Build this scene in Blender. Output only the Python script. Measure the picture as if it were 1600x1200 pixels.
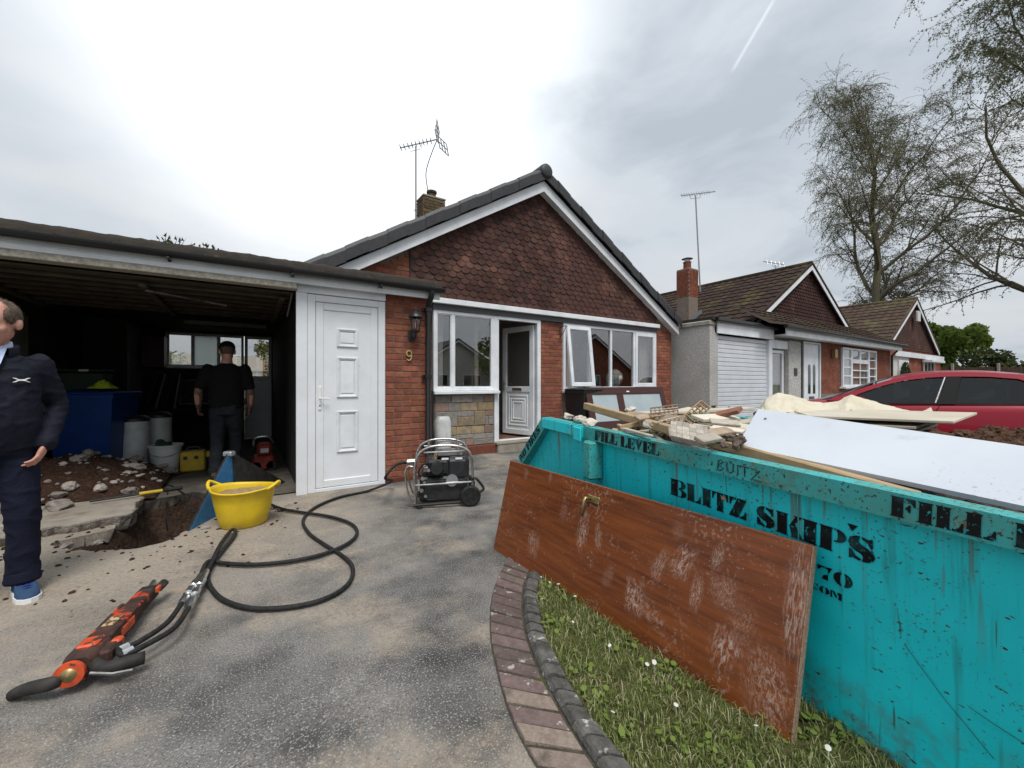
import bpy, math, random
from mathutils import Matrix, Vector, noise as mnoise
from mathutils.geometry import tessellate_polygon
random.seed(7)
R = math.radians
for o in list(bpy.data.objects): bpy.data.objects.remove(o)
scene = bpy.context.scene
col = scene.collection
CAMH = 1.25; YAW = R(32.9); SN, CS = math.sin(YAW), math.cos(YAW)

# ------------------------------------------------------------------ camera
cd = bpy.data.cameras.new('camera'); cam = bpy.data.objects.new('camera', cd); col.objects.link(cam)
cam.location = (0, 0, CAMH); cam.rotation_euler = (R(90), 0, -YAW)
cd.sensor_width = 36; cd.lens = 14.4; cd.clip_start = .05; cd.clip_end = 3000
scene.camera = cam

# ------------------------------------------------------------------ world, sun, exposure
SUN_EL, SUN_AZ = R(60), R(195)         # azimuth from +Y towards +X: high, behind the photographer's left shoulder, veiled by cloud
w = bpy.data.worlds.new('World'); scene.world = w; w.use_nodes = True
nt = w.node_tree; nt.nodes.clear()
def N(nt, t, **k):
    n = nt.nodes.new(t)
    for a, b in k.items():
        if a == 'inp':
            for i, v in b.items(): n.inputs[i].default_value = v
        else: setattr(n, a, b)
    return n
L = lambda nt, a, b: nt.links.new(a, b)
sky = N(nt, 'ShaderNodeTexSky', sky_type='NISHITA', sun_disc=False, sun_elevation=SUN_EL, sun_rotation=SUN_AZ, air_density=1.2, dust_density=3.0)
tc = N(nt, 'ShaderNodeTexCoord')
sep = N(nt, 'ShaderNodeSeparateXYZ'); L(nt, tc.outputs['Generated'], sep.inputs[0])
# cloud layer seen as a flat deck overhead: direction / (height + small offset)
zz = N(nt, 'ShaderNodeMath', operation='MAXIMUM', inp={1: 0.0}); L(nt, sep.outputs[2], zz.inputs[0])
za = N(nt, 'ShaderNodeMath', operation='ADD', inp={1: .22}); L(nt, zz.outputs[0], za.inputs[0])
dv = N(nt, 'ShaderNodeVectorMath', operation='DIVIDE'); L(nt, tc.outputs['Generated'], dv.inputs[0])
cmb = N(nt, 'ShaderNodeCombineXYZ'); [L(nt, za.outputs[0], cmb.inputs[i]) for i in range(3)]
L(nt, cmb.outputs[0], dv.inputs[1])
n1 = N(nt, 'ShaderNodeTexNoise', inp={'Scale': 2.1, 'Detail': 8, 'Roughness': .55, 'Distortion': .5}); L(nt, dv.outputs[0], n1.inputs['Vector'])
n2 = N(nt, 'ShaderNodeTexNoise', inp={'Scale': .55, 'Detail': 2, 'Roughness': .5}); L(nt, dv.outputs[0], n2.inputs['Vector'])
mx = N(nt, 'ShaderNodeMath', operation='MULTIPLY_ADD', inp={1: .55}); L(nt, n1.outputs[0], mx.inputs[0])
m2 = N(nt, 'ShaderNodeMath', operation='MULTIPLY', inp={1: .45}); L(nt, n2.outputs[0], m2.inputs[0]); L(nt, m2.outputs[0], mx.inputs[2])
sd = Vector((math.sin(SUN_AZ)*math.cos(SUN_EL), math.cos(SUN_AZ)*math.cos(SUN_EL), math.sin(SUN_EL)))
thin = Vector((.17, .777, .605))       # the deck thins out high over the house
dot = N(nt, 'ShaderNodeVectorMath', operation='DOT_PRODUCT', inp={1: thin}); L(nt, tc.outputs['Generated'], dot.inputs[0])
gl = N(nt, 'ShaderNodeMapRange', interpolation_type='SMOOTHSTEP', inp={'From Min': .855, 'From Max': .995, 'To Min': 0, 'To Max': 1}); L(nt, dot.outputs['Value'], gl.inputs['Value'])
cr = N(nt, 'ShaderNodeValToRGB'); L(nt, mx.outputs[0], cr.inputs[0])
e = cr.color_ramp.elements
e[0].position = .37; e[0].color = (.275, .308, .345, 1); e[1].position = .66; e[1].color = (.43, .445, .458, 1)
em = cr.color_ramp.elements.new(.47); em.color = (.365, .396, .43, 1)
glc = N(nt, 'ShaderNodeMix', data_type='RGBA', blend_type='ADD'); L(nt, cr.outputs[0], glc.inputs['A'])
glc.inputs['B'].default_value = (.30, .298, .29, 1); L(nt, gl.outputs[0], glc.inputs['Factor'])
# a faint aircraft trail high over the right hand houses
def trail(p1, p2, wdt):
    a, b = Vector(p1).normalized(), Vector(p2).normalized(); n = a.cross(b).normalized(); mid = (a+b).normalized()
    d1 = N(nt, 'ShaderNodeVectorMath', operation='DOT_PRODUCT', inp={1: n}); L(nt, tc.outputs['Generated'], d1.inputs[0])
    ab = N(nt, 'ShaderNodeMath', operation='ABSOLUTE'); L(nt, d1.outputs['Value'], ab.inputs[0])
    r1 = N(nt, 'ShaderNodeMapRange', interpolation_type='SMOOTHSTEP', inp={'From Min': 0, 'From Max': wdt, 'To Min': .10, 'To Max': 0}); L(nt, ab.outputs[0], r1.inputs['Value'])
    d2 = N(nt, 'ShaderNodeVectorMath', operation='DOT_PRODUCT', inp={1: mid}); L(nt, tc.outputs['Generated'], d2.inputs[0])
    c0 = mid.dot(a)
    r2 = N(nt, 'ShaderNodeMapRange', interpolation_type='SMOOTHSTEP', inp={'From Min': c0, 'From Max': c0+(1-c0)*.6}); L(nt, d2.outputs['Value'], r2.inputs['Value'])
    mm = N(nt, 'ShaderNodeMath', operation='MULTIPLY'); L(nt, r1.outputs[0], mm.inputs[0]); L(nt, r2.outputs[0], mm.inputs[1])
    return mm
def pixdir(px, py): r_, u_ = (px-800)/640, (600-py)/640; return (r_*CS+SN, -r_*SN+CS, u_)
tr = trail(pixdir(1140, 118), pixdir(1216, -12), .0045)
trc = N(nt, 'ShaderNodeMix', data_type='RGBA', blend_type='ADD'); L(nt, glc.outputs['Result'], trc.inputs['A']); trc.inputs['B'].default_value = (1, 1, 1, 1)
L(nt, tr.outputs[0], trc.inputs['Factor'])
bgs = N(nt, 'ShaderNodeBackground', inp={'Strength': .05}); L(nt, sky.outputs[0], bgs.inputs[0])
# an overcast sky is brighter overhead than at the horizon
ov = N(nt, 'ShaderNodeMath', operation='MULTIPLY_ADD', inp={1: .30, 2: .86}); L(nt, zz.outputs[0], ov.inputs[0])
bgc = N(nt, 'ShaderNodeBackground'); L(nt, trc.outputs['Result'], bgc.inputs[0]); L(nt, ov.outputs[0], bgc.inputs['Strength'])
ms = N(nt, 'ShaderNodeMixShader', inp={0: .94}); L(nt, bgs.outputs[0], ms.inputs[1]); L(nt, bgc.outputs[0], ms.inputs[2])
wo = N(nt, 'ShaderNodeOutputWorld'); L(nt, ms.outputs[0], wo.inputs[0])

sl = bpy.data.lights.new('sun', 'SUN'); sl.energy = 1.5; sl.angle = R(24); sl.color = (1, .97, .92)
so = bpy.data.objects.new('sun', sl); col.objects.link(so)
so.rotation_euler = (-sd).to_track_quat('-Z', 'Y').to_euler(); so.location = (0, 30, 40)
scene.view_settings.view_transform = 'Standard'; scene.view_settings.look = 'None'
scene.view_settings.exposure = .92; scene.view_settings.gamma = 1; scene.view_settings.use_curve_mapping = False
scene.cycles.max_bounces = 6; scene.cycles.diffuse_bounces = 3; scene.cycles.glossy_bounces = 3
scene.cycles.transparent_max_bounces = 12; scene.cycles.caustics_reflective = False; scene.cycles.caustics_refractive = False

# ------------------------------------------------------------------ materials
M = {}
def mat(name, c, rough=.75, metal=0, c2=None, ns=8, nd=6, lo=.35, hi=.65, rand=0, bump=0, bs=40, bd=4, spec=.5, stretch=None, c3=None, n3=3, lo3=.55, hi3=.7, coat=0, hue=0):
    """one procedural material: base colour, second colour by noise, third colour by a coarser noise, random value per object, bump"""
    m = bpy.data.materials.new(name); m.use_nodes = True; t = m.node_tree; t.nodes.clear()
    out = N(t, 'ShaderNodeOutputMaterial'); b = N(t, 'ShaderNodeBsdfPrincipled'); L(t, b.outputs[0], out.inputs[0])
    b.inputs['Roughness'].default_value = rough; b.inputs['Metallic'].default_value = metal
    b.inputs['Specular IOR Level'].default_value = spec if spec != .5 or rough < .6 else .18; b.inputs['Coat Weight'].default_value = coat
    geo = N(t, 'ShaderNodeNewGeometry'); vec = geo.outputs['Position']
    if stretch:
        mp = N(t, 'ShaderNodeVectorMath', operation='MULTIPLY', inp={1: stretch}); L(t, vec, mp.inputs[0]); vec = mp.outputs[0]
    cur = N(t, 'ShaderNodeRGB'); cur.outputs[0].default_value = (*c, 1); cur = cur.outputs[0]
    def layer(cur, c2, ns, lo, hi, nd=6):
        nz = N(t, 'ShaderNodeTexNoise', inp={'Scale': ns, 'Detail': nd, 'Roughness': .6}); L(t, vec, nz.inputs['Vector'])
        mr = N(t, 'ShaderNodeMapRange', inp={'From Min': lo, 'From Max': hi}); L(t, nz.outputs[0], mr.inputs['Value'])
        mxn = N(t, 'ShaderNodeMix', data_type='RGBA'); L(t, mr.outputs[0], mxn.inputs['Factor']); L(t, cur, mxn.inputs['A']); mxn.inputs['B'].default_value = (*c2, 1)
        return mxn.outputs['Result']
    if c2: cur = layer(cur, c2, ns, lo, hi, nd)
    if c3: cur = layer(cur, c3, n3, lo3, hi3)
    if rand:
        oi = N(t, 'ShaderNodeObjectInfo'); mr = N(t, 'ShaderNodeMapRange', inp={'To Min': 1-rand, 'To Max': 1+rand}); L(t, oi.outputs['Random'], mr.inputs['Value'])
        hs = N(t, 'ShaderNodeHueSaturation'); L(t, cur, hs.inputs['Color']); L(t, mr.outputs[0], hs.inputs['Value'])
        if hue:
            f = N(t, 'ShaderNodeMath', operation='MULTIPLY', inp={1: 7.31}); L(t, oi.outputs['Random'], f.inputs[0])
            f2 = N(t, 'ShaderNodeMath', operation='FRACT'); L(t, f.outputs[0], f2.inputs[0])
            h = N(t, 'ShaderNodeMapRange', inp={'To Min': .5-hue, 'To Max': .5+hue}); L(t, f2.outputs[0], h.inputs['Value']); L(t, h.outputs[0], hs.inputs['Hue'])
        cur = hs.outputs[0]
    L(t, cur, b.inputs['Base Color'])
    if bump:
        nz = N(t, 'ShaderNodeTexNoise', inp={'Scale': bs, 'Detail': bd, 'Roughness': .6}); L(t, vec, nz.inputs['Vector'])
        bp = N(t, 'ShaderNodeBump', inp={'Strength': 1, 'Distance': bump}); L(t, nz.outputs[0], bp.inputs['Height']); L(t, bp.outputs[0], b.inputs['Normal'])
    M[name] = m; m['c'] = 0
    return m
def tree_of(name): return M[name].node_tree
def bsdf_of(t): return [n for n in t.nodes if n.type == 'BSDF_PRINCIPLED'][0]
def basecol(t): return bsdf_of(t).inputs['Base Color']
def overlay(t, color, fac_socket):
    """lay a colour over the present base colour by a factor"""
    bc = basecol(t); src = bc.links[0].from_socket
    mxn = N(t, 'ShaderNodeMix', data_type='RGBA'); L(t, src, mxn.inputs['A']); mxn.inputs['B'].default_value = (*color, 1); L(t, fac_socket, mxn.inputs['Factor'])
    L(t, mxn.outputs['Result'], bc); return mxn
def noise_mask(t, scale, lo, hi, stretch=None, detail=6, offset=(0, 0, 0), rough=.6, dist=0):
    geo = N(t, 'ShaderNodeNewGeometry'); mp = N(t, 'ShaderNodeMapping'); L(t, geo.outputs['Position'], mp.inputs['Vector'])
    mp.inputs['Scale'].default_value = stretch or (1, 1, 1); mp.inputs['Location'].default_value = offset
    nz = N(t, 'ShaderNodeTexNoise', inp={'Scale': scale, 'Detail': detail, 'Roughness': rough, 'Distortion': dist}); L(t, mp.outputs[0], nz.inputs['Vector'])
    mr = N(t, 'ShaderNodeMapRange', interpolation_type='SMOOTHSTEP', inp={'From Min': lo, 'From Max': hi}); L(t, nz.outputs[0], mr.inputs['Value'])
    return mr.outputs[0]
def mul(t, a, b):
    n = N(t, 'ShaderNodeMath', operation='MULTIPLY'); L(t, a, n.inputs[0])
    if isinstance(b, (int, float)): n.inputs[1].default_value = b
    else: L(t, b, n.inputs[1])
    return n.outputs[0]
def glass(name, tint=(1, 1, 1), refl=1.55, rough=0.0, trans=.96):
    m = bpy.data.materials.new(name); m.use_nodes = True; t = m.node_tree; t.nodes.clear()
    out = N(t, 'ShaderNodeOutputMaterial'); tr = N(t, 'ShaderNodeBsdfTransparent'); tr.inputs[0].default_value = (*[trans*x for x in tint], 1)
    g = N(t, 'ShaderNodeBsdfGlossy', inp={'Roughness': rough}); g.inputs[0].default_value = (1, 1, 1, 1)
    ge = N(t, 'ShaderNodeNewGeometry'); dt = N(t, 'ShaderNodeVectorMath', operation='DOT_PRODUCT'); L(t, ge.outputs['Normal'], dt.inputs[0]); L(t, ge.outputs['Incoming'], dt.inputs[1])
    ab = N(t, 'ShaderNodeMath', operation='ABSOLUTE'); L(t, dt.outputs['Value'], ab.inputs[0]); om = N(t, 'ShaderNodeMath', operation='SUBTRACT', inp={0: 1}); L(t, ab.outputs[0], om.inputs[1])
    pw = N(t, 'ShaderNodeMath', operation='POWER', inp={1: 5}); L(t, om.outputs[0], pw.inputs[0]); f0 = ((refl-1)/(refl+1))**2
    f = N(t, 'ShaderNodeMapRange', inp={'To Min': f0, 'To Max': 1}); L(t, pw.outputs[0], f.inputs['Value']); mx = N(t, 'ShaderNodeMixShader')
    L(t, f.outputs[0], mx.inputs[0]); L(t, tr.outputs[0], mx.inputs[1]); L(t, g.outputs[0], mx.inputs[2]); L(t, mx.outputs[0], out.inputs[0])
    M[name] = m; return m

mat('brick', (.285, .098, .055), .88, c2=(.18, .068, .045), ns=22, rand=.26, hue=.008, bump=.004, bs=90, c3=(.34, .13, .085), n3=5, lo3=.5, hi3=.75)
mat('brick_dark', (.17, .055, .036), .9, c2=(.11, .042, .03), ns=22, rand=.22, bump=.004, bs=90)
mat('mortar', (.24, .19, .16), .95, c2=(.17, .13, .11), ns=14, bump=.004, bs=120)
mat('pvc', (.80, .82, .84), .35, c2=(.64, .67, .71), ns=3, c3=(.45, .43, .40), n3=7, lo3=.66, hi3=.85)
mat('pvc_dirty', (.74, .765, .80), .42, c2=(.68, .70, .72), ns=4, c3=(.36, .33, .29), n3=14, lo3=.66, hi3=.9)
mat('fascia_edge', (.46, .43, .37), .85, c2=(.28, .25, .2), ns=30, bump=.003)
mat('black_plastic', (.013, .014, .016), .38, c2=(.03, .03, .032), ns=12)
mat('gutter_black', (.012, .013, .015), .3)
mat('felt', (.032, .03, .028), .95, c2=(.05, .04, .032), ns=9, bump=.01, bs=60, c3=(.13, .075, .045), n3=7, lo3=.62, hi3=.70)
mat('tile_hang', (.070, .036, .027), .8, c2=(.055, .025, .023), ns=9, rand=.30, hue=.006, bump=.003, bs=90, c3=(.135, .068, .050), n3=2.2, lo3=.52, hi3=.72)
mat('verge', (.022, .022, .026), .55, c2=(.035, .035, .038), ns=14, rand=.12, bump=.002)
mat('roof_dark', (.03, .03, .033), .7, c2=(.05, .048, .046), ns=9)
mat('roof_brown', (.048, .029, .022), .92, c2=(.027, .018, .015), ns=3.5, c3=(.075, .06, .025), n3=1.1, lo3=.52, hi3=.68, bump=.01, bs=30)
mat('roof_tan', (.088, .058, .040), .9, c2=(.046, .032, .025), ns=4, c3=(.13, .12, .06), n3=.9, lo3=.5, hi3=.7, bump=.01, bs=30)
mat('stone_buff', (.36, .28, .17), .92, c2=(.26, .20, .13), ns=14, rand=.2, bump=.008, bs=30, c3=(.2, .19, .17), n3=7, lo3=.5, hi3=.7)
mat('stone_grey', (.27, .25, .225), .92, c2=(.19, .175, .16), ns=14, rand=.22, bump=.008, bs=30)
mat('stone_pink', (.30, .21, .17), .92, c2=(.22, .16, .13), ns=14, rand=.2, bump=.008, bs=30)
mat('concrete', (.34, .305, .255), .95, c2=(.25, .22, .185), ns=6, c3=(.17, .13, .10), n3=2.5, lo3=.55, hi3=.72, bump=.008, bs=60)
mat('concrete_broken', (.27, .245, .21), .95, c2=(.15, .13, .11), ns=30, bump=.03, bs=30)
mat('soil', (.062, .033, .021), .95, c2=(.035, .018, .012), ns=12, c3=(.10, .062, .042), n3=30, lo3=.55, hi3=.7, bump=.05, bs=25)
mat('stone', (.34, .30, .27), .9, c2=(.22, .19, .165), ns=20, rand=.35, bump=.01, bs=40)
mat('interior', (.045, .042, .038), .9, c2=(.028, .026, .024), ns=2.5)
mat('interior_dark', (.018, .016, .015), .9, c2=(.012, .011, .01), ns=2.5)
mat('interior_pale', (.26, .25, .225), .9, c2=(.18, .17, .15), ns=3)
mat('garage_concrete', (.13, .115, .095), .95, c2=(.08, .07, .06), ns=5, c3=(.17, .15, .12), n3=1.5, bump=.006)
mat('white_render', (.62, .60, .56), .9, c2=(.52, .5, .46), ns=3)
mat('ceiling_board', (.085, .068, .05), .85, c2=(.045, .036, .028), ns=5, stretch=(1, 6, 1))
mat('room_wall', (.40, .37, .33), .9)
mat('wood_floor', (.15, .075, .04), .5, c2=(.09, .045, .025), ns=6, stretch=(1, 8, 1))
mat('curtain', (.55, .53, .50), .9, c2=(.4, .385, .36), ns=20, stretch=(6, 6, .2))
mat('lead', (.10, .105, .11), .6)
mat('brass', (.42, .33, .16), .42, metal=.9, c2=(.3, .23, .11), ns=30)
mat('gold_number', (.72, .55, .24), .35, metal=.6)
mat('chrome', (.62, .63, .64), .28, metal=.95, c2=(.4, .39, .37), ns=30)
mat('alu', (.42, .43, .44), .45, metal=.8)
mat('rubber', (.012, .012, .013), .62, c2=(.03, .03, .03), ns=30)
mat('engine_black', (.012, .012, .013), .42, c2=(.028, .027, .026), ns=18, bump=.002)
mat('beige_panel', (.5, .36, .2), .6, c2=(.12, .08, .05), ns=38, lo=.48, hi=.52)
mat('yellow_tub', (.72, .50, .012), .5, c2=(.60, .42, .02), ns=10, c3=(.38, .30, .14), n3=5, lo3=.58, hi3=.8)
mat('sand', (.42, .30, .16), .95, c2=(.30, .21, .11), ns=24, bump=.02, bs=60)
mat('blue_sign', (.04, .17, .36), .6, c2=(.10, .24, .42), ns=26, lo=.45, hi=.8)
mat('bin_blue', (.004, .045, .22), .45, c2=(.003, .035, .17), ns=5)
mat('bin_black', (.010, .011, .012), .5)
mat('bin_green', (.012, .04, .018), .55)
mat('white_plastic', (.62, .64, .62), .45, c2=(.5, .51, .49), ns=8, c3=(.3, .27, .23), n3=9, lo3=.6, hi3=.8)
mat('yellow_paint', (.60, .42, .02), .5, c2=(.45, .31, .03), ns=12)
mat('hi_vis', (.55, .68, .03), .7, c2=(.42, .55, .05), ns=20)
mat('red_paint', (.30, .03, .018), .5, c2=(.16, .02, .015), ns=14)
mat('orange_paint', (.70, .095, .022), .5, c2=(.42, .055, .02), ns=20, c3=(.045, .032, .027), n3=24, lo3=.56, hi3=.60)
mat('breaker_grime', (.085, .043, .034), .7, c2=(.035, .024, .021), ns=20, c3=(.50, .062, .026), n3=11, lo3=.56, hi3=.61, bump=.003, bs=70)
mat('breaker_black', (.022, .021, .021), .6, c2=(.045, .04, .037), ns=18)
mat('steel', (.30, .30, .30), .4, metal=.9, c2=(.18, .17, .16), ns=20)
mat('skin', (.58, .31, .235), .55, c2=(.48, .22, .16), ns=14)
mat('skin_dark', (.26, .14, .10), .6, c2=(.10, .07, .06), ns=38, lo=.45, hi=.55)
mat('hair', (.20, .145, .105), .75, c2=(.085, .06, .045), ns=60, stretch=(1, 1, .3), bump=.01, bs=160)
mat('jacket', (.0065, .0075, .015), .7, c2=(.010, .011, .021), ns=7, bump=.006, bs=26)
mat('trousers', (.0065, .0085, .021), .85, c2=(.010, .012, .027), ns=8, bump=.006, bs=30)
mat('shirt', (.52, .60, .78), .85, c2=(.45, .53, .72), ns=120)
mat('shoe_blue', (.022, .05, .11), .8, c2=(.04, .08, .15), ns=220, bump=.002, bs=260)
mat('shoe_lace', (.03, .06, .22), .8)
mat('white_paint', (.75, .75, .74), .6)
mat('eye_white', (.7, .68, .65), .3)
mat('tshirt_black', (.008, .008, .009), .9, bump=.012, bs=13)
mat('work_trousers', (.028, .03, .036), .9, c2=(.018, .019, .023), ns=9, bump=.014, bs=12)
mat('boot', (.11, .075, .045), .8, c2=(.06, .045, .03), ns=12)
mat('cap_black', (.008, .008, .008), .9)
mat('timber', (.46, .335, .20), .8, c2=(.37, .25, .135), ns=5, stretch=(7, 1.2, 7), bump=.002, bs=60)
mat('timber_grey', (.34, .26, .19), .88, c2=(.22, .165, .12), ns=5, stretch=(6, 1.2, 6), rand=.3)
mat('plaster', (.55, .50, .43), .95, c2=(.40, .35, .29), ns=9, rand=.25, bump=.01, bs=50)
mat('plasterboard', (.60, .55, .46), .9, c2=(.50, .45, .36), ns=4, rand=.1)
mat('rubble_dark', (.16, .12, .10), .95, c2=(.10, .075, .06), ns=14, rand=.4, bump=.02, bs=30)
mat('rubble_brick', (.30, .14, .09), .95, c2=(.22, .11, .075), ns=14, rand=.3, bump=.01)
mat('canvas', (.60, .55, .44), .95, c2=(.52, .47, .36), ns=7, bump=.012, bs=18)
mat('white_board', (.53, .565, .61), .55, c2=(.48, .515, .565), ns=2.4, c3=(.38, .40, .42), n3=5, lo3=.60, hi3=.78, bump=.0008, bs=6)
mat('mahogany_frame', (.06, .016, .011), .55, c2=(.04, .014, .012), ns=7, stretch=(1, 1, 6))
mat('frosted', (.40, .47, .49), .5, c2=(.34, .41, .44), ns=3)
mat('pebbledash', (.66, .65, .63), .97, c2=(.34, .33, .31), ns=46, lo=.42, hi=.58, c3=(.40, .38, .35), n3=1.2, lo3=.5, hi3=.75, bump=.02, bs=85)
mat('render_grey', (.42, .40, .36), .95, c2=(.27, .25, .22), ns=5, bump=.005)
mat('roller_door', (.62, .65, .69), .4, c2=(.56, .59, .63), ns=3)
mat('dark_glass', (.02, .025, .03), .05, spec=1)
mat('fence_wood', (.06, .04, .028), .9, c2=(.038, .026, .019), ns=6, stretch=(8, 8, .5), rand=.2)
mat('fence_pale', (.45, .37, .25), .9, rand=.15)
mat('car_red', (.27, .005, .02), .3, coat=.4, spec=.3)
mat('car_white', (.62, .64, .66), .3, coat=.6)
mat('car_black', (.010, .010, .011), .6, spec=.15)
mat('brick_far', (.25, .078, .045), .9, c2=(.15, .052, .034), ns=9, lo=.4, hi=.6, c3=(.30, .12, .075), n3=2.5, lo3=.5, hi3=.7)
mat('car_seat', (.04, .04, .045), .9)
mat('bark', (.15, .125, .09), .95, c2=(.07, .058, .045), ns=7, stretch=(3, 3, .8), c3=(.11, .12, .05), n3=1.5, lo3=.5, hi3=.65, bump=.02, bs=12)
mat('twig', (.12, .10, .08), .95)
mat('globe_paper', (.5, .44, .33), .5, c2=(.25, .3, .32), ns=14, lo=.48, hi=.52)
mat('paver', (.175, .128, .115), .95, c2=(.115, .086, .08), ns=30, rand=.22, hue=.012, c3=(.44, .41, .37), n3=15, lo3=.60, hi3=.66, bump=.006, bs=110)
mat('paver_grey', (.135, .13, .12), .95, c2=(.075, .072, .066), ns=22, rand=.25, c3=(.42, .41, .38), n3=14, lo3=.61, hi3=.66, bump=.008, bs=90)
mat('paver_buff', (.27, .215, .18), .95, c2=(.20, .155, .13), ns=40, rand=.15, bump=.006, bs=120, c3=(.11, .092, .075), n3=9, lo3=.57, hi3=.70)
mat('joint_moss', (.05, .044, .032), .95, c2=(.09, .08, .06), ns=26, c3=(.06, .075, .02), n3=7, bump=.012, bs=60)
mat('far_roof', (.15, .13, .125), .9)
mat('road', (.07, .07, .072), .95, c2=(.05, .05, .052), ns=30)
glass('window_glass', refl=2.35, trans=.88)
glass('car_glass', tint=(.72, .84, .82), refl=1.5, trans=.42)
glass('lamp_glass', refl=1.5, trans=.9)
for nm, c in dict(leaf=(.125, .135, .06), leaf_b=(.18, .185, .09), leaf_green=(.14, .20, .04), leaf_green_b=(.20, .27, .06), hedge=(.03, .045, .014), grass_a=(.12, .155, .045), grass_b=(.24, .27, .10), grass_c=(.46, .43, .27), daisy=(.75, .75, .68), flower_red=(.35, .05, .05), weed=(.04, .06, .02)).items():
    m = mat(nm, c, .7, rand=.15)
    t = m.node_tree; b = bsdf_of(t); o = [n for n in t.nodes if n.type == 'OUTPUT_MATERIAL'][0]
    tl = N(t, 'ShaderNodeBsdfTranslucent'); tl.inputs[0].default_value = (*[min(1, 1.3*x) for x in c], 1)
    mxs = N(t, 'ShaderNodeMixShader', inp={0: .3}); L(t, b.outputs[0], mxs.inputs[1]); L(t, tl.outputs[0], mxs.inputs[2]); L(t, mxs.outputs[0], o.inputs[0])

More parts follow.
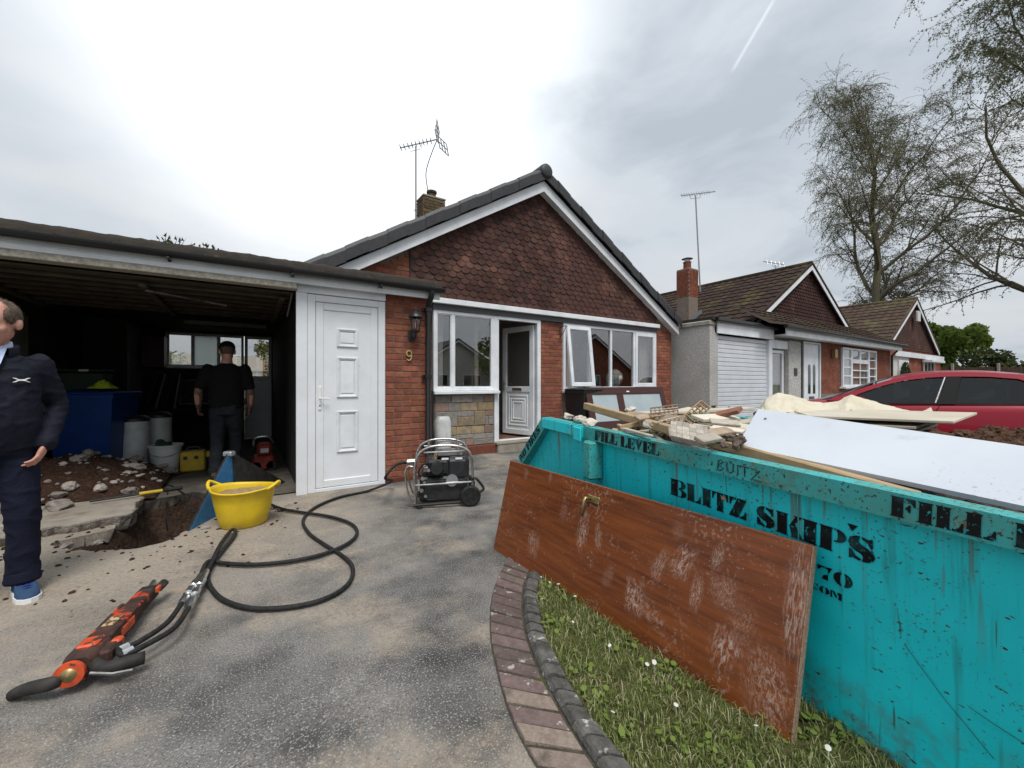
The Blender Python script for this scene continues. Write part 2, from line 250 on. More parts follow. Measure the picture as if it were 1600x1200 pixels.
# ------------------------------------------------------------------ mesh helpers
I4 = Matrix.Identity(4)
def T(x, y, z): return Matrix.Translation((x, y, z))
def RZ(a): return Matrix.Rotation(a, 4, 'Z')
def RX(a): return Matrix.Rotation(a, 4, 'X')
def RY(a): return Matrix.Rotation(a, 4, 'Y')
class MB:
    def __init__(s): s.v = []; s.f = []
    def add(s, vs, fs, m=None):
        k = len(s.v)
        s.v += [tuple(m @ Vector(p)) if m is not None else tuple(p) for p in vs]
        s.f += [tuple(i+k for i in q) for q in fs]; return s
    def box(s, x0, x1, y0, y1, z0, z1, m=None):
        return s.add([(x0,y0,z0),(x1,y0,z0),(x1,y1,z0),(x0,y1,z0),(x0,y0,z1),(x1,y0,z1),(x1,y1,z1),(x0,y1,z1)],
                     [(0,3,2,1),(4,5,6,7),(0,1,5,4),(1,2,6,5),(2,3,7,6),(3,0,4,7)], m)
    def rbox(s, x0, x1, y0, y1, z0, z1, b=.005, m=None):
        """box with chamfered edges"""
        X, Y_, Z = (x0, x1), (y0, y1), (z0, z1); vs = []; idx = {}
        for i in (0, 1):
            for j in (0, 1):
                for k in (0, 1):
                    sx, sy, sz = (1, -1)[i], (1, -1)[j], (1, -1)[k]; p = (X[i], Y_[j], Z[k])
                    for a in range(3):
                        q = [p[0]+sx*b, p[1]+sy*b, p[2]+sz*b]; q[a] = p[a]; idx[(i, j, k, a)] = len(vs); vs.append(q)
        fs = []
        def c(i, j, k, a): return idx[(i, j, k, a)]
        for i in (0, 1):
            q = [c(i,0,0,0), c(i,1,0,0), c(i,1,1,0), c(i,0,1,0)]; fs.append(q if i else q[::-1])
            q = [c(0,i,0,1), c(0,i,1,1), c(1,i,1,1), c(1,i,0,1)]; fs.append(q if i else q[::-1])
            q = [c(0,0,i,2), c(1,0,i,2), c(1,1,i,2), c(0,1,i,2)]; fs.append(q if i else q[::-1])
        for i in (0, 1):
            for j in (0, 1):
                fl = (i ^ j)
                q = [c(i,j,0,0), c(i,j,1,0), c(i,j,1,1), c(i,j,0,1)]; fs.append(q[::-1] if not fl else q)
                q = [c(i,0,j,0), c(i,1,j,0), c(i,1,j,2), c(i,0,j,2)]; fs.append(q if not fl else q[::-1])
                q = [c(0,i,j,1), c(1,i,j,1), c(1,i,j,2), c(0,i,j,2)]; fs.append(q[::-1] if not fl else q)
                for k in (0, 1):
                    q = [c(i,j,k,0), c(i,j,k,1), c(i,j,k,2)]; fs.append(q if (i ^ j ^ k) else q[::-1])
        return s.add(vs, fs, m)
    def prism(s, poly, a, b, m=None, plane='xz'):
        """extrude a 2D outline between two values of the third axis"""
        n = len(poly)
        mk = {'xz': lambda p, t: (p[0], t, p[1]), 'xy': lambda p, t: (p[0], p[1], t), 'yz': lambda p, t: (t, p[0], p[1])}[plane]
        vs = [mk(p, a) for p in poly] + [mk(p, b) for p in poly]
        tri = tessellate_polygon([[Vector((p[0], p[1], 0)) for p in poly]])
        fs = [tuple(q) for q in tri] + [tuple(i+n for i in q[::-1]) for q in tri] + [(i, (i+1) % n, n+(i+1) % n, n+i) for i in range(n)]
        return s.add(vs, fs, m)
    def tube(s, pts, r, n=8, m=None, closed=False, cap=True):
        pts = [Vector(p) for p in pts]; rs = r if isinstance(r, (list, tuple)) else [r]*len(pts); vs = []; fs = []; K = len(pts)
        up = None
        for i, p in enumerate(pts):
            if closed: d = pts[(i+1) % K]-pts[i-1]
            else: d = pts[min(i+1, K-1)]-pts[max(i-1, 0)]
            if d.length < 1e-9: d = Vector((0, 0, 1))
            d.normalize()
            if up is None: up = Vector((0, 0, 1)) if abs(d.z) < .9 else Vector((1, 0, 0))
            a = up-d*up.dot(d)
            if a.length < 1e-4: a = d.orthogonal()
            a.normalize(); up = a; b = d.cross(a)
            for k in range(n):
                t = 2*math.pi*k/n; vs.append(p+(a*math.cos(t)+b*math.sin(t))*rs[i])
        for i in range(K if closed else K-1):
            j = (i+1) % K
            for k in range(n): fs.append((i*n+k, i*n+(k+1) % n, j*n+(k+1) % n, j*n+k))
        if cap and not closed: fs.append(tuple(range(n))[::-1]); fs.append(tuple(range((K-1)*n, K*n)))
        return s.add(vs, fs, m)
    def bar(s, a, b, r, n=8, m=None): return s.tube([a, b], r, n, m)
    def lathe(s, prof, n=24, m=None, sx=1, sy=1):
        vs = []; fs = []
        for (r, z) in prof:
            for k in range(n): t = 2*math.pi*k/n; vs.append((r*math.cos(t)*sx, r*math.sin(t)*sy, z))
        for i in range(len(prof)-1):
            for k in range(n): fs.append((i*n+k, i*n+(k+1) % n, (i+1)*n+(k+1) % n, (i+1)*n+k))
        if prof[0][0] > 1e-6: fs.append(tuple(range(n))[::-1])
        if prof[-1][0] > 1e-6: fs.append(tuple(range((len(prof)-1)*n, len(prof)*n)))
        return s.add(vs, fs, m)
    def ball(s, c, r, n=16, k=10, m=None):
        rx, ry, rz = r if isinstance(r, (tuple, list)) else (r, r, r)
        prof = [(math.sin(math.pi*i/k), -math.cos(math.pi*i/k)) for i in range(k+1)]
        mm = T(*c) @ Matrix.Diagonal((rx, ry, rz, 1)); mm = m @ mm if m is not None else mm
        return s.lathe(prof, n, mm)
    def grid(s, nx, ny, fn, m=None):
        vs = [fn(i/nx, j/ny) for j in range(ny+1) for i in range(nx+1)]
        fs = [(j*(nx+1)+i, j*(nx+1)+i+1, (j+1)*(nx+1)+i+1, (j+1)*(nx+1)+i) for j in range(ny) for i in range(nx)]
        return s.add(vs, fs, m)
    def rock(s, c, r, seed, sub=1, flat=1, m=None):
        rnd = random.Random(seed); vs, fs = ICO[sub]; off = Vector((rnd.random()*50, rnd.random()*50, rnd.random()*50))
        sc = Vector((rnd.uniform(.75, 1.25), rnd.uniform(.75, 1.25), rnd.uniform(.6, 1)*flat))
        rm = Matrix.Rotation(rnd.random()*6, 3, 'Z') @ Matrix.Rotation(rnd.uniform(-.5, .5), 3, 'X'); out = []
        for p in vs:
            k = 1+.55*mnoise.noise(p*1.3+off)
            out.append(Vector(c)+rm @ Vector((p.x*sc.x*r*k, p.y*sc.y*r*k, p.z*sc.z*r*k)))
        return s.add(out, fs, m)
    def mesh(s, name, smooth=False):
        me = bpy.data.meshes.new(name); me.from_pydata(s.v, [], s.f); me.update()
        if smooth: me.polygons.foreach_set('use_smooth', [True]*len(me.polygons)); 
        return me
    def build(s, name, m, parent=None, smooth=False, angle=None):
        me = s.mesh(name, smooth or angle is not None)
        if angle is not None: me.set_sharp_from_angle(angle=R(angle))
        return link(name, me, m, parent)
def ico(sub):
    t = (1+5**.5)/2
    v = [Vector(p).normalized() for p in [(-1,t,0),(1,t,0),(-1,-t,0),(1,-t,0),(0,-1,t),(0,1,t),(0,-1,-t),(0,1,-t),(t,0,-1),(t,0,1),(-t,0,-1),(-t,0,1)]]
    f = [(0,11,5),(0,5,1),(0,1,7),(0,7,10),(0,10,11),(1,5,9),(5,11,4),(11,10,2),(10,7,6),(7,1,8),(3,9,4),(3,4,2),(3,2,6),(3,6,8),(3,8,9),(4,9,5),(2,4,11),(6,2,10),(8,6,7),(9,8,1)]
    for _ in range(sub):
        c = {}; nf = []
        def mid(a, b):
            k = (min(a, b), max(a, b))
            if k not in c: c[k] = len(v); v.append(((v[a]+v[b])/2).normalized())
            return c[k]
        for a, b, d in f:
            x, y, z = mid(a, b), mid(b, d), mid(d, a); nf += [(a, x, z), (b, y, x), (d, z, y), (x, y, z)]
        f = nf
    return v, f
ICO = {0: ico(0), 1: ico(1), 2: ico(2)}
def link(name, me, m, parent=None, mx=None):
    o = bpy.data.objects.new(name, me); col.objects.link(o)
    if m is not None and len(me.materials) == 0: me.materials.append(M[m] if isinstance(m, str) else m)
    if parent is not None:
        o.parent = parent
        o.matrix_parent_inverse = rootinv(parent)
    if mx is not None: o.matrix_basis = mx
    return o
ROOTM = {}
def rootinv(p):
    m = Matrix.Identity(4)
    while p is not None:
        if p.name in ROOTM: m = m @ ROOTM[p.name].inverted(); break
        p = p.parent
    return m if ROOTM else m
def thing(name, label, cat, loc=(0, 0, 0), group=None):
    """an Empty at the thing's base; its parts are modelled in world space"""
    o = bpy.data.objects.new(name, None); col.objects.link(o); o.location = loc; o.empty_display_size = .2
    ROOTM[o.name] = Matrix.Translation(loc); tag(o, label, cat, group); return o
def part(name, mb, m, parent, smooth=False, angle=None):
    me = mb.mesh(name, smooth or angle is not None)
    if angle is not None: me.set_sharp_from_angle(angle=R(angle))
    return child(name, me, m, parent)
def child(name, me, m, parent, mx=None):
    o = bpy.data.objects.new(name, me); col.objects.link(o)
    if m is not None and len(me.materials) == 0: me.materials.append(M[m] if isinstance(m, str) else m)
    o.parent = parent
    if parent.name in ROOTM: o.matrix_parent_inverse = ROOTM[parent.name].inverted()
    if mx is not None: o.matrix_basis = mx; ROOTM[o.name] = mx.copy()
    return o
def tag(o, label=None, cat=None, group=None, kind=None):
    if label: o['label'] = label
    if cat: o['category'] = cat
    if group: o['group'] = group
    if kind: o['kind'] = kind
    return o
def copy_tree(o, parent=None):
    c = o.copy(); col.objects.link(c)
    if parent: c.parent = parent
    if o.name in ROOTM: ROOTM[c.name] = ROOTM[o.name]
    for ch in list(o.children): copy_tree(ch, c)
    return c
def box_mesh(x0, x1, y0, y1, z0, z1, b=0): 
    q = MB(); return q.rbox(x0, x1, y0, y1, z0, z1, b) if b else q.box(x0, x1, y0, y1, z0, z1)
def frame2(mb, x0, x1, z0, z1, w, y0, y1, b=.004):
    """a rectangular frame in the XZ plane, four butted members"""
    mb.rbox(x0, x0+w, y0, y1, z0, z1, b); mb.rbox(x1-w, x1, y0, y1, z0, z1, b)
    mb.rbox(x0+w, x1-w, y0+.001, y1-.001, z0, z0+w, b); mb.rbox(x0+w, x1-w, y0+.001, y1-.001, z1-w, z1, b)
    return mb
def fused(name, builders, voxel, m, parent, smooth_it=6, factor=.5, mats=None):
    """melt overlapping closed shapes into one continuous skin"""
    me = builders.mesh(name); o = bpy.data.objects.new(name, me); col.objects.link(o)
    rm = o.modifiers.new('r', 'REMESH'); rm.mode = 'VOXEL'; rm.voxel_size = voxel
    sm = o.modifiers.new('s', 'SMOOTH'); sm.iterations = smooth_it; sm.factor = factor
    dg = bpy.context.evaluated_depsgraph_get(); dg.update(); me2 = bpy.data.meshes.new_from_object(o.evaluated_get(dg))
    bpy.data.objects.remove(o); me2.name = name; me2.polygons.foreach_set('use_smooth', [True]*len(me2.polygons)); me2.materials.clear()
    return child(name, me2, m, parent) if parent is not None else link(name, me2, m)
def chain(pts, step=.03):
    """smooth curve through points (Catmull-Rom)"""
    P = [Vector(p) for p in pts]; out = []
    for i in range(len(P)-1):
        p0, p1, p2, p3 = P[max(i-1, 0)], P[i], P[i+1], P[min(i+2, len(P)-1)]
        n = max(2, int((p2-p1).length/step))
        for k in range(n):
            t = k/n; out.append(.5*((2*p1)+(p2-p0)*t+(2*p0-5*p1+4*p2-p3)*t*t+(-p0+3*p1-3*p2+p3)*t**3))
    return out+[P[-1]]
# ================================================================== GROUND
HOLE = [(-1.30,4.66),(-1.10,4.36),(-.9,4.27),(-.7,4.14),(-.54,4.22),(-.40,4.46),(-.28,5.1),(-.30,5.66),(-.53,5.93),(-.78,5.78),(-.93,5.72),(-.89,5.22),(-.98,4.86)]
def inpoly(x, y, P):
    c = False
    for i in range(len(P)):
        (x1, y1), (x2, y2) = P[i], P[i-1]
        if (y1 > y) != (y2 > y) and x < (x2-x1)*(y-y1)/(y2-y1)+x1: c = not c
    return c
def pdist(x, y, P):
    b = 9e9
    for i in range(len(P)):
        a, q = Vector(P[i]), Vector(P[i-1]); d = q-a; t = max(0, min(1, (Vector((x, y))-a).dot(d)/d.length_squared)); b = min(b, (a+d*t-Vector((x, y))).length)
    return b
def lines(spans):
    out = []
    for a, b, st in spans:
        n = max(1, round((b-a)/st)); out += [a+(b-a)*i/n for i in range(n)]
    return out+[spans[-1][1]]
def fnz(x, y, s=1, k=0): return mnoise.fractal(Vector((x*s, y*s, k)), 1.0, 2.0, 4)
# base ground: one sheet to the horizon, dug out where the trench is
gx = lines([(-900,-60,200),(-60,-4,8),(-4,-1.6,.6),(-1.6,.2,.045),(.2,12,2),(12,60,8),(60,900,200)])
gy = lines([(-900,-60,200),(-60,0,8),(0,4,1),(4,6.2,.045),(6.2,12,2),(12,60,8),(60,900,200)])
vs = []
for y in gy:
    for x in gx:
        z = -.03
        if -1.6 < x < .2 and 4 < y < 6.2:
            ins = inpoly(x, y, HOLE); d = pdist(x, y, HOLE)
            if ins or d < .06: z = -.06-.38*min(1, (d if ins else 0)/.2)**.6+.05*fnz(x, y, 7)
        vs.append((x, y, z))
nx = len(gx); gm = MB(); gm.add(vs, [(j*nx+i, j*nx+i+1, (j+1)*nx+i+1, (j+1)*nx+i) for j in range(len(gy)-1) for i in range(nx-1)])
mat('ground', (.055, .035, .024), .95, c2=(.035, .02, .014), ns=9, c3=(.10, .07, .05), n3=30, lo3=.58, hi3=.7, bump=.04, bs=25)
tg = tree_of('ground')   # away from the trench the base sheet is rough grass
geo = N(tg, 'ShaderNodeNewGeometry'); ln = N(tg, 'ShaderNodeVectorMath', operation='DISTANCE', inp={1: (0, 4, 0)}); L(tg, geo.outputs['Position'], ln.inputs[0])
mr = N(tg, 'ShaderNodeMapRange', inp={'From Min': 9, 'From Max': 10}); L(tg, ln.outputs['Value'], mr.inputs['Value']); overlay(tg, (.05, .065, .022), mr.outputs[0])
tag(gm.build('ground', 'ground', smooth=True), kind='structure')

def sheet(name, X, Y, z, m, thick=.1, amp=.004):
    """paved sheet with the trench broken out of it and a ragged broken rim"""
    vs = []; nx = len(X)
    for y in Y:
        for x in X:
            j = .02*mnoise.noise(Vector((x*9, y*9, 3))) if (-1.6 < x < .2 and 3.9 < y < 6.3) else 0
            vs.append((x+j, y+.02*mnoise.noise(Vector((x*9, y*9, 8))) if j else y, z+amp*fnz(x, y, .9)))
    keep = {}
    for b in range(len(Y)-1):
        for a in range(nx-1):
            cx, cy = (X[a]+X[a+1])/2, (Y[b]+Y[b+1])/2
            n = .05*mnoise.noise(Vector((cx*5, cy*5, 0)))
            keep[a, b] = not inpoly(cx+n, cy+n, HOLE)
    # pull the rim of the break on to the ragged outline of the trench
    for b in range(len(Y)):
        for a in range(nx):
            q = [keep[k] for k in ((a-1, b-1), (a, b-1), (a-1, b), (a, b)) if k in keep]
            if any(q) and not all(q):
                p = vs[b*nx+a]; best = None
                for i in range(len(HOLE)):
                    u, v_ = Vector(HOLE[i]), Vector(HOLE[i-1]); d = v_-u; t_ = max(0, min(1, (Vector(p[:2])-u).dot(d)/d.length_squared)); c = u+d*t_
                    if best is None or (c-Vector(p[:2])).length < (best-Vector(p[:2])).length: best = c
                j = Vector((mnoise.noise(Vector((best.x*9, best.y*9, 1))), mnoise.noise(Vector((best.x*9, best.y*9, 7)))))*.03+Vector((mnoise.noise(Vector((best.x*31, best.y*31, 1))), mnoise.noise(Vector((best.x*31, best.y*31, 7)))))*.012
                if .2 > p[0] > -1.6: vs[b*nx+a] = (best.x+j.x, best.y+j.y if b not in (0, len(Y)-1) else p[1], p[2])
    fs = []; lo = {}
    def low(i):
        if i not in lo:
            p = vs[i]; c = Vector((-.62, 5.0)); d = (Vector(p[:2])-c).normalized(); lo[i] = len(vs)
            vs.append((p[0]+d.x*.03*random.random(), p[1]+d.y*.03*random.random(), p[2]-thick*random.uniform(.8, 1.15)))
        return lo[i]
    for (a, b), k in keep.items():
        i0, i1, i2, i3 = b*nx+a, b*nx+a+1, (b+1)*nx+a+1, (b+1)*nx+a
        if k: fs.append((i0, i1, i2, i3))
        else:
            for (p, q, da, db) in ((i0, i1, 0, -1), (i1, i2, 1, 0), (i2, i3, 0, 1), (i3, i0, -1, 0)):
                if keep.get((a+da, b+db), False): fs.append((p, q, low(q), low(p)))
    mb = MB(); mb.add(vs, fs); return tag(mb.build(name, m), kind='structure')
XS = lines([(-9,-1.6,.8),(-1.6,.2,.045),(.2,9.4,.8)])
# driveway: worn grey tarmac with pale dust trodden out of the garage
mat('driveway', (.20, .19, .178), .95, c2=(.058, .057, .057), ns=1.8, nd=8, lo=.41, hi=.64)
t = tree_of('driveway')
overlay(t, (.40, .385, .36), mul(t, noise_mask(t, 130, .54, .64, detail=4), .85))
overlay(t, (.48, .47, .45), mul(t, noise_mask(t, 60, .69, .72, detail=4, offset=(2, 5, 4)), .9))         # pale chippings
overlay(t, (.05, .05, .052), mul(t, noise_mask(t, 110, .55, .65, detail=4, offset=(3, 7, 1)), .85))  # dark gaps between the chippings
geo = N(t, 'ShaderNodeNewGeometry'); dd = N(t, 'ShaderNodeVectorMath', operation='DISTANCE', inp={1: (-.9, 4.6, 0)}); L(t, geo.outputs['Position'], dd.inputs[0])
mr = N(t, 'ShaderNodeMapRange', interpolation_type='SMOOTHSTEP', inp={'From Min': .9, 'From Max': 2.7, 'To Min': .85, 'To Max': .0}); L(t, dd.outputs['Value'], mr.inputs['Value'])
ad = N(t, 'ShaderNodeMath', operation='ADD'); L(t, mr.outputs[0], ad.inputs[0]); L(t, mul(t, noise_mask(t, 1.7, .47, .66, offset=(5, 2, 0), detail=10), .8), ad.inputs[1])
cl = N(t, 'ShaderNodeClamp'); L(t, ad.outputs[0], cl.inputs[0])
dustn = N(t, 'ShaderNodeMapRange', inp={'From Min': .3, 'From Max': .62, 'To Min': .25, 'To Max': 1})
nz = N(t, 'ShaderNodeTexNoise', inp={'Scale': 42, 'Detail': 5, 'Roughness': .7}); L(t, geo.outputs['Position'], nz.inputs['Vector']); L(t, nz.outputs[0], dustn.inputs['Value'])
overlay(t, (.385, .325, .255), mul(t, cl.outputs[0], dustn.outputs[0]))
overlay(t, (.42, .30, .21), mul(t, mul(t, noise_mask(t, 2.6, .60, .72, offset=(1.3, 9, 0), detail=7), noise_mask(t, 60, .35, .6)), .75))
overlay(t, (.075, .045, .032), mul(t, mul(t, noise_mask(t, 17, .66, .70, offset=(7, 1, 0), detail=4), mr.outputs[0]), 1.0))   # trodden earth crumbs
overlay(t, (.09, .09, .092), mul(t, noise_mask(t, 1.9, .60, .72, offset=(11, 4, 0)), .55))
b = bsdf_of(t); nz2 = N(t, 'ShaderNodeTexNoise', inp={'Scale': 190, 'Detail': 3, 'Roughness': .6}); L(t, geo.outputs['Position'], nz2.inputs['Vector'])
nz3 = N(t, 'ShaderNodeTexNoise', inp={'Scale': 3, 'Detail': 3}); L(t, geo.outputs['Position'], nz3.inputs['Vector'])
bp = N(t, 'ShaderNodeBump', inp={'Strength': .9, 'Distance': .006}); L(t, nz2.outputs[0], bp.inputs['Height'])
bp2 = N(t, 'ShaderNodeBump', inp={'Strength': .6, 'Distance': .03}); L(t, nz3.outputs[0], bp2.inputs['Height']); L(t, bp.outputs[0], bp2.inputs['Normal']); L(t, bp2.outputs[0], b.inputs['Normal'])
overlay(t, (.55, .54, .52), mul(t, mul(t, noise_mask(t, 26, .70, .74, stretch=(1, .3, 1), offset=(2, 6, 1), detail=3), noise_mask(t, 1.1, .5, .6, offset=(4, 1, 0))), .7))
overlay(t, (.04, .04, .04), mul(t, noise_mask(t, 2.2, .497, .5, offset=(13, 3, 0), detail=6, dist=.8), 0.0))
sheet('driveway', XS, lines([(-9,3.9,.8),(3.9,5.3,.045)]), 0, 'driveway')
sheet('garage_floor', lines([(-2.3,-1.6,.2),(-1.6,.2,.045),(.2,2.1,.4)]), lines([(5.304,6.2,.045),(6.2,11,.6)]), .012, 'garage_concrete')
# strip of drive between the garage pier and the house
tag(box_mesh(2.1, 9.4, 5.3, 6.46, -.1, .004).build('house_apron', 'driveway'), kind='structure')
# pavement and road where the cars stand, on the right
tag(box_mesh(9.4, 60, -9, 5.6, -.1, -.004).build('neighbour_drive', 'driveway'), kind='structure')
tag(box_mesh(-60, 60, -17, -9, -.1, -.02).build('road', 'road'), kind='structure')
# broken raised slab at the garage mouth
sp = [(-3.4,4.55),(-1.75,4.66),(-1.62,4.72),(-1.48,4.84),(-1.34,4.9),(-1.2,4.88),(-1.08,4.96),(-.95,4.97),(-.88,5.02),(-.89,5.2),(-.93,5.42),(-.9,5.62),(-1.0,5.9),(-1.6,6.1),(-3.4,6.1)]
sb = MB(); P2 = []
for i in range(len(sp)):
    a, b_ = Vector(sp[i]), Vector(sp[(i+1) % len(sp)]); n = max(1, int((b_-a).length/.035)) if i < 12 else 1
    P2 += [tuple(a.lerp(b_, k/n)+Vector((random.uniform(-.008, .008), random.uniform(-.008, .008)))) for k in range(n)]
n = len(P2); vs = []; cen = Vector((-1.8, 5.4))
for (z, k) in ((.075, .0), (.066, .010), (.02, .0), (-.06, -.03)):
    for p in P2:
        q = Vector(p); d = (q-cen).normalized(); j = k+random.uniform(-.008, .008); vs.append((q.x+d.x*j, q.y+d.y*j, z+random.uniform(-.006, .006)*(z < .07)))
tri = tessellate_polygon([[Vector((*p, 0)) for p in P2]])
sb.add(vs, [tuple(q) for q in tri]+[(r*n+i, r*n+(i+1) % n, (r+1)*n+(i+1) % n, (r+1)*n+i) for r in range(3) for i in range(n)])
o = sb.build('concrete_slab', 'concrete'); tag(o, kind='structure'); o.data.materials.append(M['concrete_broken'])
for p in o.data.polygons[len(tri):]: p.material_index = 1
# loose soil and stones lying on the drive around the trench
cr = MB()
for i in range(420):
    x, y = random.uniform(-2.0, .5), random.uniform(3.2, 5.0)
    if inpoly(x, y, HOLE) or pdist(x, y, HOLE) > random.expovariate(2.2)+.05: continue
    cr.rock((x, y, .004), random.uniform(.005, .02), i, 0, .5)
tag(cr.build('soil_crumbs', 'soil'), 'dark crumbs of earth scattered on the drive round the trench', 'soil', kind='stuff')
for i, (x, y, r) in enumerate(((-.36,4.62,.035),(-.30,4.4,.028),(-.98,4.45,.03),(-1.16,4.5,.045),(-.55,4.1,.02),(.12,4.55,.035),(.28,4.62,.03),(.2,4.75,.03))):
    lab = ['stone on the trench edge below the blue sign', 'small stone in front of the blue sign', 'small stone at the near left lip of the trench', 'larger stone under the broken slab edge', 'pebble on the near lip of the trench', 'dark clod right of the yellow tub', 'clod behind the hose, right of the yellow tub', 'clod close behind the yellow tub on its right'][i]
    tag(MB().rock((x, y, .008), r, 90+i, 2, .7).build('stone', 'stone' if i < 5 else 'rubble_dark'), lab, 'stone', 'loose stones by the trench')
for i in range(46):   # stones showing in the walls and floor of the trench: parts of the ground
    pass

# ------------------------------------------------------------------ lawn with its brick edging
pavL = [(2.6,3.0),(1.98,2.82),(1.51,2.42),(1.22,2.1),(1.02,1.78),(.91,1.53),(.83,1.3),(.79,1.08),(.77,.8),(.78,.4),(.84,-.2),(.95,-1)]
pavR = [(2.6,2.78),(2.03,2.6),(1.60,2.24),(1.37,2.0),(1.17,1.69),(1.06,1.43),(.99,1.19),(.945,.98),(.925,.74),(.935,.4),(.99,-.2),(1.1,-1)]
kerR0 = [(2.6,2.68),(2.08,2.5),(1.68,2.14),(1.45,1.93),(1.265,1.63),(1.16,1.38),(1.09,1.15),(1.05,.95),(1.03,.73),(1.04,.4),(1.09,-.2),(1.2,-1)]
kerR = [(p[0]+(q[0]-p[0])*.8, p[1]+(q[1]-p[1])*.8) for p, q in zip(pavR, kerR0)]
cL, cR, kR = [chain([(x, y, 0) for x, y in c], .05) for c in (pavL, pavR, kerR)]
def resample(c, n):
    acc = [0]
    for i in range(1, len(c)): acc.append(acc[-1]+(c[i]-c[i-1]).length)
    out = []; j = 0
    for k in range(n+1):
        s = acc[-1]*k/n
        while j < len(c)-2 and acc[j+1] < s: j += 1
        out.append(c[j].lerp(c[j+1], (s-acc[j])/max(1e-9, acc[j+1]-acc[j])))
    return out
bed = MB(); a, b_ = resample(cL, 60), resample(kR, 60)
bed.add([(p.x, p.y, .006) for p in a]+[(p.x, p.y, .012) for p in b_], [(i, i+1, 62+i, 61+i) for i in range(60)])
edging = tag(bed.build('brick_edging', 'joint_moss'), kind='structure')
def wedge(p00, p01, p11, p10, z0, z1, g, b, rnd, tilt=0):
    """paver between four ground corners, joint gap g, chamfer b"""
    c = (p00+p01+p11+p10)/4; out = []
    for s_, z in ((1, z0), (1, z1-b), (0, z1)):
        for p in (p00, p01, p11, p10):
            al_ = ((p10+p11)-(p00+p01)).normalized(); ac_ = ((p01+p11)-(p00+p10)).normalized(); e_ = g*.75+(0 if s_ else b); q = p+al_*(e_ if p in (p00, p01) else -e_)+ac_*((e_*.5) if p in (p00, p10) else -e_*.5); out.append((q.x, q.y, z+tilt*(q.x-c.x)))
    m = MB(); m.add(out, [(0,3,2,1),(8,9,10,11)]+[(r*4+i, r*4+(i+1) % 4, (r+1)*4+(i+1) % 4, (r+1)*4+i) for r in (0, 1) for i in range(4)]); return m
NP = 52
a, b_ = resample(cL, NP), resample(cR, NP)
for i in range(NP):
    y = a[i].y
    mm = 'paver_buff' if y+random.uniform(-.25, .25) < 1.5 else 'paver'
    if y < -.6: continue
    part('brick', wedge(a[i], b_[i], b_[i+1], a[i+1], -.03, .019+random.uniform(-.005, .005), random.uniform(.008, .014), .006, random, random.uniform(-.05, .05)), mm, edging)
NK = 58
a, b_ = resample([p+Vector((.006, 0, 0)) for p in cR], NK), resample(kR, NK)
for i in range(NK):
    if a[i].y < -.6: continue
    m = MB(); h = .046+random.uniform(-.008, .008); p00, p01, p10, p11 = a[i], b_[i], a[i+1], b_[i+1]
    al = (p10-p00).normalized()*random.uniform(.003, .009); prof = ((0, -.03), (.02, .02), (.10, h-.016), (.22, h-.004), (.42, h), (.95, h-.004), (1, h-.012), (1, -.03)); vs = []
    for e, (q0, q1) in enumerate(((p00+al, p01+al), (p10-al, p11-al))):
        for (s_, z) in prof: q = q0.lerp(q1, s_); vs.append((q.x, q.y, z))
    k = len(prof); m.add(vs, [(j, j+1, k+j+1, k+j) for j in range(k-1)]+[tuple(range(k))[::-1], tuple(range(k, 2*k))])
    part('kerb_brick', m, 'paver_grey', edging)
# lawn sheet
lp = [(p.x, p.y) for p in resample(kR, 40)]+[(6.2, -1), (6.2, 3.0), (4.4, 2.9)]
lm = MB(); tri = tessellate_polygon([[Vector((*p, 0)) for p in lp]]); lm.add([(x, y, .028) for x, y in lp], [tuple(q) for q in tri])
mat('lawn_soil', (.045, .042, .018), .95, c2=(.075, .085, .025), ns=20, c3=(.10, .085, .045), n3=9)
tag(lm.build('lawn', 'lawn_soil'), kind='structure')
SKIP0 = Vector((1.75, 0)); 
def on_lawn(x, y): return inpoly(x, y, lp)
def grass_patch(mname, n, rnd, hmin, hmax, wd):
    m = MB(); V = m.v; F = m.f
    k = 0
    while k < n:
        x, y = rnd.uniform(1.0, 2.3), rnd.uniform(-.4, 2.5)
        if not on_lawn(x, y): continue
        if x > 1.83+.145*y+.25: continue
        d = math.hypot(x, y)
        if d > 1.6 and rnd.random() > 1.3/d: continue
        cl = .5+.5*mnoise.noise(Vector((x*6, y*6, 2)))
        h = rnd.uniform(hmin, hmax)*(.38+.8*cl); a = rnd.random()*6.283; ln = rnd.uniform(.2, 1.1)*h; cx, cy = math.cos(a), math.sin(a); pw = a+1.57+rnd.uniform(-.4, .4)
        wx, wy = math.cos(pw)*wd*rnd.uniform(.6, 1.3), math.sin(pw)*wd*rnd.uniform(.6, 1.3); i = len(V); z = .026
        V += [(x-wx, y-wy, z), (x+wx, y+wy, z), (x+cx*ln*.4+wx*.8, y+cy*ln*.4+wy*.8, z+h*.65), (x+cx*ln*.4-wx*.8, y+cy*ln*.4-wy*.8, z+h*.65), (x+cx*ln, y+cy*ln, z+h*.9)]
        F += [(i, i+1, i+2, i+3), (i+3, i+2, i+4)]; k += 1
    return m
rg = random.Random(3)
ga = grass_patch('g', 30000, rg, .020, .052, .0019); me = ga.mesh('grass')
lg = tag(link('grass', me, 'grass_a'), 'short weedy grass covering the lawn beside the brick edging', 'grass', kind='stuff')
me.materials.append(M['grass_b']); me.materials.append(M['grass_c'])
idx = []
for i in range(len(me.polygons)//2):
    r = rg.random(); q = mnoise.noise(Vector(ga.v[i*5])*4); k = 2 if r < .11+.25*max(0, q) else (1 if r < .58 else 0); idx += [k, k]
me.polygons.foreach_set('material_index', idx)
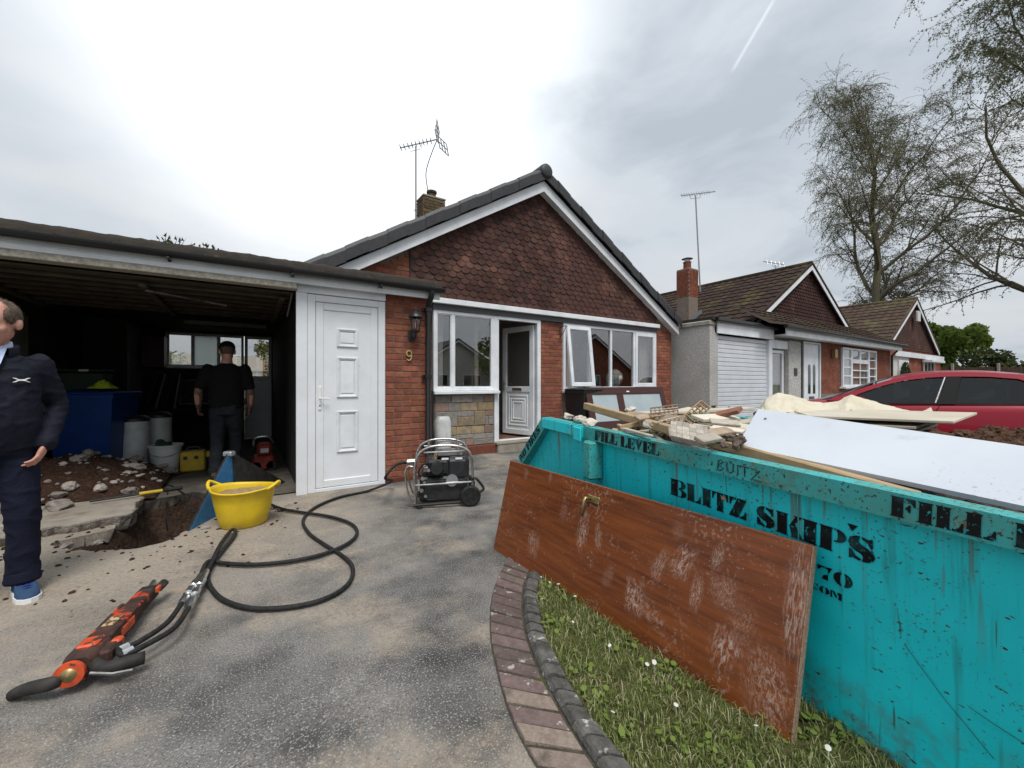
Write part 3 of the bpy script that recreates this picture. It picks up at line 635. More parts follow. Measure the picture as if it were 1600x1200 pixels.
lt_ = grass_patch('t', 500, rg, .05, .085, .0022); o_ = lt_.mesh('long_grass'); tag(link('long_grass', o_, 'grass_b'), 'longer pale grass stems standing out of the lawn', 'grass', kind='stuff'); o_.materials.append(M['grass_c']); o_.polygons.foreach_set('material_index', [int(i//2 % 3 == 0) for i in range(len(o_.polygons))])
fl = MB(); cl_ = MB()
for i in range(95):
    x, y = rg.uniform(1.0, 2.2), rg.uniform(-.2, 2.3)
    if not on_lawn(x, y) or x > 1.78+.145*y: continue
    h = .05+rg.random()*.035; r = .006+rg.random()*.005; tx, ty = rg.uniform(-.5, .5), rg.uniform(-.5, .5); k = 8
    fl.add([(x, y, h+.003)]+[(x+r*math.cos(j*6.283/k), y+r*math.sin(j*6.283/k), h+tx*r*math.cos(j*6.283/k)+ty*r*math.sin(j*6.283/k)) for j in range(k)], [(0, 1+j, 1+(j+1) % k) for j in range(k)])
    fl.bar((x, y, .03), (x, y, h), .0012, 4)
for i in range(2600):
    x, y = rg.uniform(1.0, 2.2), rg.uniform(-.3, 2.3)
    if not on_lawn(x, y) or x > 1.8+.145*y or mnoise.noise(Vector((x*5, y*5, 9))) < .05: continue
    h = .035+rg.random()*.03; r = .006+rg.random()*.007; a0 = rg.random()*6; tx, ty = rg.uniform(-.6, .6), rg.uniform(-.6, .6); k = 6
    cl_.add([(x+r*math.cos(a0+j*6.283/k), y+r*math.sin(a0+j*6.283/k), h+tx*r*math.cos(a0+j*6.283/k)+ty*r*math.sin(a0+j*6.283/k)) for j in range(k)], [tuple(range(k))])
tag(fl.build('daisies', 'daisy'), 'small white daisies dotted through the lawn', 'daisies', kind='stuff')
tag(cl_.build('clover', 'leaf_green_b'), 'low round clover leaves among the grass', 'clover', kind='stuff')
# ================================================================== THE BUNGALOW
YW = 6.5                                   # brick face of the front wall
brick_me = MB().rbox(-.1075, .1075, 0, .10, -.0325, .0325, .004).mesh('brick')
def bricks(parent, x0, x1, z0, z1, y, mname='brick', roof=None, me=None, zmin=None, course=.075, off=0):
    me0 = me or brick_me; n = int((z1-z0)/course+.01); k = 0
    for r in range(n):
        z = z0+(r+.5)*course
        if zmin is not None and z < zmin: continue
        x = x0-(.1125 if (r+off) % 2 else 0)
        while x < x1-.02:
            a, b = max(x, x0)+.005, min(x+.225, x1)-.005; x += .225
            if b-a < .03: continue
            if roof and z+.04 > roof((a if a < 4.83 else b)): continue
            o = child('brick', me0, mname, parent, T((a+b)/2+random.uniform(-.001, .001), y+random.uniform(-.002, .002), z+random.uniform(-.0015, .0015)) @ RZ(random.uniform(-.004, .004)) @ Matrix.Diagonal(((b-a)/.215, 1, 1, 1)))
            k += 1
    return k
HX, HZ, HS = 4.83, 5.38, .60               # roof apex and slope
def roofz(x): return HZ-HS*abs(x-HX)
house = thing('bungalow', 'red brick bungalow with scalloped brown tile-hung gable and white windows', 'house', (4.83, 6.5, 0))
wl = MB(); y0, y1 = YW+.008, YW+.27
for a in ((1.45, 2.62, 0, 2.9), (4.86, 5.44, 0, 2.6), (8.37, 9.0, 0, 2.72), (2.62, 3.80, .0, 1.07), (5.44, 8.37, 0, 1.06)): wl.box(a[0], a[1], y0, y1, a[2], a[3])
wl.prism([(1.45, 2.9), (9.0, 2.72), (9.0, roofz(9.0)-.12), (HX, HZ-.12), (1.45, roofz(1.45)-.12)], y0, y1)
wl.box(2.62, 8.37, y0, y1, 2.5, 2.75)
wall = part('front_wall', wl, 'mortar', house)
sw = MB(); sw.box(1.45, 1.7, y1, 15, 0, roofz(1.5)-.15); sw.box(8.75, 9.0, y1, 15, 0, roofz(8.95)-.15); sw.box(1.7, 8.75, 14.75, 15, 0, 2.9)
part('side_wall', sw, 'brick', house)
bricks(wall, 4.86, 5.44, .3, 2.52, YW, zmin=.55)
bricks(wall, 8.37, 9.0, .4, 3.0, YW, roof=lambda x: roofz(x)-.27)
bricks(wall, 1.45, 2.22, 2.55, 3.9, YW, roof=lambda x: roofz(x)-.27)
# plinth and step
pl = MB(); pl.rbox(2.0, 3.80, 6.40, 6.506, -.05, .16, .01); part('plinth', pl, 'brick_dark', house)
st = MB(); st.rbox(3.802, 4.86, 6.34, 6.506, -.05, .15, .012); st.rbox(3.78, 4.88, 6.33, 6.75, .152, .19, .006); part('door_step', st, 'concrete', house)
# stonework below the windows: coursed random rubble, each stone a piece
def stones(parent, x0, x1, z0, z1, y, seed):
    rnd = random.Random(seed); z = z0; g = .008
    while z < z1-.03:
        h = rnd.choice((.15, .2, .26)); 
        if z+h > z1-.06: h = z1-z
        x = x0
        while x < x1-.02:
            w_ = rnd.uniform(.22, .42)
            if x+w_ > x1-.12: w_ = x1-x
            cells = [(x, x+w_, z, z+h)]
            if h > .18 and rnd.random() < .62:
                f = rnd.choice((.36, .5, .62)); cells = [(x, x+w_, z, z+h*f), (x, x+w_, z+h*f, z+h)]
                if rnd.random() < .5: q = x+w_*rnd.uniform(.4, .6); i = rnd.randint(0, 1); c = cells.pop(i); cells += [(x, q, c[2], c[3]), (q, x+w_, c[2], c[3])]
            for (a, b, c, d) in cells:
                big = (b-a)*(d-c) > .04
                mm = 'stone_buff' if (big and rnd.random() < .6) else rnd.choice(('stone_grey', 'stone_grey', 'stone_pink'))
                m = MB(); m.rbox(a+g/2, b-g/2, y-rnd.uniform(.004, .02), y+.05, c+g/2, d-g/2, .007)
                part('stone', m, mm, parent)
            x += w_
        z += h
for (a_, b_, c_, s_) in ((2.64, 3.79, 1.07, 11), (5.46, 8.35, 1.06, 5)):
    sback = part('stone_cladding', MB().box(a_, b_, 6.478, 6.507, .16, c_), 'mortar', house); stones(sback, a_+.005, b_-.005, .165, c_-.005, 6.478, s_)
# white trim and dark lead band
tr_ = MB(); tr_.rbox(2.15, 8.39, 6.37, 6.49, 2.6, 2.69, .006); part('trim_board', tr_, 'pvc', house)
tr_ = MB(); tr_.box(2.6, 8.38, 6.44, 6.507, 2.505, 2.598); part('lead_band', tr_, 'lead', house)
# tile hanging: scalloped tiles, gauge 0.1 m
def club(w_=.158, h=.165, t_=.011):
    r = w_/2; pts = [(-r, h-.0), (-r, r*.72)]
    for k in range(1, 9): a = math.pi+math.pi*k/9; pts.append((r*math.cos(a), r*.72+r*.72*math.sin(a)))
    pts += [(r, r*.72), (r, h)]
    return MB().prism(pts, 0, t_)
club_me = club().mesh('tile')
th = MB(); th.prism([(2.22, 2.7), (8.37, 2.7), (8.37, roofz(8.37)-.3), (HX, HZ-.3), (2.22, roofz(2.22)-.3)], YW-.022, YW+.007)
tback = part('tile_hanging', th, 'roof_dark', house)
spots = []; r = 0; z = 2.695
while z < HZ-.45:
    x = 2.22+.0825+(.0825 if r % 2 else 0)
    while x < 8.33:
        if z+.09 < roofz(x)-.34+ .05: spots.append((x, z, r))
        x += .165
    z += .1; r += 1
def dcam(x, z): return x*SN+6.4*CS
spots.sort(key=lambda s: dcam(s[0], s[1]))
rest = MB()
for i, (x, z, r) in enumerate(spots):
    mx_ = T(x+random.uniform(-.004, .004), YW-.036+random.uniform(-.004, .003), z+random.uniform(-.006, .004)) @ RX(R(-6.5+random.uniform(-1.6, 1.6))) @ RY(R(random.uniform(-2.2, 2.2))) @ Matrix.Diagonal((1, 1.0, 1, 1))
    if i < 300: child('tile', club_me, 'tile_hang', tback, mx_)
    else: rest.add([v.co for v in club_me.vertices], [tuple(p.vertices) for p in club_me.polygons], mx_)
tag(part('tile', rest, 'tile_hang', tback), kind='stuff')
# roof, bargeboards and verge caps
rf = MB(); YR0, YR1 = 6.30, 15.2; tk = .16
for sgn in (-1, 1):
    xe = HX+sgn*4.22; n = 13
    for k in range(n):   # courses of tiles as shallow steps
        xa, xb = HX+sgn*4.22*k/n, HX+sgn*4.22*(k+1)/n; za, zb = roofz(xa), roofz(xb)
        rf.prism([(xa, za-.14), (xa, za-.012), (xb, zb+.012), (xb, zb-.14)], YR0+.06, YR1)
roof = part('roof', rf, 'roof_dark', house)
for sgn in (-1, 1):
    L0 = 4.22/math.cos(math.atan(HS)); n = 14; a = math.atan(HS)
    # bargeboard
    d0, d1 = .20, .40
    bb = MB(); xe = HX+sgn*4.22
    bb.prism([(HX, HZ-d0), (xe, roofz(xe)-d0), (xe, roofz(xe)-d1+.03), (HX, HZ-d1)], YR0+.02, YR0+.05); part('bargeboard', bb, 'pvc', house)
    so_ = MB(); so_.prism([(HX, HZ-d1+.03), (xe, roofz(xe)-d1+.06), (xe, roofz(xe)-d1+.045), (HX, HZ-d1+.015)], YR0+.052, YW); part('soffit', so_, 'pvc', house)
    for k in range(n):
        s0, s1 = L0*k/n, L0*(k+1)/n+.02
        m = MB(); prof = [(-.055, -.19), (-.055, -.02), (-.03, .03), (.02, .05), (.12, .05), (.12, -.0), (.0, -.0), (-.03, -.19)]   # (y, height)
        vs = []
        for (s, g) in ((s0, .006 if k % 2 else 0), (s1, 0 if k % 2 else .006)):
            g += .010*(k % 2)
            for (yy, hh) in prof:
                x = HX+sgn*s*math.cos(a); zz_ = HZ-s*math.sin(a); vs.append((x, YR0+yy-g, zz_+hh+g))
        kk = len(prof); m.add(vs, [(j, (j+1) % kk, kk+(j+1) % kk, kk+j) for j in range(kk)]+[tuple(range(kk)), tuple(range(kk, 2*kk))])
        part('verge_cap', m, 'verge', roof)
rc = MB(); rc.tube([(HX, YR0-.07, HZ-.03), (HX, YR0-.03, HZ-.03), (HX, YR1, HZ-.03)], [.125, .135, .135], 16); part('ridge', rc, 'verge', roof, angle=40)
rc = MB(); rc.lathe([(0, 0), (.09, .003), (.128, .02), (.14, .05), (.14, .09)], 18, T(HX, YR0-.10, HZ-.045) @ RX(R(-90))); part('ridge_end_cap', rc, 'verge', roof, angle=50)
fe = MB(); fe.tube([(HX+4.28, 6.4, roofz(HX+4.22)-.12), (HX+4.28, 15, roofz(HX+4.22)-.12)], .055, 10); part('gutter', fe, 'gutter_black', house)
# chimney with pot
ch = MB(); cx, cy = 4.15, 10.42
ch.box(cx-.30, cx+.30, cy-.24, cy+.24, 4.6, 6.14)
chim = part('chimney', ch, 'mortar', house)
cb_me = MB().rbox(-.1075, .1075, 0, .06, -.0325, .0325, .006).mesh('brick')
mat('brick_mossy', (.14, .10, .055), .95, c2=(.08, .06, .035), ns=14, rand=.35, c3=(.13, .12, .05), n3=5, bump=.008, bs=60)
for (p, ang, hw) in (((cx, cy-.246), 0, .30), ((cx-.306, cy), 90, .24), ((cx+.306, cy), -90, .24)):
    for r in range(12):
        z = 5.26+r*.075; x = -hw-(.1125 if r % 2 else 0)
        while x < hw-.03:
            a, b = max(x, -hw)+.004, min(x+.225, hw)-.004; x += .225
            if b-a > .03: child('brick', cb_me, 'brick_mossy', chim, T(p[0], p[1], z) @ RZ(R(-ang)) @ T((a+b)/2, -.006, 0) @ Matrix.Diagonal(((b-a)/.215, 1, 1, 1)))
cp = MB(); cp.rbox(cx-.32, cx+.32, cy-.26, cy+.26, 6.15, 6.2, .01); part('chimney_cap', cp, 'concrete', chim)
cp = MB(); cp.lathe([(.12, 6.2), (.11, 6.36), (.135, 6.37), (.135, 6.42), (.09, 6.42), (.09, 6.3)], 16, T(cx+.02, cy, 0)); part('chimney_pot', cp, 'brick_mossy', chim, angle=40)

# ---- window and door joinery
def casement(name, parent, x0, x1, z0, z1, y0, y1, w_=.055, m='pvc', mx=None, glassm='window_glass', gy=None):
    f = frame2(MB(), x0, x1, z0, z1, w_, y0, y1, .006)
    # inner bead
    frame2(f, x0+w_-.002, x1-w_+.002, z0+w_-.002, z1-w_+.002, .014, y0+.012, y1-.012, .004)
    if mx is not None: f.v = [tuple(mx @ Vector(p)) for p in f.v]
    o = part(name, f, m, parent); gy = gy or (y0+y1)/2
    g = MB(); g.box(x0+w_, x1-w_, gy-.003, gy+.003, z0+w_, z1-w_, mx); part('pane', g, glassm, o)
    return o
FY0, FY1 = 6.462, 6.53
w1 = frame2(MB(), 2.62, 3.86, 1.13, 2.505, .062, FY0, FY1, .006); w1.rbox(2.945, 3.005, FY0+.001, FY1-.001, 1.192, 2.443, .006)
w1.rbox(3.745, 3.799, FY0+.002, FY1-.002, 1.192, 2.443, .004)
w1o = part('window', w1, 'pvc', house)
for a, b in ((2.68, 2.947), (3.003, 3.747)):
    frame2(MB(), a, b, 1.19, 2.445, .016, FY0+.012, FY1-.012, .003)
    part('glazing_bead', frame2(MB(), a-.001, b+.001, 1.19, 2.445, .018, FY0+.01, FY1-.012, .003), 'pvc', w1o)
    part('pane', MB().box(a, b, 6.497, 6.503, 1.19, 2.445), 'window_glass', w1o)
part('sill', MB().rbox(2.6, 3.87, 6.37, 6.47, 1.075, 1.128, .008), 'pvc', w1o)
# door frame
df = MB(); df.rbox(3.801, 3.862, FY0, FY1, .19, 1.128, .006); df.rbox(3.862, 3.90, FY0+.004, FY1, .19, 2.44, .006)
df.rbox(4.775, 4.86, FY0, FY1+.01, .19, 2.505, .006); df.rbox(3.862, 4.775, FY0, FY1, 2.44, 2.505, .006); df.rbox(3.90, 4.775, FY0, FY1+.03, .192, .215, .004)
dfo = part('door_frame', df, 'pvc', house)
# door leaf, hinged on the right, swung into the hall
DM = T(4.77, 6.56, 0) @ RZ(R(180-75)) ; lw = .84
def dl(m): m.v = [tuple(DM @ Vector(p)) for p in m.v]; return m
lf = MB(); frame2(lf, 0, lw, .225, 2.42, .105, -.03, .03, .005); lf.rbox(.105, lw-.105, -.029, .029, 1.09, 1.2, .005); lf.box(.1, lw-.1, -.014, .014, .32, 1.1)
leaf = part('front_door', dl(lf), 'pvc', house)
part('pane', dl(MB().box(.1, lw-.1, -.004, .004, 1.195, 2.32)), 'window_glass', leaf)
pm = MB()
for sy in (-1, 1):
    for k, (i, t_) in enumerate(((.06, .022), (.13, .018), (.19, .022))): frame2(pm, .105+i*.9, lw-.105-i*.9, .335+i, 1.085-i, .03, sy*.012-.012, sy*.012+.012, .005)
part('door_panel', dl(pm), 'pvc', leaf)
part('letter_plate', dl(MB().rbox(.3, .56, -.042, -.028, 1.12, 1.17, .005).rbox(.3, .56, .028, .042, 1.12, 1.17, .005)), 'brass', leaf)
hd = MB()
for sy in (-1, 1): hd.rbox(lw-.07, lw-.035, sy*.035-.006, sy*.035+.006, 1.1, 1.32, .004); hd.tube([(lw-.052, sy*.04, 1.25), (lw-.052, sy*.075, 1.25), (lw-.16, sy*.075, 1.25)], .009, 8)
part('door_handle', dl(hd), 'chrome', leaf)
# bay window on the right: four lights, the left one swung open
w2 = frame2(MB(), 5.44, 8.37, 1.13, 2.505, .06, FY0, FY1, .006)
for x in (6.17, 6.82, 7.58): w2.rbox(x-.03, x+.03, FY0+.001, FY1-.001, 1.19, 2.445, .006)
w2o = part('window', w2, 'pvc', house)
part('sill', MB().rbox(5.40, 8.39, 6.35, 6.47, 1.07, 1.128, .008), 'pvc', w2o)
part('pane', MB().box(6.2, 6.79, 6.497, 6.503, 1.19, 2.445), 'window_glass', w2o)
part('pane', MB().box(6.85, 7.55, 6.497, 6.503, 1.19, 2.445), 'window_glass', w2o)
casement('casement', w2o, 7.606, 8.312, 1.188, 2.447, 6.44, 6.495, .075)
OM = T(5.50, 6.452, 2.45) @ RX(R(-7)) 
casement('casement', w2o, 0, .66, -1.262, 0, -.028, .028, .075, mx=OM)
# rooms behind the glass
rm_ = MB(); rm_.box(1.7, 8.75, 10, 10.1, .19, 2.6); rm_.box(1.7, 8.75, 6.78, 10, 2.6, 2.66); rm_.box(4.9, 5.0, 6.78, 9.98, .19, 2.598); rm_.box(3.62, 3.70, 6.9, 9.98, .19, 2.598)
part('room_wall', rm_, 'room_wall', house)
part('room_floor', MB().box(1.7, 8.75, 6.53, 10, .12, .185), 'wood_floor', house)
def drape(x0, x1, z0, z1, y, amp, n):
    k = int((x1-x0)/.012); m = MB(); m.grid(k, 6, lambda u, v: (x0+(x1-x0)*u, y+amp*math.sin(u*n*6.28+.6*math.sin(v*3))*(.6+.4*v), z1+(z0-z1)*v)); return m
for nm, a in (('left', (5.52, 5.86)), ('right', (7.98, 8.34))):
    o = drape(a[0], a[1], .5, 2.47, 6.66, .025, 5).build('curtain', 'curtain', smooth=True)
    tag(o, 'pale curtain drawn aside behind the %s end of the four-light window' % nm, 'curtain', 'curtains at the bay window')
o = drape(2.66, 2.9, .5, 2.47, 6.72, .02, 4).build('curtain', 'curtain', smooth=True); tag(o, 'pale curtain behind the narrow left pane beside the front door', 'curtain')
# desk globe on the window board
part('window_board', MB().rbox(5.46, 8.35, 6.531, 6.78, 1.10, 1.135, .006), 'pvc', house)
gb = thing('desk_globe', 'old desk globe standing inside the four-light window', 'globe', (7.15, 6.68, 1.136))
part('globe_ball', MB().ball((7.15, 6.68, 1.40), .19, 24, 16), 'globe_paper', gb, smooth=True)
part('globe_arc', MB().tube([(7.15+.205*math.cos(R(a)), 6.68, 1.40+.205*math.sin(R(a))) for a in range(-90, 95, 15)], .008, 6), 'brass', gb)
part('globe_base', MB().lathe([(.10, 1.136), (.10, 1.15), (.02, 1.165), (.02, 1.20)], 16, T(7.15, 6.68, 0)), 'mahogany_frame', gb)
fg = thing('table_lamp', 'small teal table lamp inside the window left of the globe', 'lamp', (6.5, 6.68, 1.136))
mat('teal_ceramic', (.03, .12, .13), .3)
part('lamp_body', MB().lathe([(.05, 1.136), (.06, 1.18), (.03, 1.26), (.02, 1.31)], 14, T(6.5, 6.68, 0)), 'teal_ceramic', fg, smooth=True)
part('lamp_shade', MB().lathe([(.10, 1.30), (.06, 1.42), (.055, 1.42), (.095, 1.30)], 16, T(6.5, 6.68, 0)), 'teal_ceramic', fg, smooth=True)

# ================================================================== THE GARAGE (flat roofed, in front)
gar = thing('garage', 'flat roofed garage with its wide mouth open, white side door and brick pier', 'garage', (0, 5.2, 0))
YG = 5.2
gw = MB(); gw.box(1.46, 2.08, YG+.008, YG+.22, 0, 2.43); gp = part('brick_pier', gw, 'mortar', gar)
bricks(gp, 1.46, 2.08, .06, 2.43, YG)
for r in range(31):      # return face of the pier towards the house, seen from the side only
    pass
part('pier_base', MB().rbox(1.46, 2.10, YG-.03, YG+.2, -.02, .065, .012), 'brick_dark', gar)
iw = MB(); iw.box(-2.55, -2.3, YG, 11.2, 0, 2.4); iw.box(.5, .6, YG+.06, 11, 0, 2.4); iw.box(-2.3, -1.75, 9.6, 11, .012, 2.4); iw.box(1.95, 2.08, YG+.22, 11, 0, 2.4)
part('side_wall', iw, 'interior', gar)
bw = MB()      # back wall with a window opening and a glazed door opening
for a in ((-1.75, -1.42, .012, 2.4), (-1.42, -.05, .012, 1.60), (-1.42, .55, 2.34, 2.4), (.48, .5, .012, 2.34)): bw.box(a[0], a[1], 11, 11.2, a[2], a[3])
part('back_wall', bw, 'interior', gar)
part('pale_return_wall', MB().box(-1.748, -1.735, 9.62, 10.995, .4, 2.3), 'interior_pale', gar)
part('pale_wall_panel', MB().rbox(-2.299, -2.285, 6.1, 7.55, .1, 2.1, .003), 'interior_pale', gar)
br_ = MB(); br_.tube([(-2.27, 6.25, 2.1), (-2.27, 6.9, 1.7), (-2.27, 7.3, 2.1)], .012, 6); part('wall_bracket', br_, 'engine_black', gar)
bwf = frame2(MB(), -1.41, -.06, 1.61, 2.33, .05, 11.02, 11.08, .005)
for x in (-.97, -.52): bwf.rbox(x-.03, x+.03, 11.021, 11.079, 1.66, 2.28, .004)
bwo = part('window', bwf, 'pvc', gar)
mat('obscured_glass', (.62, .66, .66), .4, c2=(.42, .46, .46), ns=34, stretch=(3, 1, .5))
tob = tree_of('obscured_glass'); bo = bsdf_of(tob); oo = [n for n in tob.nodes if n.type == 'OUTPUT_MATERIAL'][0]
tl = N(tob, 'ShaderNodeBsdfTranslucent'); tl.inputs[0].default_value = (.8, .84, .84, 1); mxs = N(tob, 'ShaderNodeMixShader', inp={0: .75}); L(tob, bo.outputs[0], mxs.inputs[1]); L(tob, tl.outputs[0], mxs.inputs[2]); L(tob, mxs.outputs[0], oo.inputs[0])
part('pane', MB().box(-1.36, -1.0, 11.045, 11.051, 1.66, 2.28), 'window_glass', bwo); part('pane', MB().box(-.94, -.55, 11.045, 11.051, 1.66, 2.28), 'obscured_glass', bwo); part('pane', MB().box(-.49, -.11, 11.045, 11.051, 1.66, 2.28), 'window_glass', bwo)
part('sill', MB().rbox(-1.42, -.05, 10.86, 11.0, 1.575, 1.602, .004), 'pvc', bwo)
bd_ = frame2(MB(), -.045, .478, .03, 2.33, .06, 11.02, 11.08, .005); bd_.rbox(.015, .418, 11.021, 11.079, 1.33, 1.43, .004); bd_.box(.015, .418, 11.035, 11.065, .09, 1.33)
bdo = part('back_door', bd_, 'pvc_dirty', gar); part('pane', MB().box(.01, .42, 11.045, 11.051, 1.43, 2.27), 'window_glass', bdo)
part('wall_cupboard', MB().rbox(-1.72, -1.38, 10.55, 10.98, 1.58, 2.2, .006), 'mahogany_frame', gar)
# roof, fascia, gutter
rfm = MB(); rfm.box(-2.7, 2.14, 5.04, 11.3, 2.49, 2.58)
n = 90; top = []
g_roof = part('flat_roof', rfm, 'felt', gar)
lip = MB(); lip.grid(120, 3, lambda u, v: (-2.75+4.9*u, 5.0+.10*v*v+.012*fnz(u*30, v), 2.50+.11*math.sin(v*1.5)+.018*fnz(u*40, v*2, 1, 5)*(v > .1))); part('felt_edge', lip, 'felt', g_roof, smooth=True)
fa = MB(); fa.rbox(-2.7, 2.14, 5.06, 5.085, 2.36, 2.50, .004); fa.rbox(-2.7, .455, 5.05, 5.062, 2.405, 2.412, .002); fo = part('fascia', fa, 'pvc', gar)
part('fascia_edge', MB().rbox(-2.7, .462, 5.055, 5.20, 2.295, 2.358, .006), 'fascia_edge', gar)
part('panel_over_door', MB().rbox(.47, 1.455, 5.15, 5.19, 2.285, 2.45, .004), 'pvc', gar)
part('soffit', MB().box(.47, 2.13, 5.087, 5.22, 2.43, 2.445), 'pvc_dirty', gar)
gu = MB(); prof = [(.055*math.cos(a), .055*math.sin(a)) for a in [math.pi+math.pi*k/10 for k in range(11)]]
prof = prof+[(x*.88, z*.88) for x, z in prof[::-1]]
def gutter(x0, x1, y, z, nm, parent):
    m = MB(); vs = [(x, y+p[0], z+p[1]) for x in (x0, x1) for p in prof]; k = len(prof); m.add(vs, [(j, (j+1) % k, k+(j+1) % k, k+j) for j in range(k)]+[tuple(range(k)), tuple(range(k, 2*k))]); return part(nm, m, 'gutter_black', parent)
gutter(-2.75, .42, 5.0, 2.495, 'gutter', gar); gutter(.40, 2.17, 4.998, 2.487, 'gutter', gar)
for x in (-1.9, -.62, .41, 1.35): part('gutter_bracket', MB().rbox(x-.015, x+.015, 4.93, 5.058, 2.415, 2.435, .004).tube([(x, 4.99, 2.43), (x+.01, 4.985, 2.40)], .009, 6), 'gutter_black', gar)
dp = MB(); dp.tube(chain([(2.0, 5.0, 2.49), (2.0, 5.0, 2.40), (2.0, 5.06, 2.33), (2.0, 5.12, 2.25)], .03)+[(2.0, 5.12, .12), (2.0, 5.06, .06)], .036, 12); part('downpipe', dp, 'gutter_black', gar, angle=40)
for z in (2.2, 1.32, .4): part('pipe_clip', MB().lathe([(.044, z), (.044, z+.05)], 14, T(2.0, 5.12, 0)).rbox(1.93, 2.07, 5.15, 5.18, z, z+.05, .004), 'gutter_black', gar)
part('cable', MB().tube(chain([(2.07, 5.17, 2.3), (2.075, 5.17, 1.4), (2.085, 5.17, .7), (2.1, 5.15, .2)], .1), .006, 6), 'rubber', gar)
# up-and-over door, open under the roof
od = MB(); od.box(-2.2, .44, 5.205, 7.3, 2.262, 2.28)
odo = part('up_and_over_door', od, 'ceiling_board', gar)
for y in (5.35, 5.62, 5.9, 6.2, 6.5, 6.9, 7.2): part('door_rib', MB().rbox(-2.2, .44, y, y+.06, 2.225, 2.260, .006), 'ceiling_board', odo)
for x in (-2.1, -.88, .30): part('door_rib', MB().rbox(x, x+.06, 5.26, 7.28, 2.19, 2.224, .006), 'ceiling_board', odo)
part('lock_bar', MB().tube([(-.85, 5.4, 2.18), (-.4, 5.75, 2.18), (-.2, 5.8, 2.16)], .012, 6), 'steel', odo)
part('door_arm', MB().tube([(.43, 5.22, 2.28), (.40, 5.5, 2.05)], .012, 6), 'steel', odo)
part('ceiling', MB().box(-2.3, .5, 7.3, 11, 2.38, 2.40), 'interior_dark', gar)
part('strip_light', MB().rbox(-.9, .3, 8.8, 8.9, 2.28, 2.34, .01), 'interior_pale', gar)
# white side door with its frame and cover board
part('cover_board', MB().rbox(.462, .575, 5.165, 5.2, -.005, 2.30, .004), 'pvc_dirty', gar)
sdf = MB(); sdf.rbox(.577, .66, 5.172, 5.22, .0, 2.28, .005); sdf.rbox(1.37, 1.455, 5.172, 5.22, .0, 2.28, .005); sdf.rbox(.66, 1.37, 5.173, 5.219, 2.2, 2.28, .005); sdf.rbox(.66, 1.37, 5.173, 5.219, .0, .04, .004)
part('door_frame', sdf, 'pvc_dirty', gar)
sd_ = frame2(MB(), .664, 1.366, .045, 2.196, .085, 5.182, 5.226, .006); sd_.box(.74, 1.29, 5.196, 5.216, .12, 2.12); sdo = part('side_door', sd_, 'pvc_dirty', gar)
for (a, b) in ((1.69, 1.91), (1.09, 1.57), (.44, .93)):
    m = frame2(MB(), .89, 1.13, a, b, .022, 5.176, 5.197, .006); frame2(m, .905, 1.115, a+.015, b-.015, .02, 5.184, 5.1965, .006); m.rbox(.935, 1.085, 5.188, 5.1962, a+.05, b-.05, .004); part('raised_panel', m, 'pvc', sdo)
m = MB(); m.rbox(.69, .722, 5.170, 5.181, .95, 1.22, .004); m.tube([(.706, 5.175, 1.085), (.706, 5.135, 1.085), (.80, 5.13, 1.08)], .0085, 8); part('door_handle', m, 'white_paint', sdo)
part('keyhole', MB().ball((.706, 5.168, 1.0), (.007, .003, .012), 8, 6), 'engine_black', sdo)
part('threshold', MB().rbox(.5, 1.46, 5.15, 5.29, -.06, -.002, .008), 'concrete_broken', gar)
# house number 9
nm9 = MB(); ring = [(1.765+.033*math.cos(a), 5.186, 1.645+.036*math.sin(a)) for a in [k*2*math.pi/18 for k in range(18)]]
nm9.tube(ring, .0085, 6, closed=True); nm9.tube(chain([(1.798, 5.186, 1.645), (1.797, 5.186, 1.60), (1.782, 5.186, 1.565), (1.757, 5.186, 1.556), (1.738, 5.186, 1.572)], .01), .0085, 6)
tag(part('house_number', nm9, 'gold_number', gar), 'gold numeral 9 on the brick pier')
# moss tuft on the flat roof edge
mo = MB(); rr = random.Random(4)
for (cx_, hh) in ((-.62, .13), (-.36, .10)):
    for k in range(20):
        a = rr.random()*6.28; r_ = rr.random()*.07; h_ = hh*rr.uniform(.3, 1); x, y = cx_+r_*math.cos(a)*1.4, 5.12+r_*math.sin(a)
        mo.add([(x-.004, y, 2.58), (x+.004, y, 2.58), (cx_+(x-cx_)*1.6+rr.uniform(-.02, .02), y, 2.58+h_)], [(0, 1, 2)])
        mo.add([(cx_+(x-cx_)*1.3-.012, y, 2.58+h_*.6), (cx_+(x-cx_)*1.3+.012, y, 2.58+h_*.55), (cx_+(x-cx_)*1.4+rr.uniform(-.02, .02), y, 2.58+h_*.9)], [(0, 1, 2)])
tag(mo.build('weeds', 'weed'), 'dry weed tufts growing on the garage roof edge', 'weeds', kind='stuff')

# wall lantern
ln = thing('wall_lantern', 'black coach lantern fixed to the brick pier above the number', 'lantern', (1.79, 5.19, 1.9))
lx, ly = 1.80, 5.03
part('wall_plate', MB().lathe([(.05, 0), (.05, .012), (.03, .02)], 16, T(1.80, 5.196, 1.88) @ RX(R(90)) @ Matrix.Diagonal((1, 1.6, 1, 1))), 'black_plastic', ln, angle=40)
part('bracket', MB().tube(chain([(1.80, 5.18, 1.86), (1.80, 5.10, 1.83), (1.80, 5.04, 1.86), (1.80, 5.03, 1.91)], .02), .014, 8), 'black_plastic', ln, smooth=True)
cg = MB(); cg.lathe([(.03, 1.90), (.05, 1.92), (.055, 1.93), (.04, 1.93)], 12, T(lx, ly, 0))
for k in range(6): a = k*math.pi/3+.3; cg.bar((lx+.045*math.cos(a), ly+.045*math.sin(a), 1.925), (lx+.078*math.cos(a), ly+.078*math.sin(a), 2.10), .006, 6)
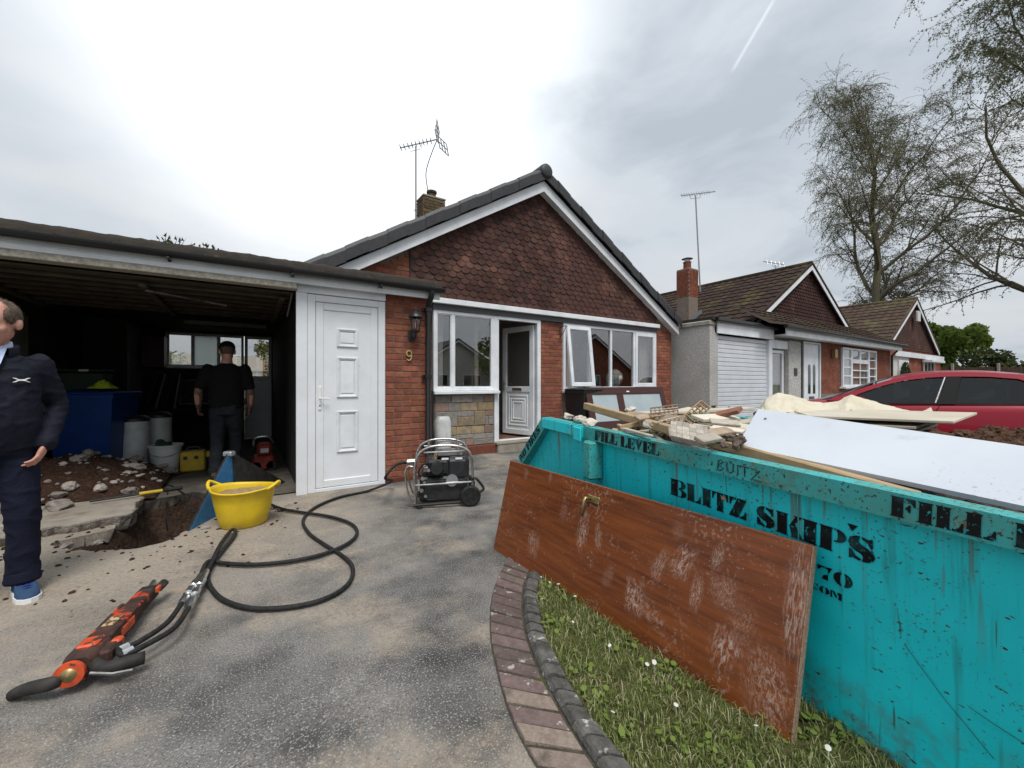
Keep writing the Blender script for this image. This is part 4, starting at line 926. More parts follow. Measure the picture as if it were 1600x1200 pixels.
cg.lathe([(.086, 2.09), (.086, 2.105), (.07, 2.105), (.07, 2.09)], 12, T(lx, ly, 0)); part('cage', cg, 'black_plastic', ln)
part('glass_body', MB().lathe([(.042, 1.93), (.073, 2.095)], 12, T(lx, ly, 0)), 'lamp_glass', ln, smooth=True)
part('bulb', MB().lathe([(0, 1.95), (.012, 1.96), (.012, 2.03), (0, 2.04)], 10, T(lx, ly, 0)), 'white_plastic', ln, smooth=True)
part('cap', MB().lathe([(.095, 2.10), (.09, 2.115), (.05, 2.155), (.018, 2.18), (.016, 2.195), (.022, 2.205), (.010, 2.225), (0, 2.23)], 12, T(lx, ly, 0)), 'black_plastic', ln, angle=40)
# bracket for a hanging basket beside the bay window
hb = MB(); hb.tube([(5.36, 6.48, 2.42), (5.36, 6.47, 2.18)], .008, 6); hb.tube(chain([(5.36, 6.475, 2.40), (5.36, 6.36, 2.42), (5.36, 6.25, 2.40)], .03), .007, 6); hb.tube(chain([(5.36, 6.475, 2.2), (5.36, 6.38, 2.28), (5.36, 6.3, 2.40)], .03), .007, 6)
tag(hb.build('basket_bracket', 'black_plastic'), 'black iron hanging basket bracket on the brickwork right of the front door', 'bracket')
# ================================================================== THE SKIP AND WHAT LIES ON IT
def at(px, py, z):
    """photo measurement -> place in the yard at height z"""
    r, u = (px-800)/640, (600-py)/640; t = (z-CAMH)/u; return Vector(((r*CS+SN)*t, (-r*SN+CS)*t, z))
def atd(px, py, d):
    r, u = (px-800)/640, (600-py)/640; return Vector(((r*CS+SN)*d, (-r*SN+CS)*d, CAMH+u*d))
SM = T(1.636, .194, -.02) @ RZ(R(-7.95)) @ RX(R(1.75))
mat('skip_paint', (.006, .68, .76), .5, c2=(.006, .62, .70), ns=2.2, lo=.35, hi=.7)
t = tree_of('skip_paint')
overlay(t, (.02, .25, .25), mul(t, noise_mask(t, 26, .56, .72, stretch=(1, 1, .03), offset=(3, 1, 0), detail=3), .55))     # rain streaks
overlay(t, (.05, .06, .045), mul(t, noise_mask(t, 60, .66, .70, stretch=(1, 1, .025), offset=(9, 4, 0), detail=2), .75))
ch_ = noise_mask(t, 80, .60, .64, offset=(2, 2, 2), detail=5); pt = noise_mask(t, 3.2, .46, .62, offset=(5, 8, 1))
overlay(t, (.055, .04, .028), mul(t, ch_, pt))                                                                  # chipped, rusted flecks
overlay(t, (.12, .10, .06), mul(t, noise_mask(t, 40, .70, .73, offset=(1, 6, 3), detail=4), 1.0))
overlay(t, (.05, .04, .03), noise_mask(t, 75, .66, .69, stretch=(1, .35, 1), offset=(4, 3, 6), detail=3))
rs_ = noise_mask(t, 34, .60, .68, stretch=(1, 1, .02), offset=(6, 2, 0), detail=2); geo = N(t, 'ShaderNodeNewGeometry'); sz = N(t, 'ShaderNodeSeparateXYZ'); L(t, geo.outputs['Position'], sz.inputs[0])
hi_ = N(t, 'ShaderNodeMapRange', inp={'From Min': .45, 'From Max': .86}); L(t, sz.outputs[2], hi_.inputs['Value']); overlay(t, (.13, .11, .06), mul(t, mul(t, rs_, hi_.outputs[0]), .8))   # rust runs under the rim
mud = N(t, 'ShaderNodeMapRange', inp={'From Min': .30, 'From Max': .04}); L(t, sz.outputs[2], mud.inputs['Value']); overlay(t, (.10, .13, .10), mul(t, mul(t, noise_mask(t, 14, .40, .66, offset=(3, 3, 8), detail=8), mud.outputs[0]), .8))   # splashed mud
mat('skip_rim', (.03, .42, .44), .5, c2=(.05, .31, .29), ns=5)
t = tree_of('skip_rim')
overlay(t, (.10, .16, .11), mul(t, noise_mask(t, 8, .52, .68, detail=7), .7)); overlay(t, (.04, .035, .022), noise_mask(t, 75, .59, .63, detail=4, offset=(1, 2, 3)))
overlay(t, (.16, .115, .05), mul(t, noise_mask(t, 18, .63, .70, offset=(4, 4, 4)), .9)); overlay(t, (.06, .045, .03), noise_mask(t, 30, .66, .70, stretch=(1, .4, 1), offset=(8, 1, 5)))
mat('stencil_black', (.008, .008, .009), .7, c2=(.010, .36, .41), ns=60, lo=.61, hi=.66, c3=(.02, .09, .10), n3=9, lo3=.5, hi3=.75)
skip = thing('skip', 'turquoise steel builders skip with stencilled black lettering and rusty rim', 'skip', (2.5, 1.2, 0))
def sk(m): m.v = [tuple(SM @ Vector(p)) for p in m.v]; return m
W_ = 1.7; ZT = .93
side = [(-.3, 0), (2.3, 0), (2.88, .53), (2.46, ZT), (-.45, ZT), (-.87, .53)]
def xs(z): return .05+.04*(1-z/ZT)
def dent(y, z): return .007*mnoise.noise(Vector((y*2.1, z*2.6, 4)))+.004*mnoise.noise(Vector((y*6, z*7, 9)))
def plate(sgn):
    m = MB(); n = len(side); vs = []
    for off in (0, .006):
        for (y, z) in side: x = xs(z)+off; vs.append((x if sgn < 0 else W_-x, y, z))
    m.add(vs, [tuple(range(n)), tuple(range(n, 2*n))]+[(i, (i+1) % n, n+(i+1) % n, n+i) for i in range(n)]); return sk(m)
def side_y(z):
    if z < .53: k = z/.53; return (-.3-.57*k, 2.3+.58*k)
    k = (z-.53)/(ZT-.53); return (-.87+.42*k, 2.88-.42*k)
pd = MB()
def pg(u, v): z = ZT*v; a, b = side_y(z); y = a+(b-a)*u; return (xs(z)+dent(y, z)*min(1, 12*min(v, 1-v)), y, z)
pd.grid(90, 36, pg); part('side_plate', sk(pd), 'skip_paint', skip, smooth=True); part('side_plate', plate(1), 'skip_paint', skip)
for y in (1.98, .56, -.30): part('weld_seam', sk(MB().tube([(xs(z)+dent(y, z)-.001+.0006*math.sin(z*300), y+.002*math.sin(z*17), z) for z in [.03+.0272*k for k in range(31)]], .0035, 5)), 'skip_paint', skip)
m = MB()
for (a, b) in ((0, 1), (1, 2), (5, 0)):
    (ya, za), (yb, zb) = side[a], side[b]
    m.add([(xs(za)+.003, ya, za+.002), (W_-xs(za)-.003, ya, za+.002), (W_-xs(zb)-.003, yb, zb), (xs(zb)+.003, yb, zb)], [(0, 1, 2, 3)])
part('floor_and_ends', sk(m), 'skip_paint', skip)
def rim_seg(p, q, x0, x1, h, y_cut=0):
    """folded rim channel between two points of the side outline"""
    m = MB(); (ya, za), (yb, zb) = p, q; d = Vector((yb-ya, zb-za)).normalized(); nn = Vector((d.y, -d.x))
    if nn.y > 0: nn = -nn
    vs = [];
    for (y, z) in (p, q):
        for (x, k) in ((x0, 0), (x0, h), (x1, h), (x1, 0)): vs.append((x, y+nn.x*k, z+nn.y*k))
    m.add(vs, [(0, 1, 5, 4), (1, 2, 6, 5), (2, 3, 7, 6), (3, 0, 4, 7), (3, 2, 1, 0), (4, 5, 6, 7)])
    k = .007; n0 = len(m.v)
    return sk(m)
for x0, x1 in ((0.0, .078), (W_-.078, W_)):
    part('rim', rim_seg(side[4], (2.465, ZT), x0, x1, .082), 'skip_rim', skip)
    part('rim', rim_seg((2.468, ZT-.002), (2.89, .53), x0-.002, x1+.002, .088), 'skip_rim', skip)
    part('rim', rim_seg((-.452, ZT-.002), (-.88, .53), x0-.002, x1+.002, .088), 'skip_rim', skip)
for y in (2.87, -.87): part('end_lip', sk(MB().rbox(.08, W_-.08, y-.03, y+.05, .47, .535, .006)), 'skip_rim', skip)
for y in (1.80, .02-.42):
    for x0, x1 in ((-.045, .06), (W_-.06, W_+.045)):
        o = part('lifting_post', sk(MB().rbox(x0, x1, y-.045, y+.045, .60, .846, .012)), 'skip_rim', skip)
        part('lug_plate', sk(MB().rbox(x0-.006, x0+.006, y+.06, y+.15, .835, .925, .004)), 'skip_paint', o)
part('repair_patch', sk(MB().rbox(-.006, .002, 1.90, 2.46, .85, .926, .003)), 'skip_paint', skip)
# stencil alphabet: outlines in a unit box, gaps left as a stencil leaves them
def arc(cx, cy, rx, ry, a0, a1, n=10): return [(cx+rx*math.cos(R(a0+(a1-a0)*k/n)), cy+ry*math.sin(R(a0+(a1-a0)*k/n))) for k in range(n+1)]
STEM = [(0,0),(.58,0),(.58,.04),(.53,.07),(.53,.93),(.58,.96),(.58,1),(0,1),(0,.96),(.05,.93),(.05,.07),(0,.04)]
def sc(P, sx, ox=0, sy=1, oy=0): return [(x*sx+ox, y*sy+oy) for x, y in P]
def bow(x0, cx, cy, rx, ry, t_): return [(x0, cy+ry)]+arc(cx, cy, rx, ry, 90, -90)+[(x0, cy-ry), (x0, cy-ry+.07)]+arc(cx, cy, rx-t_, ry-.07, -90, 90)+[(x0, cy+ry-.07)]
GL = {
 'I': [sc(STEM, 1.55, .05)],
 'L': [sc(STEM, 1.0), [(.62,0),(1.02,0),(1.02,.42),(.95,.42),(.86,.2),(.74,.11),(.62,.09)]],
 'F': [sc(STEM, 1.0), [(.62,1),(1.02,1),(1.02,.62),(.95,.62),(.86,.82),(.74,.9),(.62,.9)], [(.62,.57),(.68,.57),(.76,.7),(.83,.7),(.83,.32),(.76,.32),(.68,.45),(.62,.45)]],
 'E': [sc(STEM, 1.0), [(.62,1),(1.02,1),(1.02,.66),(.95,.66),(.86,.83),(.74,.9),(.62,.9)], [(.62,.57),(.68,.57),(.76,.7),(.83,.7),(.83,.32),(.76,.32),(.68,.45),(.62,.45)], [(.62,0),(1.02,0),(1.02,.36),(.95,.36),(.86,.18),(.74,.1),(.62,.1)]],
 'T': [sc(STEM, .82, .26), [(-.02,1),(.24,1),(.24,.9),(.16,.87),(.1,.78),(.06,.6),(-.02,.6)], [(.76,1),(1.02,1),(1.02,.6),(.94,.6),(.9,.78),(.84,.87),(.76,.9)]],
 'Z': [[(.5,1),(1,1),(.52,0),(0,0)], [(.03,1),(.44,1),(.40,.89),(.26,.87),(.16,.78),(.1,.6),(.03,.6)], [(.99,0),(.58,0),(.62,.11),(.74,.13),(.85,.22),(.91,.4),(.99,.4)]],
 'V': [[(0,1),(.42,1),(.62,.3),(.5,0),(.06,.94)], [(.6,1),(1,1),(.94,.94),(.68,.34),(.58,.62),(.78,.94)]],
 'N': [[(.0,0),(.22,0),(.17,.08),(.17,.78),(.07,.94),(0,1)], [(.12,1),(.4,1),(.88,.2),(.88,0),(.8,0),(.2,.86)], [(.76,1),(1,1),(.95,.93),(.95,.05),(.9,.3),(.83,.42),(.83,.93)]],
 'B': [sc(STEM, .92), bow(.58,.66,.75,.34,.25,.29), bow(.58,.68,.25,.36,.25,.31)],
 'P': [sc(STEM, .92), bow(.58,.66,.72,.38,.28,.32)],
 'R': [sc(STEM, .84), bow(.54,.62,.74,.36,.26,.28), [(.5,.46),(.74,.46),(1,.06),(1,0),(.76,0),(.5,.42)]],
 'K': [sc(STEM, .88), [(.55,.46),(.8,.94),(.72,1),(1.08,1),(1.04,.94),(.7,.54)], [(.57,.5),(.78,.64),(1.1,.06),(1.16,0),(.6,0),(.66,.06)]],
 'M': [[(0,0),(.2,0),(.15,.08),(.15,.84),(.07,1),(0,1)], [(.1,1),(.34,1),(.56,.36),(.46,.06),(.2,.8)], [(.62,1),(1,1),(.95,.93),(.95,.07),(1,0),(.62,0),(.68,.07),(.68,.76),(.58,.5)]],
 'O': [arc(.46,.5,.46,.5,95,265,14)+arc(.44,.5,.08,.40,260,100,10), arc(.54,.5,.46,.5,-85,85,14)+arc(.56,.5,.08,.40,80,-80,10)],
 'C': [arc(.5,.5,.5,.5,88,272,16)+arc(.52,.5,.12,.38,268,92,12), [(.56,1),(.8,.96),(.93,1),(.93,.62),(.87,.62),(.76,.86),(.56,.94)], [(.56,0),(.8,.04),(.95,.3),(.9,.32),(.76,.12),(.56,.06)]],
 'S': [[(.48,1),(.28,.97),(.1,.86),(.03,.68),(.08,.5),(.26,.38),(.52,.28),(.58,.2),(.56,.1),(.52,0),(.74,.02),(.92,.13),(1.0,.3),(.93,.47),(.76,.58),(.5,.68),(.42,.76),(.44,.88)], [(.54,1),(.76,.95),(.92,1),(.92,.62),(.84,.62),(.74,.8),(.54,.89)], [(.06,0),(.22,.05),(.46,0),(.5,.1),(.3,.18),(.16,.4),(.06,.4)]],
 '7': [[(0,.62),(0,1),(.1,.96),(.6,.98),(.95,1),(1,1),(.8,.6),(.72,.5),(.7,.82),(.3,.84),(.08,.62)], [(.3,0),(.72,0),(.72,.3),(.72,.44),(.4,.3)]],
 '.': [[(.2,0),(.8,0),(.8,.2),(.2,.2)]],
 "'": [[(0,1),(.75,1),(.35,.2)]],
}
GL['0'] = GL['O']
def letters(parent, text, y0, z0, h, widths, xoff, name='letter', slope=None, m_='stencil_black'):
    y = y0
    for c, w_ in zip(text, widths):
        if c != ' ':
            m = MB()
            for P in GL[c]:
                Q = [(y-p[0]*w_*.93, z0+p[1]*h) for p in P]
                tri = tessellate_polygon([[Vector((*q, 0)) for q in Q]])
                if slope: Q = [slope(*q) for q in Q]
                m.add([(xoff(q[1])+(dent(*q)*min(1, 12*min(q[1]/ZT, 1-q[1]/ZT)) if xoff is sx_ else 0), q[0], q[1]) for q in Q], [tuple(i) for i in tri])
            part(name, sk(m), m_, parent)
        y -= w_
sx_ = lambda z: xs(z)-.003
letters(skip, 'BLITZ SKIPS', 1.19, .660, .086, (.105,.085,.06,.085,.09,.035,.085,.098,.06,.088,.085), sx_)
letters(skip, "'", .40, .748, .03, (.045,), sx_)
letters(skip, '70', .492, .546, .05, (.052,.062), sx_); letters(skip, '.COM', .535, .492, .026, (.015,.034,.036,.04), sx_)
letters(skip, 'FILL LEVEL', 1.77, .858, .062, (.062,.04,.06,.06,.028,.06,.062,.062,.062,.06), lambda z: -.0025)
letters(skip, 'FILL LEVEL', .262, .858, .062, (.062,.04,.06,.06,.028,.06,.062,.062,.062,.06), lambda z: -.0025)
sd0 = Vector((2.89-2.468, .53-.928)).normalized()
def slp(y, z): s = y; return (2.86-sd0.x*0+(-sd0.x)*s*1.0 - (-sd0.y)*0 + (-sd0.y)*-(z)*1.0*1.0, .56+(-sd0.y)*s - sd0.x*-(z)*-1*-1)
# NO FIRES runs up the sloping end of the rim, read from below
def slp2(y, z):
    s = -y; up = Vector((-sd0.x, -sd0.y)); ac = Vector((sd0.y, -sd0.x)); base = Vector((2.87, .555)); ac = ac if ac.y > 0 else -ac
    q = base+up*s+ac*(z-.082); return (q.x, q.y)
letters(skip, 'NO FIRES', 0, .008, .066, (.072,.07,.03,.06,.038,.07,.06,.066), lambda z: -.0045, slope=slp2)
# scratched scrawl on the rim
scr = [[(.87,.865),(.868,.905),(.855,.912),(.842,.903),(.868,.888),(.84,.875),(.86,.863),(.87,.865)], [(.825,.905),(.825,.875),(.81,.863),(.796,.872),(.794,.905)], [(.775,.905),(.772,.865)], [(.765,.905),(.725,.903)], [(.745,.904),(.742,.863)], [(.715,.903),(.678,.9),(.712,.862),(.67,.858)]]
for s_ in scr: part('scrawl', sk(MB().tube([(-.0015, y, z) for y, z in s_], .0022, 4)), 'rubber', skip)
for a, b in (((.24,.44),(.05,.24)), ((.1,.35),(.0,.33)), ((1.3,.62),(1.25,.665))): part('scratch', sk(MB().tube([(xs(a[1])-.001, a[0], a[1]), (xs((a[1]+b[1])/2)-.001, (a[0]+b[0])/2+.01, (a[1]+b[1])/2), (xs(b[1])-.001, b[0], b[1])], .0009, 4)), 'rubber', skip)

# ---- the heap inside
hp = MB()
def heapz(u, v):
    x, y = .09+1.52*u, -.6+3.2*v; e = min(u, 1-u)*2; e = min(1, e*2.2); f = min(1, min(v, 1-v)*5)
    return (x, y, .62+.26*e*f+.07*fnz(x, y, 3)+.03*fnz(x, y, 11))
hp.grid(60, 120, heapz); hpo = tag(sk(hp).build('rubble_heap', 'rubble_dark'), 'heap of grey brown rubble filling the turquoise skip', 'rubble')
ROOTM[hpo.name] = I4
TORN = []
for q_ in range(4):
    r4 = random.Random(q_); po = [(math.cos(a)*r4.uniform(.6, 1), math.sin(a)*r4.uniform(.6, 1)) for a in [k*.57 for k in range(11)]]; q4 = MB().prism(po, -.005, .005, plane='xy'); me4 = q4.mesh('torn_sheet'); me4.materials.append(M[('plasterboard', 'plaster', 'canvas', 'plasterboard')[q_]]); TORN.append(me4)
SPL = [MB().rbox(-.5, .5, -.5, .5, -.5, .5, .06).mesh('splinter') for _ in range(3)]
for q_, m_ in zip(SPL, ('timber', 'timber_grey', 'plasterboard')): q_.materials.append(M[m_])
rk = random.Random(21); chunk = [MB().rock((0, 0, 0), 1, 300+i, 1).mesh('chunk') for i in range(6)]
for i in range(150):
    x, y = rk.uniform(.12, 1.3), rk.uniform(.5, 2.55); z = heapz((x-.09)/1.52, (y+.6)/3.2)[2]; s_ = rk.uniform(.010, .034)
    o = bpy.data.objects.new('chunk', chunk[i % 6].copy() if i < 6*0 else chunk[i % 6]); col.objects.link(o); o.parent = hpo
    o.matrix_basis = SM @ T(x, y, z+s_*.4) @ Matrix.Rotation(rk.random()*6, 4, (rk.random(), rk.random(), 1)) @ Matrix.Diagonal((s_, s_*rk.uniform(.7, 1.3), s_*rk.uniform(.5, 1), 1))
    o.material_slots  # material set below on the shared meshes
# small splinters and crumbs of plaster all over the near half of the heap
for i in range(90):
    x, y = rk.uniform(.12, .95), rk.uniform(.55, 2.4); z = heapz((x-.09)/1.52, (y+.6)/3.2)[2]+rk.uniform(.015, .06); a = rk.random()*3.14; ln_ = rk.uniform(.06, .28)
    o = bpy.data.objects.new('splinter', SPL[i % 3]); col.objects.link(o); o.parent = hpo; o.matrix_basis = SM @ T(x, y, z) @ RZ(a) @ RY(rk.uniform(-.35, .35)) @ Matrix.Diagonal((ln_, rk.uniform(.012, .05), rk.uniform(.006, .018), 1))
for i in range(30):      # flat torn sheets of board and lining
    x, y = rk.uniform(.35, 1.35), rk.uniform(.75, 2.3); z = heapz((x-.09)/1.52, (y+.6)/3.2)[2]+rk.uniform(.05, .10)
    o = bpy.data.objects.new('torn_sheet', TORN[i % 4]); col.objects.link(o); o.parent = hpo; o.matrix_basis = SM @ T(x, y, z) @ RZ(rk.random()*6.3) @ RY(rk.uniform(-.22, .22)) @ RX(rk.uniform(-.22, .22)) @ Matrix.Diagonal((rk.uniform(.12, .30), rk.uniform(.06, .16), 1, 1))
for i, me in enumerate(chunk): me.materials.append(M[('plaster', 'rubble_dark', 'plaster', 'rubble_dark', 'plasterboard', 'plasterboard')[i]])
def board(name, a, b, wv, th_, m, label, cat, group=None, bev=.003):
    """a flat board from a to b (one long edge), wv across, th_ thick"""
    a, b, wv = Vector(a), Vector(b), Vector(wv); n = (b-a).cross(wv).normalized(); n = n if n.z > 0 else -n
    ex = (b-a).normalized(); ln = (b-a).length; ey = n.cross(ex); wid = wv.length*(1 if wv.dot(ey) > 0 else -1)
    mx_ = Matrix(((ex.x, ey.x, n.x, a.x), (ex.y, ey.y, n.y, a.y), (ex.z, ey.z, n.z, a.z), (0, 0, 0, 1)))
    m_ = MB(); m_.rbox(0, ln, min(0, wid), max(0, wid), -th_, 0, min(bev, th_*.3), mx_); o = m_.build(name, m)
    return tag(o, label, cat, group)
board('timber_beam', SM @ Vector((.36, 2.42, 1.045)), SM @ Vector((.082, .24, .926)), (.05, -.010, -.003), .055, 'timber', 'long new pine beam lying along the near rim of the skip', 'beam', bev=.006)
board('timber_offcut', SM @ Vector((.16, 1.75, .945)), SM @ Vector((.52, 1.62, 1.02)), (.0, -.05, .01), .03, 'timber', 'short pine offcut wedged under the long beam', 'offcut')
bl, tl_, br2, tr2 = SM @ Vector((.165, .90, .957)), Vector((2.35, 1.15, 1.115)), SM @ Vector((.155, -.55, .918)), Vector((2.05, -.36, 1.0))
wb = MB(); up_ = Vector((-.2, 0, .97))*.016
wb.add([bl, br2, tr2, tl_, bl-up_, br2-up_, tr2-up_, tl_-up_], [(0, 1, 2, 3), (7, 6, 5, 4), (0, 4, 5, 1), (1, 5, 6, 2), (2, 6, 7, 3), (3, 7, 4, 0)])
tw = tree_of('white_board'); overlay(tw, (.30, .28, .25), mul(tw, mul(tw, noise_mask(tw, 70, .60, .66, detail=5, offset=(3, 3, 3)), noise_mask(tw, 3, .5, .62, offset=(1, 5, 2))), .7))
wbo = thing('white_panel', 'large pale blue-white melamine panel lying over the skip', 'panel', tuple(bl)); part('sheet', wb, 'white_board', wbo)
q = bl.lerp(tl_, .72)+(br2-bl)*.045; part('screw_hole', MB().lathe([(.006, .0), (.006, .004)], 10, T(q.x, q.y, q.z+.004)), 'engine_black', wbo)
# plaster lumps near the far corner
for i, (px, py, z, s_, nm) in enumerate(((888,651,1.0,.04,'white plaster lump nearest the far corner of the skip'),(906,655,1.0,.045,'grey plaster lump beside the far end of the beam'),(922,660,.99,.04,'broken plaster lump under the pine beam'),(1066,643,1.02,.035,'pale plaster lump behind the trellis'),(985,640,1.05,.04,'knobbly cream plaster lump beside the brown frame'),(1012,664,1.02,.03,'cream plaster lump behind the beam'))):
    p = at(px, py, z); tag(MB().rock(p, s_, 500+i, 2, .8).build('plaster_lump', 'plaster'), nm, 'plaster', 'plaster lumps in the skip')
# slab of plaster still carrying square tiles
tp = thing('tiled_plaster', 'slab of old plaster scored in a square grid behind the beam', 'plaster slab', tuple(at(1075, 690, 1.0)))
c0 = at(1046, 682, .985); ex = (at(1100, 694, .985)-c0); ez = Vector((.13, .09, .055))
n_ = ex.cross(ez).normalized(); n_ = n_ if n_.dot(Vector((0, 0, CAMH))-c0) > 0 else -n_
tb = MB(); cr4 = [c0, c0+ex, c0+ex*1.15+ez*1.1, c0+ex*.2+ez*1.25, c0+ex*-.05+ez*.6]; tb.add(cr4+[p-n_*.025 for p in cr4], [(0,1,2,3,4),(9,8,7,6,5)]+[(i, (i+1) % 5, 5+(i+1) % 5, 5+i) for i in range(5)]); part('plaster_back', tb, 'plaster', tp)
for i in range(5):
    for j in range(4):
        a = c0+ex*(.04+i*.2)+ez*(.03+j*.27)+n_*.006; u_, v_ = ex*.192, ez*.26; m = MB(); q = [a, a+u_, a+u_+v_, a+v_]
        m.add(q+[p-n_*.004 for p in q], [(0,1,2,3)]+[(k, 4+k, 4+(k+1) % 4, (k+1) % 4) for k in range(4)]); part('tile', m, 'plaster', tp)
# trellis / lath grids
def lattice(c, u, v, nu, nv, r_, label, m='timber'):
    c, u, v = Vector(c), Vector(u), Vector(v); o = thing('lath_panel', label, 'lath panel', tuple(c), 'broken lath panels in the skip'); n = u.cross(v).normalized()
    for i in range(nu): part('lath', MB().bar(c+u*(i/(nu-1)), c+u*(i/(nu-1))+v, r_, 4), m, o)
    for j in range(nv): part('lath', MB().bar(c+v*(j/(nv-1))+n*r_*1.5, c+v*(j/(nv-1))+u+n*r_*1.5, r_, 4), m, o)
lattice(at(1067, 652, 1.03), at(1096, 626, 1.14)-at(1067, 652, 1.03), Vector((.05, -.03, -.05)), 7, 4, .005, 'wooden lath grid standing up in the middle of the skip')
lattice(at(1028, 660, 1.02), Vector((.12, -.06, .03)), Vector((.03, .02, -.08)), 6, 5, .0045, 'curved pale grid in front of the tiled plaster', 'plaster')
lattice(at(1018, 652, 1.04), Vector((.16, -.08, .02)), Vector((.04, .04, .05)), 7, 4, .0045, 'dark backed grid behind the beam', 'timber_grey')
bits = [  # (px0, py0, z0, px1, py1, z1, across, thick, material, label)
 (975,652,1.02,1065,660,1.02,(.02,.05,.02),.02,'timber_grey','long split lath lying left of the trellis'),
 (1090,655,1.03,1152,641,1.10,(.03,.05,0),.025,'rubble_brick','reddish brown board end sticking up right of the trellis'),
 (1108,668,1.02,1160,675,1.01,(.03,.05,.01),.014,'plasterboard','narrow pale batten in front of the board ends'),
 (1100,655,1.05,1158,653,1.05,(.05,.09,.02),.02,'plasterboard','broad pale broken board right of the trellis'),
 (1112,680,1.0,1152,674,1.01,(.03,.06,.02),.016,'timber_grey','grey board end over the dark gap'),
 (1010,645,1.05,1180,637,1.07,(.05,.12,.0),.02,'plasterboard','long white board lying across the far side of the heap'),
 (1000,655,1.03,1040,648,1.05,(.03,.04,.02),.02,'timber_grey','short grey lath beside the trellis'),
 (1112,660,1.04,1158,664,1.03,(.04,.07,.02),.015,'plaster','cream broken board beside the white panel'),
 (1100,690,1.0,1130,684,1.01,(.03,.04,.02),.02,'plaster','small cream board end at the foot of the tiled slab'),
 (972,668,.985,1012,679,.98,(.02,.03,0),.012,'plaster','thin white strip between the beam and the rim')]
for b_ in bits: board('broken_board', at(*b_[:3]), at(*b_[3:6]), b_[6], b_[7], b_[8], b_[9], 'board', 'broken boards in the skip')
for i, (px, py, s_) in enumerate(((1122,688,.022),(1140,684,.028),(1156,688,.024),(1132,696,.018),(1150,697,.016))):
    tag(MB().rock(at(px, py, .99), s_, 700+i, 2).build('brick_rubble', 'rubble_dark'), ('dark rubble lump leftmost beside the white panel', 'largest dark rubble lump beside the white panel', 'dark rubble lump tucked under the white panel', 'small dark rubble lump behind the beam', 'smallest dark rubble lump at the panel corner')[i], 'rubble', 'dark rubble lumps in the skip')
# plasterboard sheets
pa, pb = at(1215, 655, 1.03), at(1490, 668, 1.045)
for i, (dz, sh, a_, w_, lab) in enumerate(((.03, .00, .0, .55, 'topmost cream plasterboard sheet under the dust sheet'), (-.005, -.05, .06, .5, 'middle cream plasterboard sheet under the dust sheet'), (-.035, .02, -.04, .5, 'lowest cream plasterboard sheet under the dust sheet'))):
    d_ = (pb-pa).normalized(); ac = Vector((d_.y, -d_.x, 0)); ac = ac if ac.x > 0 else -ac
    board('plasterboard_sheet', pa+Vector((0, 0, dz))+d_*sh, pb+Vector((0, 0, dz))+d_*(sh-.08*i), ac*w_+d_*a_+Vector((0, 0, .02)), .013, 'plasterboard', lab, 'plasterboard', 'plasterboard sheets in the skip', .002)
# dust sheet thrown over them
crest = [(1183,642),(1197,622),(1215,614),(1240,618),(1265,627),(1285,630),(1310,626),(1330,617),(1355,624),(1385,633),(1410,640),(1440,643),(1455,637),(1462,652)]
foot = [(1185,646),(1195,644),(1215,645),(1240,645),(1265,650),(1285,652),(1310,648),(1330,640),(1355,650),(1385,655),(1410,656),(1440,655),(1455,652),(1463,655)]
def lerp_list(Lst, u):
    k = u*(len(Lst)-1); i = min(int(k), len(Lst)-2); f = k-i; return (Lst[i][0]*(1-f)+Lst[i+1][0]*f, Lst[i][1]*(1-f)+Lst[i+1][1]*f)
def cloth(u, v):
    c, f = lerp_list(crest, u), lerp_list(foot, u); w1_ = .010*fnz(u*22, v*3, 1, 4)+.006*math.sin(u*34+v*4)+.010*(1-abs(mnoise.noise(Vector((u*13+v*3, v*4-u*6, 2))))*2.4)**3*.6
    if v < .5:
        k = v/.5; e = math.sin(k*math.pi/2); P = atd(f[0]+(c[0]-f[0])*k, f[1]+(c[1]-f[1])*e, 2.62+.30*k+w1_*3); return (P.x, P.y, P.z+w1_*.3)
    k = (v-.5)/.5; P = atd(c[0], c[1], 2.92+.5*k); return (P.x, P.y, P.z-.16*k*k+w1_*.6)
cm = MB(); cm.grid(150, 26, cloth); tag(cm.build('dust_sheet', 'canvas', smooth=True), 'crumpled cream canvas dust sheet thrown over the plasterboard in the skip', 'dust sheet')
# heap of red-brown earth at the near end
so2 = MB()
def soil(u, v):
    x, y = .45+1.15*u, -.65+1.75*v; e = max(0, 1-((u-.62)/.60)**2)*max(0, 1-((v-.42)/.55)**2); e = e**.6
    return (x, y, .70+.36*e+.06*fnz(x, y, 5)*e+.035*fnz(x, y, 13)+.012*fnz(x, y, 34))
so2.grid(90, 120, soil); mat('earth', (.115, .062, .038), .95, c2=(.07, .036, .023), ns=14, c3=(.16, .10, .065), n3=30, lo3=.55, hi3=.72, bump=.04, bs=30)
o = tag(sk(so2).build('earth_heap', 'earth'), 'mound of damp red-brown earth at the near end of the skip', 'earth')
clod = [MB().rock((0, 0, 0), 1, 400+i, 1).mesh('clod') for i in range(4)]
for me in clod: me.materials.append(M['earth'])
for i in range(130):
    u, v = rk.uniform(.1, .95), rk.uniform(.1, .9); p = soil(u, v); s_ = rk.uniform(.008, .03)
    c_ = bpy.data.objects.new('clod', clod[i % 4]); col.objects.link(c_); c_.parent = o; c_.matrix_basis = SM @ T(p[0], p[1], p[2]+s_*.4) @ Matrix.Rotation(rk.random()*6, 4, 'Z') @ Matrix.Diagonal((s_, s_, s_*.8, 1))

